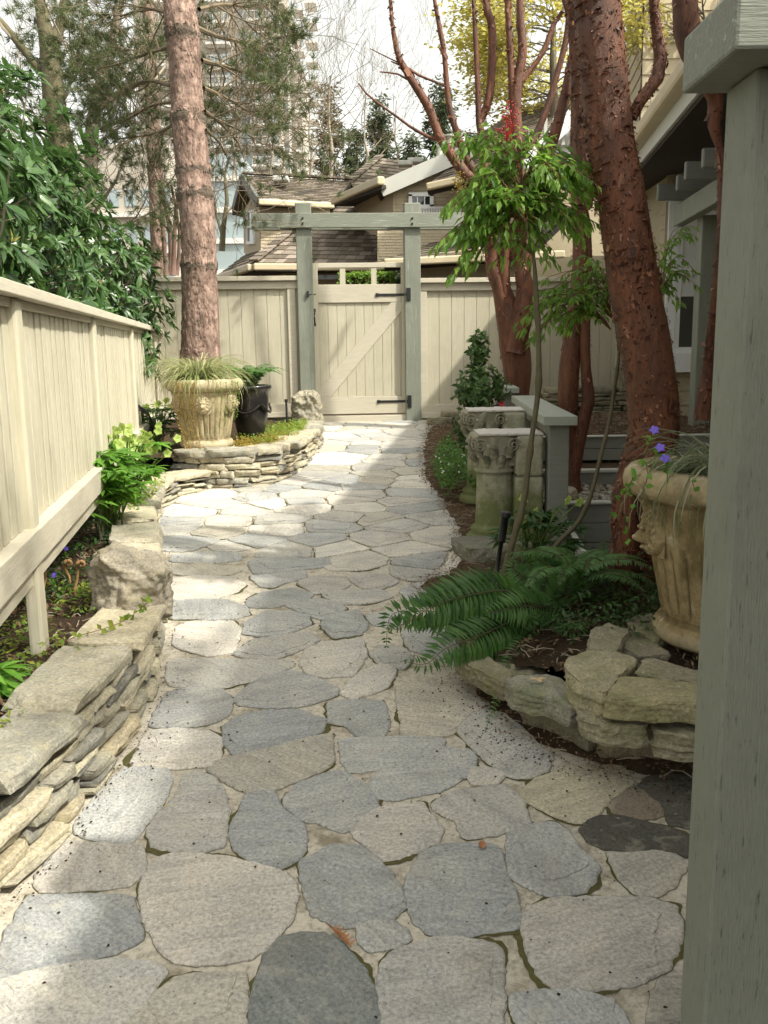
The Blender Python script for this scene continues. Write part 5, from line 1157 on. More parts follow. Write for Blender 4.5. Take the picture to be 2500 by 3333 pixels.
nandina('second heavenly bamboo with a kinked arching stem, its leaves spread behind the big red trunk', [
  [(c4,705,1215,4.2,17),(c4,760,1140,4.2,15),(c4,840,1060,4.2,14),(c4,895,940,4.2,13),(c4,935,780,4.22,12),(c4,975,620,4.25,12),(c4,1000,450,4.25,11),(c4,1015,330,4.25,10),(c4,1000,200,4.25,8),(c4,985,80,4.3,6)],
 ], [(c4,830,90,4.4,(985,180),14,(.17,.09),.050),(c4,760,200,4.4,(980,230),9,(.14,.06),.050),(c4,640,200,4.4,(900,150),8,(.07,.10),.052),(c4,920,60,4.4,(985,120),9,(.09,.08),.048),(c4,820,10,4.45,(985,60),10,(.14,.07),.05)], 32)
nandina('airy heavenly bamboo leaves right of the big red trunk, in front of the white window', [
  [(c4,1180,560,5.6,8),(c4,1190,300,5.6,8),(c2,1190,1300,5.6,7),(c2,1195,1180,5.6,6)],
 ], [(c2,1240,1210,5.6,(1190,1260),9,(.13,.12),.06),(c2,1230,1110,5.6,(1190,1200),4,(.14,.13),.055),(c4,1215,90,5.6,(1185,100),5,(.08,.12),.06),(c2,1290,1010,5.6,(1200,1130),3,(.08,.06),.06)], 33)
# ------------------------------------------------------------------ hellebores
def hellebore(label, base, n, h_, spread, nf, seed, mats=('hell', 'lime'), L=.11, lean=(0, 0)):
    s = np.random.RandomState(seed); t = thing('hellebore', base, label, 'plant'); m = MB(); st = MB(); 
    for k in range(n):
        az = s.rand()*6.28; q = Vector(base)+Vector((math.cos(az)*spread*s.rand()+lean[0]*s.rand(), math.sin(az)*spread*s.rand()*.8+lean[1]*s.rand(), h_*(.35+.65*s.rand()))); b = Vector(base)+Vector((s.normal()*.03, s.normal()*.03, 0)); st.tube([b, b.lerp(q, .5)+Vector((0, 0, .03)), q], [.005, .004, .003], 5, cap=False)
        out = (q-b).normalized()+Vector((0, 0, .35)); x = out.cross(Vector((0, .1, 1))).normalized(); y = out.cross(x); A = []; D = []; N = []
        for j in range(7):
            a = az+(j-3)*.52; dr = Vector((math.cos(a), math.sin(a), .15-.1*abs(j-3)+s.normal()*.12)); A.append(q); D.append(dr); N.append(Vector((s.normal()*.2, s.normal()*.2, 1)))
        LL = L*(.7+.5*s.rand(len(A))); leaves(m, A, D, N, LL, LL*.27, 'broad')
    for k in range(nf):
        q = Vector(base)+Vector((s.normal()*spread*.55+lean[0], s.normal()*spread*.45+lean[1], h_*(.8+.45*s.rand()))); b = Vector(base)+Vector((s.normal()*.03, s.normal()*.03, .02)); st.tube([b, b.lerp(q, .6)+Vector((0, 0, .03)), q], [.005, .004, .0025], 5, cap=False)
        face = Vector((s.normal()*.5+.25, -.9, -.1+s.normal()*.35)).normalized(); x = face.cross(Vector((0, 0, 1))).normalized(); y = face.cross(x)
        A = [q]*5; D = [x*math.cos(j*1.2566+k)+y*math.sin(j*1.2566+k)+face*.35 for j in range(5)]; fl = MB(); leaves(fl, A, D, [face]*5,   .030, .033, 'broad'); fl.build('flower', M[mats[1]], t)
    m.build('foliage', M[mats[0]], t); st.build('stalks', M['gstem'], t)
hb = atz(*dd(225, 1120), .56); hellebore('bright green hellebore with lime flowers, leaning on the left fence above the wall', (-1.52, 4.95, .52), 56, .44, .24, 0, 41, L=.14, lean=(-.02, -.15))
hb = atz(*dd(275, 1040), .60); hellebore('hellebore crowded with nodding lime green flowers against the left fence', (-1.62, 5.6, .55), 40, .40, .24, 52, 42, L=.13, lean=(.04, -.1))
hellebore('dark leaved hellebore hiding between the left fence and the pale urn', (at(*dd(335, 960), 7.7).x, 7.7, .70), 34, .34, .25, 14, 43, mats=('helld', 'lime'), L=.11)
hb = at(*c4(650, 1200), 4.45); hellebore('dark leafy hellebore in front of the handrail post, behind the sword fern', (hb.x, 4.45, .40), 30, .30, .22, 5, 44, mats=('helld', 'lime'), L=.10)
hb = atz(*dd(10, 1500), .44); hellebore('green leaves poking into the photo at the far left edge, above the wall', (hb.x-.05, hb.y, .42), 7, .12, .08, 0, 45, L=.10)
# ------------------------------------------------------------------ grassy sedges, creepers
def sedge(label, base, n, L, seed, mat, rx=.1, w=.006, droop=1.):
    s = np.random.RandomState(seed); t = thing('sedge', base, label, 'plant'); m = MB()
    for k in range(n):
        az = s.rand()*6.28; el = .5+1.0*s.rand(); q = Vector(base)+Vector((math.cos(az)*rx*s.rand(), math.sin(az)*rx*s.rand(), 0)); ln = L*(.55+.6*s.rand()); V = []; K = 9; sd = Vector((-math.sin(az), math.cos(az), 0))
        dr = droop*(1.2+.9*s.rand())
        for i in range(K+1):
            ww = w*(1-(i/K)**2)*.5+.0006; V += [tuple(q-sd*ww), tuple(q+Vector((0, 0, -.0015))), tuple(q+sd*ww)]
            q = q+Vector((math.cos(az)*math.cos(el), math.sin(az)*math.cos(el), math.sin(el)))*(ln/K); el -= dr*1.9/K
        m.add(V, [(3*i+a, 3*i+a+1, 3*i+a+4, 3*i+a+3) for i in range(K) for a in (0, 1)])
    m.build('blades', M[mat], t); return t
ut = UL+Vector((0, 0, .79*.655)); sedge('tufted striped sedge grass spilling from the pale lion urn', ut+Vector((-.04, 0, 0)), 560, .43, 51, 'carex', .15, .008, .72)
ut2 = UR+Vector((0, 0, .79*.70)); sedge('striped sedge with long arching blades in the big golden urn', ut2+Vector((-.04, -.04, 0)), 340, .44, 52, 'carexd', .12, .007)
def creeper(name, label, strands, mat, L, seed, cat='plant', smat='rstem', dens=.012):
    s = np.random.RandomState(seed); base = strands[0][0]; t = thing(name, tuple(base), label, cat); m = MB(); st = MB()
    for P in strands:
        p, _ = smoothpath(P, [0]*len(P), dens); st.tube(p, .0014, 4, cap=False); A = []; D = []
        for q in p:
            for sg in (-1, 1): A.append(q); D.append(Vector((s.normal(), s.normal()*.6-.3, s.normal()*.7)))
        LL = L*(.6+.6*s.rand(len(A))); leaves(m, A, D, [Vector((s.normal()*.4, -1, .4+s.normal()*.3)) for _ in A], LL, LL*.75, 'leaf')
    m.build('foliage', M[mat], t); st.build('stems', M[smat], t)
F_ = lambda fn, x, y, Y: at(*fn(x, y), Y)
yf = UL.y-.36; yb = UL.y-.26; s = np.random.RandomState(77)
creeper('creeping_jenny', 'orange and gold creeper hanging down the front of the pale lion urn', [[F_(c3, x0+s.normal()*6, 462, yf), F_(c3, x0+s.normal()*8+4, 540, yb-.06), F_(c3, x0+8+s.normal()*12, 620, yb), F_(c3, x0+22+s.normal()*14, 700, yb+.01), F_(c3, x0+30+s.normal()*14, 745, yb-.02)] for x0 in (768, 775, 785, 800, 822, 832, 842)], 'jenny', .013, 61)
creeper('creeping_jenny', 'fine green creeper trailing over the right rim of the pale lion urn', [[F_(c3, x0, 455, yf+.08), F_(c3, x0+8, 520, yf+.08), F_(c3, x0-4, 600+s.rand()*60, yb+.03)] for x0 in (950, 975, 1000, 1015, 1025)], 'hell', .011, 62)
yr = UR.y-.36
creeper('ivy', 'small variegated ivy trails hanging over the rim of the golden urn', [[F_(c4, 1130, 800, yr), F_(c4, 1140, 850, yr-.02), F_(c4, 1130, 905, yr-.02)], [F_(c4, 1085, 850, yr+.05), F_(c4, 1060, 900, yr+.12), F_(c4, 1020, 960, yr+.2), F_(c4, 1000, 1020, yr+.2)], [F_(c4, 1060, 900, yr+.1), F_(c4, 1062, 1000, yr+.1), F_(c4, 1050, 1140, yr+.1)], [F_(c4, 1330, 880, yr-.02), F_(c4, 1345, 930, yr-.03)]], 'hell', .022, 63, dens=.028)
# periwinkle
def flowers(label, pts, mat, seed, r=.014, name='periwinkle', leafy=True):
    s = np.random.RandomState(seed); t = thing(name, tuple(pts[0]-Vector((0, 0, .06))), label, 'flower'); m = MB(); st = MB(); lf = MB()
    for q in pts:
        face = Vector((s.normal()*.3-.1, -.8, .5)).normalized(); x = face.cross(Vector((0, 0, 1))).normalized(); y = face.cross(x)
        m = MB(); leaves(m, [q]*5, [x*math.cos(j*1.2566)+y*math.sin(j*1.2566) for j in range(5)], [face]*5, r, r*.95, 'leaf'); m.build('flower', M[mat], t)
        b = q+Vector((.02*s.normal(), .02, -.08)); st.tube([b, q], .0012, 4, cap=False)
        if leafy: A = [b.lerp(q, .2+.6*s.rand()) for _ in range(8)]; leaves(lf, A, [Vector((s.normal(), s.normal(), .3+s.rand()*.5)) for _ in A], [Vector((0, 0, 1))]*8, .032, .013, 'leaf')
    st.build('stems', M['gstem'], t)
    if leafy: lf.build('foliage', M['hell'], t)
flowers('purple periwinkle flowers over the left side of the golden urn', [F_(c4, 1193, 738, yr+.02), F_(c4, 1168, 662, yr+.05), F_(c4, 1215, 785, yr)], 'purple', 71, .017)
flowers('purple periwinkle dotted in the left bed beside the rough tan boulder', [atz(*c3(x, y), .58) for x, y in ((285, 1175), (668, 792), (728, 790), (232, 1290))], 'purple', 72, .014)
flowers('blue periwinkle at the foot of the sprinkler riser by the ferns', [F_(c4, 452, 1320, 4.0), F_(c4, 440, 1290, 4.05)], 'purple', 73, .012)
# ------------------------------------------------------------------ ground cover (nobody could count it)
def cover(name, label, poly, zf, n, L, mat, seed, hgt=.05, dens=None, cat='ground cover', twigs=0, w=.5, tpl='leaf', updir=.5):
    s = np.random.RandomState(seed); xs = [p[0] for p in poly]; ys = [p[1] for p in poly]; m = MB(); A = []; D = []; N = []
    while len(A) < n:
        x, y = s.uniform(min(xs), max(xs)), s.uniform(min(ys), max(ys))
        if not inside(poly, x, y) or (dens and noise.noise(Vector((x*dens, y*dens, seed)))+.25*s.normal() < 0): n -= .3; continue
        for _ in range(3): A.append((x+s.normal()*.012, y+s.normal()*.012, zf(x, y)+hgt*s.rand())); D.append((s.normal(), s.normal(), updir*s.normal()+.15)); N.append((s.normal()*.4, s.normal()*.4, 1))
    LL = L*(.5+.8*s.rand(len(A))); leaves(m, A, D, N, LL, LL*w, tpl)
    for _ in range(twigs):
        x, y = s.uniform(min(xs), max(xs)), s.uniform(min(ys), max(ys))
        if inside(poly, x, y): a = s.rand()*6.28; l_ = .03+.07*s.rand(); z = zf(x, y)+.015; m.tube([(x, y, z), (x+l_*math.cos(a)*.5, y+l_*math.sin(a)*.5, z+.012*s.rand()), (x+l_*math.cos(a), y+l_*math.sin(a), z)], .0016, 3, 1, cap=False)
    o = m.build(name, [M[mat], M['twigl']]); tag(o, label, cat, kind='stuff'); return o
lz = lambda x, y: TL(y)-.05-.12*max(0, min(1, (-x-1.2)*1.2))
cover('leaf_litter', 'dry brown litter of leaves and twigs over the soil of the lower left bed', lower, lz, 5200, .03, 'litter', 81, .012, twigs=700, w=.35)
cover('ground_cover', 'small bright green leaves spreading over the lower left bed', [(-1.75, 1.9), (-1.15, 1.9), (-1.0, 2.9), (-1.1, 3.7), (-1.75, 4.2)], lz, 2300, .026, 'cover', 82, .05, dens=3.5)
cover('ground_cover', 'dark leaves of periwinkle filling the lower left bed under the fence', [(-2.0, 3.5), (-1.25, 3.8), (-1.55, 5.6), (-1.62, 6.5), (-1.9, 6.6)], lz, 1800, .032, 'coverd', 83, .07, dens=2.5)
cover('ground_cover', 'bright green and gold ground cover on the raised bed beside the black pot', [(-1.02, 7.35), (-.92, 7.3), (-.78, 7.7), (-.74, 8.7), (-.80, 9.5), (-1.25, 9.4), (-1.35, 8.0)], lambda x, y: .71, 3600, .028, 'cover', 84, .075, dens=2.)
cover('ground_cover', 'low golden moss-like creeper between the black pot and the wall', [(-1.30, 7.15), (-1.02, 7.12), (-.84, 7.5), (-.74, 8.1), (-.9, 8.4), (-1.25, 7.8)], lambda x, y: .715, 3200, .016, 'jenny', 85, .05, w=.8)
cover('ground_cover', 'golden leaved creeper spilling over the corner of the low wall', [(-1.62, 5.3), (-1.42, 5.2), (-1.50, 6.2), (-1.7, 6.2)], lambda x, y: TL(y)+.0, 700, .024, 'cover', 86, .05, w=.6)
cover('leaf_litter', 'dead fronds and dry leaves under the sword fern', rb, lambda x, y: .34+.10*max(0, min(1, (x-.5)*1.5)), 3600, .035, 'litter', 87, .015, twigs=500, w=.3)
cover('ground_cover', 'dark green leafy ground cover under the sword fern', [(.45, 3.5), (.9, 3.1), (1.2, 3.2), (1.3, 4.2), (.6, 4.5), (.40, 4.2)], lambda x, y: .36+.10*max(0, min(1, (x-.5)*1.5)), 3400, .032, 'coverd', 88, .09, w=.4)
cover('leaf_litter', 'reddish brown needles and leaf litter along the right side of the path', mp, lambda x, y: gz(y)+.02, 9000, .028, 'litter', 89, .012, twigs=900, w=.22)
cover('leaf_litter', 'dry leaves lying on the upper terrace under the fence', [(1.05, 7.0), (3.0, 7.0), (2.9, 9.4), (1.05, 9.4)], lambda x, y: .80, 3000, .035, 'litter', 90, .012, twigs=200, w=.35)
cover('ground_cover', 'green ground cover with tiny white flowers at the foot of the far half column', [(.42, 6.2), (.66, 6.1), (.70, 7.2), (.50, 7.9), (.40, 7.3)], lambda x, y: gz(y)+.03+.16*max(0, 1-abs(x-.56)*5), 2400, .034, 'cover2', 91, .07, w=.55)
m = MB(); s = np.random.RandomState(92)
for _ in range(22):
    x, y = s.uniform(.42, .64), s.uniform(6.25, 7.3); q = Vector((x, y, gz(y)+.10+.12*max(0, 1-abs(x-.56)*5)+.04*s.rand())); leaves(m, [q]*4, [(math.cos(a), -.3, math.sin(a)) for a in (0, 1.6, 3.1, 4.7)], [(0, -1, .4)]*4, .008, .008)
for _ in range(10):
    q = at(*c6(900+s.rand()*180, 200+s.rand()*90), 3.7+.3*s.rand()); leaves(m, [q]*4, [(math.cos(a), -.3, math.sin(a)) for a in (0, 1.6, 3.1, 4.7)], [(0, -1, .4)]*4, .008, .008)
tag(m.build('tiny_flowers', M['whitep']), 'scatter of tiny white flowers on the ground cover right of the path', 'flowers', kind='stuff')
# camellia bush left of the far rail
s = np.random.RandomState(95); cb = at(*dd(1035, 840), 7.9); t = thing('camellia', (cb.x, 7.9, gz(7.9)), 'small upright camellia with one pink bloom, growing at the end of the far handrail', 'shrub'); m = MB(); st = MB()
P, d = blob(330, (cb.x, 7.9, cb.z-.02), (.22, .22, .24), .3, 95); P2, d2 = blob(90, (cb.x-.0, 7.9, cb.z+.33), (.08, .08, .18), .2, 96); P3, d3 = blob(200, (cb.x-.06, 7.8, cb.z-.36), (.18, .2, .20), .3, 97); P = np.vstack([P, P2, P3]); d = np.vstack([d, d2, d3])
whorls(m, P, d+np.array([0, 0, .3]), 4, .062, .48, s, 'broad', 0, droop=.2)
for i in range(40): q = Vector(P[s.randint(len(P))]); b = Vector((cb.x, 7.9, gz(7.9)+.02)); st.tube([b, b.lerp(q, .5)+Vector((s.normal()*.03, 0, .03)), q], [.008, .005, .002], 4, cap=False)
m.build('foliage', M['camel'], t); st.build('stems', M['stem'], t); m = MB(); q = at(*c4(508, 550), 7.8)
for k in range(3): leaves(m, [q]*6, [(math.cos(a)*.8, -.3-k*.3, math.sin(a)) for a in np.arange(6)*1.05+k*.5], [(0, -1, .2)]*6, .03-.007*k, .026, 'broad')
m.build('bloom', M['pink'], t)
# stray leaves on the path
def strayleaf(fn, x, y, L, c_, label, off=.016, name='fallen_leaf'):
    q = gnd(*fn(x, y), off); m = MB(); a = random.Random(int(x)).random()*6; leaves(m, [q], [(math.cos(a), math.sin(a), .12)], [(0, .1, 1)], L, L*.5, 'broad'); tag(m.build(name, M[c_]), label, 'leaf')
M['brownleaf'] = m_simple('brown_leaf', (.32, .13, .05), .7, .3, 40, .3); M['tanleaf'] = m_simple('tan_leaf', (.50, .34, .18), .7, .2, 40, .3); M['ylf'] = m_simple('yellow_leaf', (.6, .42, .06), .6, .1)
strayleaf(c8, 430, 350, .045, 'brownleaf', 'curled brown leaf on a grey flagstone in the right foreground')
strayleaf(c5, 793, 358, .022, 'brownleaf', 'small brown leaf on the pinkish flagstone near the left wall')
strayleaf(c7, 720, 157, .014, 'ylf', 'tiny yellow leaf in a joint of the path')
q = atz(*c6(665, 545), .395); m = MB(); leaves(m, [q, q, q], [(1, .1, .2), (-1, .2, .1), (.1, -1, .15)], [(0, 0, 1)]*3, .03, .022, 'broad'); tag(m.build('fallen_leaf', M['tanleaf']), 'pale tan dead leaf lying on the wall slab under the sword fern', 'leaf')
m = MB(); q = gnd(*c7(1440, 690), .016); e = gnd(*c7(1515, 770), .016); m.tube([q, q.lerp(e, .5)+Vector((.006, 0, .004)), e], [.003, .0035, .002], 5)
for k in range(12): b = q.lerp(e, k/12.); m.tube([b, b+Vector((.014*(1 if k % 2 else -1), .012, .003))], .0018, 3, cap=False)
tag(m.build('twig', M['brownleaf']), 'reddish cypress twig lying in a joint of the near flagstones', 'twig')

def vine(label, P, seed, mat='cover', L=.03):
    creeper('periwinkle_vine', label, [P], mat, L, seed, dens=.03)
vine('trailing yellow variegated vine lying across the low wall slabs at the left', [atz(*c5(x, y), z) for x, y, z in ((240, 400, .50), (330, 360, .52), (440, 330, .53), (540, 290, .53), (620, 230, .56), (650, 200, .60))], 201)

cover('leaf_litter', 'crumbly soil and bits along the foot of the mossy right wall', [(.2, 3.9), (.28, 3.4), (.34, 3.1), (.45, 2.82), (.66, 2.62), (1.0, 2.50), (1.8, 2.42), (1.8, 2.72), (1.0, 2.78), (.72, 2.88), (.52, 3.1), (.42, 3.5), (.40, 3.9)], lambda x, y: gz(y)+.030, 2400, .016, 'litter', 93, .012, twigs=160, w=.5)
# ------------------------------------------------------------------ trees behind
def grow(m, q, d, L, r, dep, s, tips, up=.1, n=(3, 5), spread=.6, ratio=.66, seg=4, curl=.16, mn=.0012):
    P = [q.copy()]; dd_ = d.normalized(); k = max(3, int(4 if dep > 1 else 3)); cuts = []
    for i in range(k):
        dd_ = (dd_+Vector((s.normal(), s.normal(), s.normal()))*curl+Vector((0, 0, up))).normalized(); q = q+dd_*(L/k); P.append(q.copy()); cuts.append((q.copy(), dd_.copy(), r*(1-.55*(i+1)/k)))
    m.tube(P, [max(mn, r*(1-.55*i/k)) for i in range(k+1)], 8 if r > .03 else (5 if r > .008 else 3), cap=False)
    if dep == 0: tips.append((P[-1], dd_)); tips.append((P[-2], dd_)); return
    for j in range(s.randint(n[0], n[1]+1)):
        c_, d_, rr_ = cuts[s.randint(max(0, k-3), k)] if j else cuts[-1]
        x = d_.cross(Vector((s.normal(), s.normal(), s.normal()))).normalized(); nd = (d_+x*spread*(.5+s.rand())).normalized()
        grow(m, c_, nd, L*ratio*(.75+.5*s.rand()), rr_*(.62 if j else .85), dep-1, s, tips, up, n, spread, ratio, seg, curl, mn)
def bare(label, trunks, seed, mat='mossbark', dep=3, L=1.6, base=None, n=(3, 5), tw='twigl', name='bare_tree', every=3, up=.10, rr=.03):
    s = np.random.RandomState(seed); t = thing(name, base or tuple(at(*trunks[0][0][0](*trunks[0][0][1:3]), trunks[0][0][3])), label, 'tree'); tips = []; mc = MB()
    for k, P in enumerate(trunks):
        p, rd = trunkpts(P); p, rd = smoothpath(p, rd, .25); m = MB(); m.tube(p, rd, 12, rough=.12, seed=seed); m.build('trunk' if k == 0 else 'limb', M[mat], t, smooth=True)
        for i in range(2, len(p), every):
            a = s.rand()*6.28; d = Vector((math.cos(a), math.sin(a)*.6, .45+.4*s.rand())); grow(mc, p[i], d, L*(.6+.6*s.rand()), min(rr, rd[i]*.5), dep, s, tips, up, n, mn=.0035)
    mc.build('crown', M[tw], t); return t, tips
bare('mossy bare tree with a forked trunk behind the rhododendrons at the upper left', [
 [(c1,290,1400,13,90),(c1,280,1000,13,84),(c1,270,640,13,80),(c1,240,500,13,74),(c1,225,330,13,66),(c1,215,200,13,62),(c1,190,100,13,44),(c1,170,0,13,36),(c1,150,-150,13,30)],
 [(c1,225,200,13,40),(c1,260,110,13,34),(c1,280,0,13,28),(c1,300,-140,13,22)],
 [(c1,240,420,13,30),(c1,170,300,13,26),(c1,90,200,13,24),(c1,20,110,13,20),(c1,-60,30,13,16)]], 101, every=2, L=1.5)
bare('pale barked bare tree leaning right between the mossy tree and the pine', [
 [(c1,385,1400,14,50),(c1,395,640,14,44),(c1,410,480,14,42),(c1,440,330,14,34),(c1,470,210,14,32),(c1,510,80,14,26),(c1,530,-60,14,22)],
 [(c1,420,470,13.6,26),(c1,520,400,13.4,22),(c1,600,360,13,18),(c1,720,350,12.6,14)]], 102, mat='twigl', every=2, L=1.4)
bare('thin bare saplings behind the fence, between the two pine trunks', [
 [(c1,740,1190,13,20),(c1,735,1000,13,16),(c1,700,820,13,12),(c1,640,680,13,8)],[(c1,750,1190,12.6,18),(c1,760,900,12.6,12),(c1,790,740,12.6,8)],[(c1,720,1190,12.8,16),(c1,700,950,12.8,12),(c1,690,780,12.8,8)],[(c1,765,1190,13.4,14),(c1,775,1000,13.4,11),(c1,740,800,13.4,8)]], 103, mat='rbark', tw='twig', L=.8, dep=2, every=2)
bare('slender bare tree between the pine and the gabled house', [
 [(hh,150,760,19,20),(hh,160,600,19,17),(hh,185,420,19,13),(hh,170,250,19,10),(hh,200,120,19,7)],[(hh,150,650,19,11),(hh,110,500,19,9),(hh,90,350,19,6)]], 104, L=1.2, dep=3, tw='twig', every=2)
for i, (x, w_, y1, sd) in enumerate(((760, 9, 640, 0), (880, 10, 560, 1), (1010, 10, 620, 2), (1075, 12, 450, 3), (1190, 10, 560, 4), (1290, 9, 600, 5))):
    bare(['bare twiggy tree in front of the tower, above the dormer roof', 'pale bare tree below the tower balconies', 'bare tree at the right foot of the tower', 'tallest pale bare tree between the tower and the conifers, over the main roof', 'bushy bare tree in front of the middle conifer', 'bare tree right of the conifers, over the gable'][i],
     [[(dd, x*.6636, 390, 34+i*2, w_*1.2), (dd, (x+6)*.6636, 330, 34+i*2, w_), (dd, (x-4)*.6636, 260 if i == 3 else 300, 34+i*2, w_*.6), (dd, x*.6636, y1*.55*.6636, 34+i*2, w_*.3)]], 110+sd, mat='twigl', tw='tanbr', L=2.6, dep=3, every=2, n=(3, 5), up=.14)
# ------------------------------------------------------------------ pine boughs
def needlecloud(m, P, D, s, n=14, L=.085, w=.005, mat=0):
    k = len(P); A = np.repeat(np.array([tuple(p) for p in P]), n, 0)+s.normal(size=(k*n, 3))*.012; B = np.repeat(np.array([tuple(d) for d in D]), n, 0)
    Dr = unit(B)*.7+s.normal(size=(k*n, 3))*.55; leaves(m, A, Dr, s.normal(size=(k*n, 3)), L*(.7+.5*s.rand(k*n)), w, 'needle', mat)
s = np.random.RandomState(120); mb_ = MB(); mn_ = MB(); tips = []
def bough(P, nb, L, sub, dens, s, mb_, mn_, needles=True, w=.006, nl=.09):
    p, rd = trunkpts(P); p, rd = smoothpath(p, rd, .10); mb_.tube(p, rd, 6, cap=False); tp = []
    for k in range(nb):
        i = s.randint(len(p)//4, len(p)-1); d = (p[i+1]-p[i]).normalized(); x = d.cross(Vector((s.normal(), s.normal(), s.normal()))).normalized()
        grow(mb_, p[i], d*.5+x*.9, L*(.6+.6*s.rand()), max(.004, rd[i]*.5), sub, s, tp, .04, (3, 4), .8, .7, mn=.0025)
    if needles and tp:
        c_ = [q for q in tp if noise.noise(q[0]*1.1+Vector((9, 3, 1)))+s.normal()*.15 > dens]
        if c_: needlecloud(mn_, [q[0] for q in c_], [q[1] for q in c_], s, 26, nl, w*1.2)
t2 = PINE_T
BO = [   # right of the trunk
 [(c1,850,120,9.2,18),(c1,950,160,9.8,14),(c1,1080,180,10.2,9),(c1,1200,150,10.6,5)],
 [(c1,860,40,9.2,16),(c1,960,20,9.6,12),(c1,1080,30,9.8,7)],
 [(c1,870,260,9.1,16),(c1,980,290,9.7,12),(c1,1100,330,10.1,8),(c1,1190,400,10.3,4)],
 [(c1,880,380,9.1,14),(c1,970,420,9.4,10),(c1,1060,470,9.6,6),(c1,1140,500,9.7,3)],
 [(c1,885,480,9.0,12),(c1,960,540,9.4,8),(c1,1030,620,9.6,5),(c1,1060,700,9.6,3)],
 [(c1,890,560,9.0,10),(c1,950,620,9.3,7),(c1,985,690,9.5,4)],
 # left of the trunk
 [(c1,740,60,9.4,14),(c1,640,40,10.5,10),(c1,520,70,11,6)],
 [(c1,740,200,9.4,15),(c1,640,230,10.5,11),(c1,500,280,11,7),(c1,380,300,11.4,4)],
 [(c1,740,370,9.3,16),(c1,640,350,10.2,13),(c1,540,390,10.8,10),(c1,440,470,11,6)],
 [(c1,745,440,9.3,12),(c1,650,460,10.2,9),(c1,540,520,10.8,6),(c1,430,560,11,4)],
 [(c1,745,540,9.2,12),(c1,690,570,10,9),(c1,600,590,10.4,6),(c1,500,600,10.8,4)],
]
for k, P in enumerate(BO): bough(P, 12, .62, 2, [.32, .30, .10, -.06, .08, .12, -.1, -.1, -.15, -.15, -.2][k], s, mb_, mn_)
mb_.build('branches', M['tanbr'], t2); mn_.build('needles', M['needle'], t2)
# second pine trunk
t = thing('pine_tree', tuple(at(*c1(690, 1190), 15)), 'second, thinner pine with a straight pinkish trunk beyond the back fence', 'tree')
pp, rd = trunkpts([(c1,690,1230,15,50),(c1,680,900,15,52),(c1,665,650,15,48),(c1,655,420,15,44),(c1,648,200,15,40),(c1,640,0,15,36),(c1,635,-200,15,32)]); p, rr_ = smoothpath(pp, rd, .1)
m = MB(); m.tube(p, rr_, 24, rough=.06, seed=3); m.build('trunk', M['pine'], t, smooth=True); mb_ = MB(); mn_ = MB()
for P in ([(c1,655,480,15,9),(c1,560,500,14.5,7),(c1,440,560,14,4)],[(c1,655,330,15,9),(c1,540,330,14.5,7),(c1,400,330,14,4)],[(c1,650,560,15,8),(c1,580,600,14.5,6),(c1,470,620,14,3)],[(c1,650,100,15,9),(c1,560,120,15,6),(c1,420,160,15,4)],[(c1,650,250,15,8),(c1,740,260,15,6),(c1,800,300,15,4)]):
    bough(P, 9, .85, 2, -.0, s, mb_, mn_, w=.009, nl=.12)
mb_.build('branches', M['twig'], t); mn_.build('needles', M['needled'], t)
# far conifers
def conifer(label, px, ytop, Y, wpx, seed, tall=None, mat='needled', dens=1.):
    s = np.random.RandomState(seed); top = at(px, ytop, Y); w_ = wpx/FPX*Y; H = top.z-.5; t = thing('conifer', (top.x, Y, .6), label, 'tree'); m = MB(); m.tube([(top.x, Y, .6), (top.x+.1, Y, H*.5), tuple(top)], [.25, .17, .02], 8); m.build('trunk', M['twig'], t); m = MB(); mbr = MB(); A = []; D = []
    nb = int(260*dens)
    for k in range(nb):
        u = s.rand()**.8; z = top.z-u*H*.95; R_ = w_*.5*(.12+u**.8)*(.6+.6*s.rand()); a = s.rand()*6.28; c_ = Vector((top.x, Y, z)); e = c_+Vector((math.cos(a)*R_, math.sin(a)*R_, -R_*.25+.1)); mbr.tube([c_, c_.lerp(e, .6)+Vector((0, 0, R_*.05)), e], [.03, .02, .008], 3, cap=False)
        nn = int(8+R_*9)
        for j in range(nn): v_ = .25+.75*s.rand(); q = c_.lerp(e, v_); A.append((q.x+s.normal()*.14, q.y+s.normal()*.14, q.z-.12*s.rand()+s.normal()*.07)); D.append((math.cos(a)+s.normal()*.6, math.sin(a)+s.normal()*.6, -.5+.4*s.normal()))
    A = np.array(A); A = np.repeat(A, 4, 0)+s.normal(size=(len(A)*4, 3))*.10; D = np.repeat(np.array(D), 4, 0)+s.normal(size=(len(D)*4, 3))*.4; leaves(m, A, D, s.normal(size=A.shape), .26*(.6+.7*s.rand(len(A))), .07, 'quad'); m.build('crown', M[mat], t); mbr.build('branches', M['twig'], t)
conifer('tall thin conifer just right of the tower', 1070, 275, 48, 210, 131, mat='needlet', dens=.8)
conifer('pointed conifer in the middle of the far row', 1235, 310, 46, 210, 132)
conifer('dark conifer above the gable roof', 1435, 270, 40, 240, 133)
conifer('broad low conifer between the two pointed ones', 1345, 440, 44, 260, 134)
conifer('low conifer behind the main roof ridge', 1160, 420, 50, 230, 135)
conifer('far conifer above the big trunk fork, half hidden by red limbs', 1530, 420, 44, 200, 136)
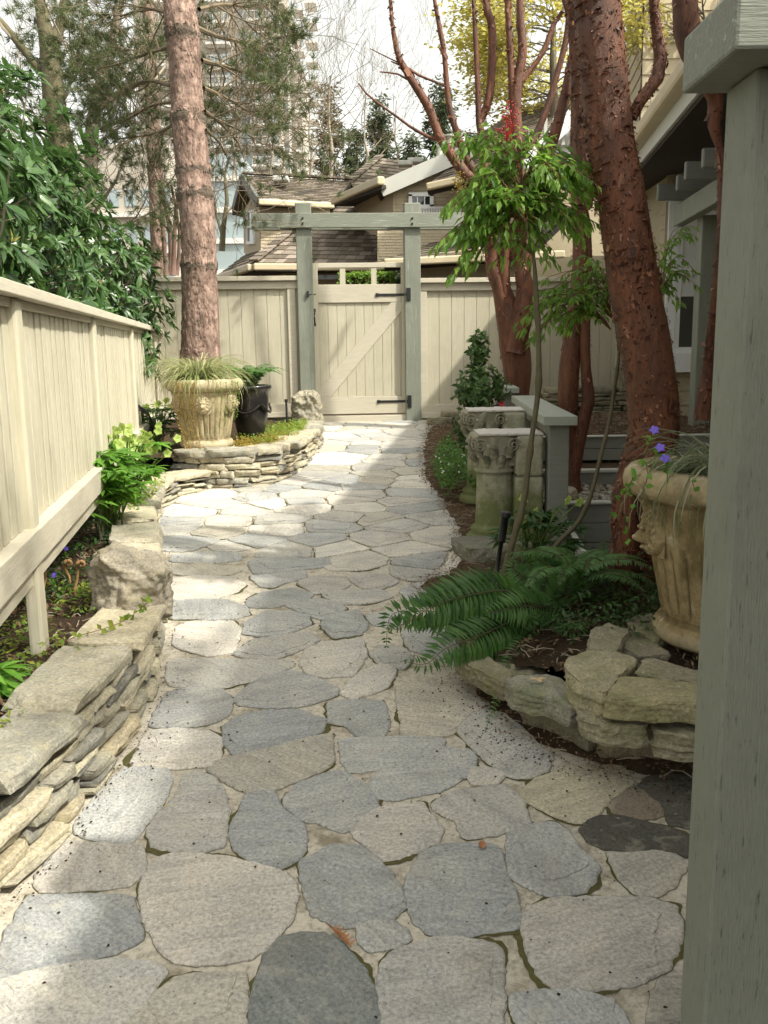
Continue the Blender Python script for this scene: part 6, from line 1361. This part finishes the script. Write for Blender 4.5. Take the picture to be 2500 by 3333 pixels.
# yellow-leaved tree, upper right
t = thing('spring_tree', (5.4, 17, .7), 'tree in fresh yellow leaf behind the red trunks at the upper right', 'tree'); s = np.random.RandomState(140); mbt = MB(); tips = []
b = at(*c2(740, 640), 17); mbt.tube([Vector((b.x, 17, .7)), b, at(*c2(730, 250), 17), at(*c2(735, 60), 17)], [.10, .08, .06, .03], 10, rough=.1); 
for k in range(46):
    q = at(*c2(732+s.normal()*6, 40+s.rand()*520), 17); a = s.rand()*6.28; grow(mbt, q, Vector((math.cos(a), math.sin(a), .25)), .80, .014, 2, s, tips, .0, (3, 4), .7, .75, mn=.004)
mbt.build('trunk', M['twig'], t); m = MB(); A = []; 
for q, d in tips:
    if noise.noise(q*.9) > -.22: A += [tuple(q+Vector((s.normal()*.18, s.normal()*.18, s.normal()*.05))) for _ in range(14)]
A = np.array(A); leaves(m, A, s.normal(size=A.shape)*np.array([1, 1, .3]), s.normal(size=A.shape)*.4+np.array([0, 0, 1]), .10*(.6+.7*s.rand(len(A))), .06, 'leaf'); m.build('crown', M['yellow'], t)
t = thing('spring_tree', (6.2, 10.5, .7), 'golden yellow tree top showing above the big post in the top right corner', 'tree'); mbt = MB(); tips = []; b = at(*c2(1420, 60), 12)
mbt.tube([Vector((b.x, 12, .7)), b], [.12, .05], 8)
for k in range(12): a = s.rand()*6.28; grow(mbt, b+Vector((0, 0, -.5*s.rand())), Vector((math.cos(a), math.sin(a), .5)), .6, .02, 2, s, tips, .0, (3, 4), .7, .75, mn=.003)
mbt.build('trunk', M['twig'], t); m = MB(); A = np.array([tuple(q+Vector((s.normal()*.1, s.normal()*.1, s.normal()*.05))) for q, d in tips for _ in range(10)]); leaves(m, A, s.normal(size=A.shape), s.normal(size=A.shape)*.4+np.array([0, 0, 1]), .075, .05, 'leaf'); m.build('crown', M['yellow'], t)
# clipped hedge seen through the gate lights
t0 = at(*hh(940, 990), 13.2); t1 = at(*hh(1312, 990), 13.2); tz_ = at(*hh(1100, 905), 13.2).z; m = MB(); s = np.random.RandomState(150); A = []; N = []
m.box(t0.x+.06, t1.x-.06, 13.25, 13.8, .7, tz_-.06, 1)
for _ in range(5200):
    f_ = s.randint(3); x = s.uniform(t0.x, t1.x); y = s.uniform(13.15, 13.9); z = s.uniform(.8, tz_)
    if f_ == 0: y = 13.16+.05*s.rand(); n_v = (0, -1, .3)
    elif f_ == 1: z = tz_-.05*s.rand(); n_v = (0, -.3, 1)
    else: x = t0.x+.04*s.rand() if s.rand() < .5 else t1.x-.04*s.rand(); n_v = (1, -.4, .2)
    A.append((x, y, z)); N.append(n_v)
N = np.array(N)+s.normal(size=(len(A), 3))*.4; leaves(m, A, s.normal(size=(len(A), 3)), N, .045, .032, 'leaf'); tag(m.build('clipped_hedge', [M['hedge'], M['soil']]), 'yellow green clipped box hedge seen through the lights of the gate', 'hedge')

# ------------------------------------------------------------------ buildings
def shingles(m, A, B, C, D, rows, wid, s, mat=0, th=.02, lift=.018, jit=.25):
    """courses of separate shingles on the quad A-B (eave, left to right) C-D (top, right to left)"""
    A, B, C, D = map(Vector, (A, B, C, D)); nr = (B-A).cross(D-A).normalized()
    for k in range(rows):
        v0, v1 = k/rows, min(1, (k+1.25)/rows); a0, b0 = A.lerp(D, v0), B.lerp(C, v0); a1, b1 = A.lerp(D, v1), B.lerp(C, v1); L = max((b0-a0).length, (b1-a1).length)
        if L < .02: continue
        u = -s.rand()*wid/L
        while u < 1:
            w_ = wid*(.7+.6*s.rand())/L; u0, u1 = max(0, u)+.0, min(1, u+w_-.006/L); u += w_
            if u1 <= u0+.0005: continue
            j = (s.rand()-.5)*jit/rows*.35; e = (a1-a0)*j
            p = [a0.lerp(b0, u0)+e+nr*lift, a0.lerp(b0, u1)+e+nr*lift, a1.lerp(b1, u1)+nr*.002, a1.lerp(b1, u0)+nr*.002]
            q = [a0.lerp(b0, u0)+e, a0.lerp(b0, u1)+e]
            m.add([tuple(x) for x in p+q], [(0, 1, 2, 3), (4, 5, 1, 0)], mat)
def slab(m, pts, th, mat=0):
    P = [Vector(p) for p in pts]; n = (P[1]-P[0]).cross(P[2]-P[0]).normalized()*th; k = len(P)
    m.add([tuple(p) for p in P]+[tuple(p-n) for p in P], [tuple(range(k)), tuple(range(2*k-1, k-1, -1))]+[(i, i+k, (i+1) % k+k, (i+1) % k) for i in range(k)], mat)
s = np.random.RandomState(160)
H_ = lambda x, y, Y: at(*hh(x, y), Y)
t = thing('neighbour_house', (0, 17, .7), 'tan shingled house with brown cedar roofs and gables beyond the gate', 'house')
def panel(nm, mat, pts, th=.05, smooth=False):
    m = MB(); slab(m, pts, th); return m.build(nm, M[mat], t)
def roofq(pts, rows, wid=.16):
    m = MB(); slab(m, [Vector(p)-Vector((0, 0, .03)) for p in pts], .10, 1); shingles(m, *pts, rows, wid, s); return m.build('roof', [M['shing'], M['soffit']], t)
def cap_(m, a, b, k):      # hip caps
    a, b = Vector(a), Vector(b)
    for i in range(k): p, q = a.lerp(b, i/k), a.lerp(b, (i+1.15)/k); m.beam(p+Vector((0, -.02, .05)), q+Vector((0, -.02, .035)), .17, .03)
def horiz(a, x, y):       # point under pixel (x,y) with the height of a
    return atz(*hh(x, y), a.z)
E1 = H_(365, 845, 15); E2 = horiz(E1, 1290, 850); EL = horiz(E1, 118, 930)
K = H_(1215, 132, 19.5); K2 = H_(1475, 168, 19.5)
roofq([E1, E2, K2, K], 30); KL = H_(1120, 180, 21)
roofq([EL, E1, K, KL], 30)
m = MB(); cap_(m, E1, K, 34); m.build('hip_cap', M['shing'], t)
# gutter and wall below the main eave
m = MB(); m.beam(E1-Vector((0, .06, .06)), E2-Vector((0, .06, .06)), .11, .11); m.beam(E1-Vector((.05, .0, .06)), EL-Vector((.05, 0, .06)), .11, .11); m.build('gutter', M['gutter'], t, bevel=.02)
dz = Vector((0, 0, -2.3)); w1, w2 = E1+Vector((.45, .45, -.1)), E2+Vector((0, .45, -.1)); w0 = EL+Vector((.45, .2, -.1)); panel('wall', 'siding', [w1+dz, w2+dz, w2, w1]); panel('wall', 'siding', [w0+dz, w1+dz, w1, w0])
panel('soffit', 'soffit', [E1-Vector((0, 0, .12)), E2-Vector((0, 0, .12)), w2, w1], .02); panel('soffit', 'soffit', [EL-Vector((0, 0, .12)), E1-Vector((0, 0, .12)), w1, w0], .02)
m = MB(); q = atz(*hh(1100, 925), 2.2); m.box(H_(790, 900, 15.4).x, H_(950, 900, 15.4).x, 15.36, 15.42, H_(800, 955, 15.4).z, H_(800, 925, 15.4).z); m.build('window', M['glass'], t)
# left dormer block
dC = H_(395, 412, 16.2); dD = horiz(dC, 905, 440); rA = H_(290, 252, 17.6); rB = atz(*hh(1030, 292), rA.z); rB.y = 17.6; rB = H_(1030, 291, 17.8)
roofq([dC, dD, rB, rA], 15); m = MB(); cap_(m, rA, rB, 26); m.build('ridge_cap', M['shing'], t)
m = MB(); m.beam(dC-Vector((0, .05, .05)), dD-Vector((0, .05, .05)), .10, .10); m.build('gutter', M['gutter'], t, bevel=.02)
c0 = H_(410, 420, 16.5); c1_ = H_(880, 445, 16.7); cb0 = H_(412, 800, 16.5); cb1 = H_(880, 800, 16.7)
ms = MB(); slab(ms, [cb0, cb1, c1_, c0], .08, 1); shingles(ms, cb0, cb1, c1_, c0, 17, .15, s, 0, lift=.012); ms.build('wall', [M['wshing'], M['siding']], t)
g0 = H_(297, 500, 18.2); gb = H_(300, 775, 18.2); gt = rA-Vector((-.35, 0, .15)); gt.y = 17.4
ms = MB(); slab(ms, [gb, cb0, c0, g0], .05, 1); shingles(ms, gb, cb0, c0, g0, 15, .15, s, 0, lift=.012); slab(ms, [g0, c0, gt], .05, 1); shingles(ms, g0, c0, gt, gt, 8, .15, s, 0, lift=.012); ms.build('wall', [M['wshing'], M['siding']], t)
m = MB(); m.beam(rA+Vector((0, -.02, -.05)), dC+Vector((0, -.05, -.05)), .05, .17); e3 = H_(226, 492, 18.9); m.beam(rA+Vector((-.03, 0, -.05)), e3, .05, .17); m.build('bargeboard', M['trimd'], t)
m = MB(); slab(m, [rA, rB, rB+Vector((.6, 2.0, -1.3)), e3], .08); m.build('roof', M['shing'], t)
def window(x0, y0, x1, y1, Ya, Yb, mull=(1, 0), name='window', trim=.09, mw=.035):
    a, b, c_, d = H_(x0, y1, Ya), H_(x1, y1 if abs(Ya-Yb) < .1 else y1, Yb), H_(x1, y0, Yb), H_(x0, y0, Ya)
    m = MB(); 
    for p, q in ((a, b), (b, c_), (c_, d), (d, a)): m.beam(p-(q-p).normalized()*trim*.5, q+(q-p).normalized()*trim*.5, .05, trim, up=(0, -1, 0) if 0 else (0, 0, 1)) if abs((q-p).z) < abs((q-p).x)+abs((q-p).y) else m.beam(p, q, trim, .05, up=(0, 1, 0))
    for k in range(1, mull[0]): p, q = a.lerp(b, k/mull[0]), d.lerp(c_, k/mull[0]); m.beam(p, q, mw, .04, up=(0, 1, 0))
    for k in range(1, mull[1]+1): p, q = a.lerp(d, k/(mull[1]+1)), b.lerp(c_, k/(mull[1]+1)); m.beam(p, q, .04, .035)
    w_ = m.build(name, M['white'], t); m = MB(); slab(m, [a+Vector((0, .01, 0)), b+Vector((0, .01, 0)), c_+Vector((0, .01, 0)), d+Vector((0, .01, 0))], .02); m.build('pane', M['glass'], w_); return w_
window(322, 492, 372, 705, 17.55, 16.95, (1, 1), trim=.05)
# right gable bay
YB_ = 14.4; b0 = H_(1303, 330, YB_); bb0 = H_(1303, 700, YB_); b1 = H_(1850, 330, YB_); bb1 = H_(1850, 700, YB_); bt = H_(1850, 40, YB_)
ms = MB(); slab(ms, [bb0, bb1, b1, b0], .08, 1); shingles(ms, bb0, bb1, b1, b0, 16, .16, s, 0, lift=.012); slab(ms, [b0, b1, bt], .05, 1); shingles(ms, b0, b1, bt, b0.lerp(bt, .02), 10, .16, s, 0, lift=.012); ms.build('wall', [M['wshing'], M['siding']], t)
s0 = H_(1040, 440, 17.2); sb = H_(1062, 600, 17.2); panel('wall', 'siding', [sb, bb0, b0, s0]); ms = MB(); shingles(ms, sb, bb0, b0, s0, 13, .16, s, 0, lift=.012); ms.build('wall_shingles', M['wshing'], t)
lw0 = H_(1200, 625, 14.1); lb0 = H_(1200, 835, 14.1); lb1 = H_(1900, 835, 14.1); lw1 = H_(1900, 625, 14.1); ms = MB(); slab(ms, [lb0, lb1, lw1, lw0], .08, 1); shingles(ms, lb0, lb1, lw1, lw0, 11, .16, s, 0, lift=.012); ms.build('wall', [M['wshing'], M['siding']], t)
window(1422, 380, 1566, 462, YB_-.05, YB_-.05, (3, 0), trim=.055, mw=.016); 
m = MB(); a_, b_ = H_(1390, 520, YB_-.12), H_(1760, 520, YB_-.12); m.beam(a_, b_, .03, .03); m.beam(a_+Vector((0, 0, .11)), b_+Vector((0, 0, .11)), .03, .03)
for k in range(22): q = a_.lerp(b_, k/21); m.beam(q, q+Vector((0, 0, .11)), .028, .02, up=(0, 1, 0))
m.build('window_box_rail', M['white'], t)
# rake of the gable, gutter of the recessed eave
k0 = H_(1222, 345, 14.2); k1 = H_(1860, 68, 14.2); m = MB(); m.beam(k0, k1, .06, .22); m.build('bargeboard', M['trimg'], t)
k0b = k0+Vector((.3, 3.6, .25)); k1b = k1+Vector((.3, 5, .3)); roofq([k0, k0+Vector((0, 3.2, 0)), k1+Vector((0, 3.2, 0)), k1+Vector((0, 0, .02))], 18)
m = MB(); g1, g2 = H_(905, 425, 16.2), H_(1225, 285, 13.95); m.beam(g1, g2, .12, .12); m.build('gutter', M['gutter'], t, bevel=.02)
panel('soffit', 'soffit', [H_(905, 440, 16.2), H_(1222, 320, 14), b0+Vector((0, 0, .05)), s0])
# lower roof at right
l0, l1 = H_(1150, 848, 13.6), H_(1900, 735, 12.6); l2, l3 = H_(1900, 640, 14.0), H_(1490, 745, 14.0)
roofq([l0, l1, H_(1900, 660, 14.05), H_(1240, 835, 14.05)], 7); m = MB(); m.beam(l0-Vector((0, .04, .06)), l1-Vector((0, .04, .06)), .10, .11); m.build('gutter', M['gutter'], t, bevel=.02)
panel('wall', 'siding', [H_(1400, 1100, 14.2), H_(2100, 1100, 13.6), H_(2100, 740, 13.6), H_(1400, 840, 14.2)])
for x, y in ((1388, 168), (1450, 150), (548, 272)):
    q = H_(x, y, 18.5 if x > 600 else 17.0); m = MB(); m.box(q.x-.14, q.x+.14, q.y-.15, q.y+.15, q.z-.06, q.z+.03); m.build('roof_vent', M['trimg'], t, bevel=.02)
# second roof and white gable farther right, behind the trunks
t = thing('neighbour_house', (4, 18, .7), 'mossy roofed house with a white gable, half hidden by the red trunks', 'house')
C_ = lambda x, y, Y: at(*c2(x, y), Y)
roofq([C_(150, 740, 15), C_(650, 640, 15), C_(840, 380, 19), C_(590, 470, 19)], 26); m = MB(); m.beam(C_(640, 680, 14.8), C_(845, 480, 14.8), .05, .2); m.build('bargeboard', M['white'], t)
panel('wall', 'white', [C_(650, 800, 15.0), C_(860, 800, 15.0), C_(860, 480, 15.0), C_(650, 670, 15.0)]); m = MB()
for k in range(5): m.box(C_(690+k*38, 600, 14.9).x, C_(704+k*38, 600, 14.9).x, 14.88, 14.95, C_(0, 640, 14.9).z, C_(0, 520+k*0, 14.9).z)
m.build('gable_slats', M['trimg'], t); panel('wall', 'siding', [C_(150, 1250, 15.4), C_(1000, 1250, 15.4), C_(1000, 700, 15.4), C_(190, 760, 15.4)])
for x, y in ((240, 590), (284, 590)):
    q = C_(x, y, 16.2); m = MB(); m.tube([q-Vector((0, 0, .5)), q], .05, 12); m.tube([q+Vector((0, 0, .0)), q+Vector((0, 0, .03))], .085, 12); m.build('flue', M['trimg'], t)
roofq([C_(185, 805, 13.6), C_(470, 740, 13.4), C_(620, 560, 15.2), C_(400, 640, 15.2)], 12); m = MB(); m.beam(C_(185, 808, 13.55), C_(480, 742, 13.3), .1, .1); m.build('gutter', M['gutter'], t, bevel=.02)
roofq([C_(0, 1130, 12.6), C_(620, 1085, 12.6), C_(800, 920, 14.6), C_(260, 1030, 14.6)], 10); m = MB(); m.beam(C_(0, 1135, 12.55), C_(780, 1098, 12.55), .1, .1); m.build('gutter', M['gutter'], t, bevel=.02)
panel('wall', 'siding', [C_(100, 1330, 13.0), C_(1100, 1330, 13.0), C_(1100, 1100, 13.0), C_(100, 1130, 13.0)])
# ------------------------------------------------------------------ house on the right with the window, eave and pergola
t = thing('side_house', (2.9, 9, .7), 'tan lap sided house in shade on the right, with a white window and dark eaves', 'house')
WX = lambda y: 2.90+(9.3-y)*-.066
def lap(m, a, b, z0, z1, st, out, mat=0):
    z = z0
    while z < z1:
        zt = min(z1, z+st); o = Vector(out); p = [Vector((a.x, a.y, z))+o*.016, Vector((b.x, b.y, z))+o*.016, Vector((b.x, b.y, zt))+o*.002, Vector((a.x, a.y, zt))+o*.002]; q = [Vector((a.x, a.y, z)), Vector((b.x, b.y, z))]
        m.add([tuple(v) for v in p+q], [(0, 1, 2, 3), (4, 5, 1, 0)], mat); z += st
Cn = at(*c4(1220, 60), 9.3); Cn = Vector((Cn.x-.02, 9.3, 0)); Cf = Vector((at(2030, 1100, 11.2).x, 11.2, 0)); Cr = Vector((Cn.x+4.0, 9.3, 0))
HW = at(2064, 470, 8.6).z+.02
m = MB(); lap(m, Cf, Cn, .3, HW, .145, (-1, 0, 0)); lap(m, Cn, Cr, .3, HW, .145, (0, -1, 0)); m.box(Cn.x+.001, Cr.x, 9.301, 11.19, .3, HW-.01, 0); m.build('wall', M['siding'], t)
m = MB(); m.box(Cn.x-.03, Cn.x+.03, 9.262, 9.283, .3, 3.2); m.build('corner_board', M['siding'], t)
# window
wz0, wz1 = at(2190, 1150, 9.25).z, at(2190, 655, 9.25).z; wx0 = at(*c4(1218, 100), 9.22).x; wx1 = wx0+1.15; y_ = 9.27
wf = MB(); tr_ = .105
wf.box(wx0, wx0+tr_, y_-.04, y_+.0, wz0, wz1); wf.box(wx1-tr_, wx1, y_-.04, y_, wz0, wz1); wf.box(wx0-.03, wx1+.03, y_-.045, y_, wz1+.001, wz1+.13); wf.box(wx0-.03, wx1+.03, y_-.06, y_, wz0-.19, wz0-.001)
F0 = wf.build('window', M['white'], t, bevel=.004); wf = MB(); zm = (wz0*.46+wz1*.54)
for a, b, c_, d in ((wx0+tr_, wx1-tr_, wz0, wz0+.06), (wx0+tr_, wx1-tr_, wz1-.06, wz1), (wx0+tr_, wx1-tr_, zm-.03, zm+.03)): wf.box(a+.001, b-.001, y_-.03, y_-.005, c_, d)
for a in (wx0+tr_, wx1-tr_-.05): wf.box(a+.001, a+.049, y_-.026, y_-.006, wz0+.061, wz1-.061)
wf.build('sash', M['white'], F0, bevel=.003); wf = MB(); wf.box(wx0+tr_, wx1-tr_, y_-.004, y_-.001, wz0+.05, wz1-.05); wf.build('pane', M['glass'], F0); wf = MB(); wf.box(wx0+tr_+.05, wx1-tr_-.05, y_-.0055, y_-.0045, wz0+(wz1-wz0)*.38, wz1-.06); wf.build('reflection_panel', M['reflection_panel'], F0)  # added pale panel imitates bright sky reflected in the upper pane
# eave, soffit, roof
EA = at(2064, 470, 8.6); EB = atz(2245, 218, EA.z); u_ = (EB-EA).normalized(); EF = EA-u_*2.6; EN = EA+u_*13.5
EM = EA+u_*4.2; EN = EM+Vector((-.03, -1, 0)).normalized()*9.3
m = MB(); m.beam(EF, EM, .13, .13); m.beam(EM, EN, .13, .13); m.build('gutter', M['gutter'], t, bevel=.03)
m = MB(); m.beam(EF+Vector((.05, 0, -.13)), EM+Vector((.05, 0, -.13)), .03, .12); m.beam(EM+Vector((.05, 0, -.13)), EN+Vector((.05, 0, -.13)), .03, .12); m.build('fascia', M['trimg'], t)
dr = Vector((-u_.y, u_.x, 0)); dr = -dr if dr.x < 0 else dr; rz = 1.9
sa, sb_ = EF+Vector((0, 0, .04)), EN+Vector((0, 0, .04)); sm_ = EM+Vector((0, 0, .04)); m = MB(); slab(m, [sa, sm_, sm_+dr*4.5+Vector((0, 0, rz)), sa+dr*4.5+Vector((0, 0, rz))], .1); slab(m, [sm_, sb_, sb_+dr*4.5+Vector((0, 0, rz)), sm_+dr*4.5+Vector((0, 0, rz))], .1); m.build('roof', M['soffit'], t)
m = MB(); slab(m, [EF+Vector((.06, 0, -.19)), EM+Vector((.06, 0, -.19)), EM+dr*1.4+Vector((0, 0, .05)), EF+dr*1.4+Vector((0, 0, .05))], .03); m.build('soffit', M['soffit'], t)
# shingled tower wall above the eave
Y2 = 12.2; m = MB(); q0, q1, q2 = at(*c2(1040, 500), Y2+1.6), at(*c2(1108, 500), Y2), at(*c2(1900, 500), Y2); zb_, zt_ = EA.z-.1, 7.6
for a, b in ((q0, q1), (q1, q2)):
    a0, b0_, b1_, a1 = Vector((a.x, a.y, zb_)), Vector((b.x, b.y, zb_)), Vector((b.x, b.y, zt_)), Vector((a.x, a.y, zt_)); slab(m, [a0, b0_, b1_, a1], .06, 1); shingles(m, a0, b0_, b1_, a1, 24, .3, s, 0, lift=.02)
m.build('upper_wall', [M['wshing'], M['siding']], t)
# the near part of the house, beside the camera
m = MB(); m.box(3.6, 6.5, -6, 8.6, .0, EA.z+.2); m.build('wall', M['siding'], t)
# pergola by the window
t = thing('pergola', (2.75, 7.9, .7), 'sage green pergola of stepped rafters and one post in front of the white window', 'pergola')
for (lx, y0, y1, Y) in ((2140, 652, 598, 8.35), (2203, 620, 568, 7.7), (2230, 585, 524, 7.1), (2287, 545, 480, 6.45)):
    a, b = at(lx, y0, Y), at(lx, y1, Y); m = MB(); m.box(a.x, a.x+2.4, Y, Y+.045, a.z, b.z); m.build('rafter', M['dgrey'], t, bevel=.012)
a0, a1 = at(2208, 738, 8.5), at(2208, 672, 8.5); bn = at(2345, 662, 6.9); bm = atz(2345, 662, a0.z); m = MB(); up_ = Vector((0, 0, (a1.z-a0.z)/2))
m.beam(a0+up_, a0+(bm-a0)*1.5+up_, .09, a1.z-a0.z); m.build('beam', M['sage'], t, bevel=.008)
p0 = at(2285, 760, 7.9); m = MB(); m.box(p0.x, p0.x+.145, 7.9, 8.04, gz(7.9), a0.z+.02); m.build('post', M['sage'], t, bevel=.008)
# ------------------------------------------------------------------ tower
t = thing('apartment_tower', (-20, 125, 0), 'tall pale apartment tower with stacked balconies in the distance', 'tower')
Q = lambda x, y, Y: at(*tt(x, y), Y)
YT = 125; xl, xm, xr = Q(-420, 600, YT).x, Q(540, 600, YT).x, Q(640, 600, YT+16).x; zt = Q(0, -330, YT).z
m = MB(); m.box(xl, xm, YT, YT+16, -5, zt); m.build('body', M['tower'], t)
m = MB(); m.box(xm+.01, xr, YT+5, YT+20, -5, zt-3); m.build('side_wing', M['towerw'], t); m = MB(); m.box(xr+.01, Q(715, 600, YT+19).x, YT+10, YT+24, -5, Q(700, 230, YT).z); m.build('side_wing', M['tower'], t)
FH = (Q(0, 350, YT).z-Q(0, 490, YT).z); z = Q(0, 880, YT).z-FH*6; k = 0
while z < zt-1:
    for x0, x1, yy, dep in ((Q(325, 0, YT).x, Q(540, 0, YT).x, YT, 2.2), (Q(40, 0, YT).x, Q(200, 0, YT).x, YT, 1.6), (Q(-300, 0, YT).x, Q(-120, 0, YT).x, YT, 1.6), (Q(635, 0, YT+5).x, Q(705, 0, YT+5).x, YT+5, 3.2), (Q(715, 0, YT+10).x, Q(795, 0, YT+10).x, YT+10, 3.5)):
        if x0 > Q(700, 0, YT).x and z > Q(700, 560, YT+10).z+1: continue
        m = MB(); m.box(x0, x1, yy-dep, yy-.01, z, z+.28); m.box(x0+.1, x1-.1, yy-dep+.05, yy-dep+.10, z+1.15, z+1.22)
        n_ = int((x1-x0)/.5)
        for i in range(n_+1): xx = x0+.1+(x1-x0-.2)*i/n_; m.box(xx-.025, xx+.025, yy-dep+.06, yy-dep+.10, z+.285, z+1.14)
        m.build('balcony', M['towerw'], t)
    for a, b in ((250, 318), (345, 400), (430, 500), (60, 110), (130, 190)): m = MB(); m.box(Q(a, 0, YT).x, Q(b, 0, YT).x, YT-.06, YT-.02, z+.6, z+FH-.5); m.build('window', M['tglass'], t)
    m = MB(); m.box(xm+.6, xr-1.2, YT+4.93, YT+4.98, z+.8, z+FH-.6); m.build('window', M['tglass'], t); z += FH; k += 1
m = MB(); e0, e1 = Q(548, -10, YT-.5), Q(665, 330, YT+8); m.beam(e0, e1, .8, 1.6); m.build('roof_edge', M['tower'], t)
t = thing('apartment_tower', (-30, 90, 0), 'pale blue glass podium building low behind the pine, left of the gabled house', 'tower')
a, b = at(560, 900, 95), at(800, 900, 95); m = MB(); m.box(a.x, b.x, 95, 105, -3, at(700, 500, 95).z); m.build('body', M['tglass'], t); m = MB(); z = 0
while z < at(700, 500, 95).z: m.box(a.x-.1, b.x+.1, 94.7, 94.98, z, z+.5); z += 3
m.build('floor_bands', M['towerw'], t)
t = thing('apartment_block', (-50, 100, 0), 'cream apartment block low behind the rhododendrons at the left', 'building')
a, b = at(60, 900, 80), at(560, 900, 80); m = MB(); m.box(a.x, b.x, 80, 92, -3, at(400, 470, 80).z); m.build('body', M['tower'], t); z = 1.5
while z < at(400, 490, 80).z-2:
    for i in range(9): m = MB(); xx = a.x+.8+i*(b.x-a.x)/9; m.box(xx, xx+.9, 79.93, 79.98, z, z+1.4); m.build('window', M['tglass'], t)
    m = MB(); m.box(a.x-.05, b.x+.05, 79.5, 79.92, z-.9, z-.6); m.build('balcony', M['towerw'], t); z += 3

# ------------------------------------------------------------------ repeats share a group
GR = {'rhododendron': 'rhododendrons behind the left fence', 'conifer': 'conifers on the skyline', 'bare_tree': 'bare deciduous trees behind the fence', 'paperbark_maple': 'paperbark maples on the right', 'hellebore': 'hellebores in the beds', 'lion_urn': 'stone urns with lion masks', 'sedge': 'sedges in the urns', 'column_fragment': 'classical half columns beside the path', 'handrail': 'green handrails', 'heavenly_bamboo': 'heavenly bamboo shrubs', 'sword_fern': 'ferns in the right bed', 'dry_stone_wall': 'dry stone walls', 'board_fence': 'cream board fences', 'retaining_wall': 'timber retaining walls', 'pine_tree': 'pines', 'spring_tree': 'trees in yellow leaf', 'neighbour_house': 'neighbouring houses', 'boulder': 'boulders', 'sprinkler_riser': 'sprinkler risers', 'fallen_leaf': 'leaves on the stone', 'periwinkle': 'periwinkle flowers'}
for o in list(col.objects):
    k = o.name.split('.')[0]
    if o.parent is None and k in GR and not o.get('kind'): o['group'] = GR[k]

# unseen boughs added to the leaning maple, placed to dapple the low left wall
s = np.random.RandomState(300); mt_ = [o for o in col.objects if o.get('label', '').startswith('leaning paperbark')][0]; mb_ = MB(); tips = []
b0 = Vector((2.5, 4.6, 4.4)); b1 = Vector((3.0, 2.3, 5.1)); b2 = Vector((2.65, .3, 5.3)); top = at(*c2(1290, -120), 4.9)
pth, rd_ = smoothpath([top, b0, b1, b2], [.06, .05, .035, .02], .15); mb_.tube(pth, rd_, 10, rough=.1)
for k in range(26):
    i = s.randint(len(pth)//2, len(pth)-1); a = s.rand()*6.28; grow(mb_, pth[i], Vector((math.cos(a), math.sin(a)*.9, .1+.3*s.normal())), .62, .014, 2, s, tips, .0, (3, 4), .8, .72)
mb_.build('bough', M['paper'], mt_); m = MB(); A = np.array([tuple(q+Vector((s.normal()*.07, s.normal()*.07, s.normal()*.04))) for q, d in tips if noise.noise(q*1.5) > -.1 for _ in range(5)])
leaves(m, A, s.normal(size=A.shape), s.normal(size=A.shape)*.5+np.array([0, 0, 1]), .07, .05, 'leaf'); m.build('foliage', M['nand'], mt_)
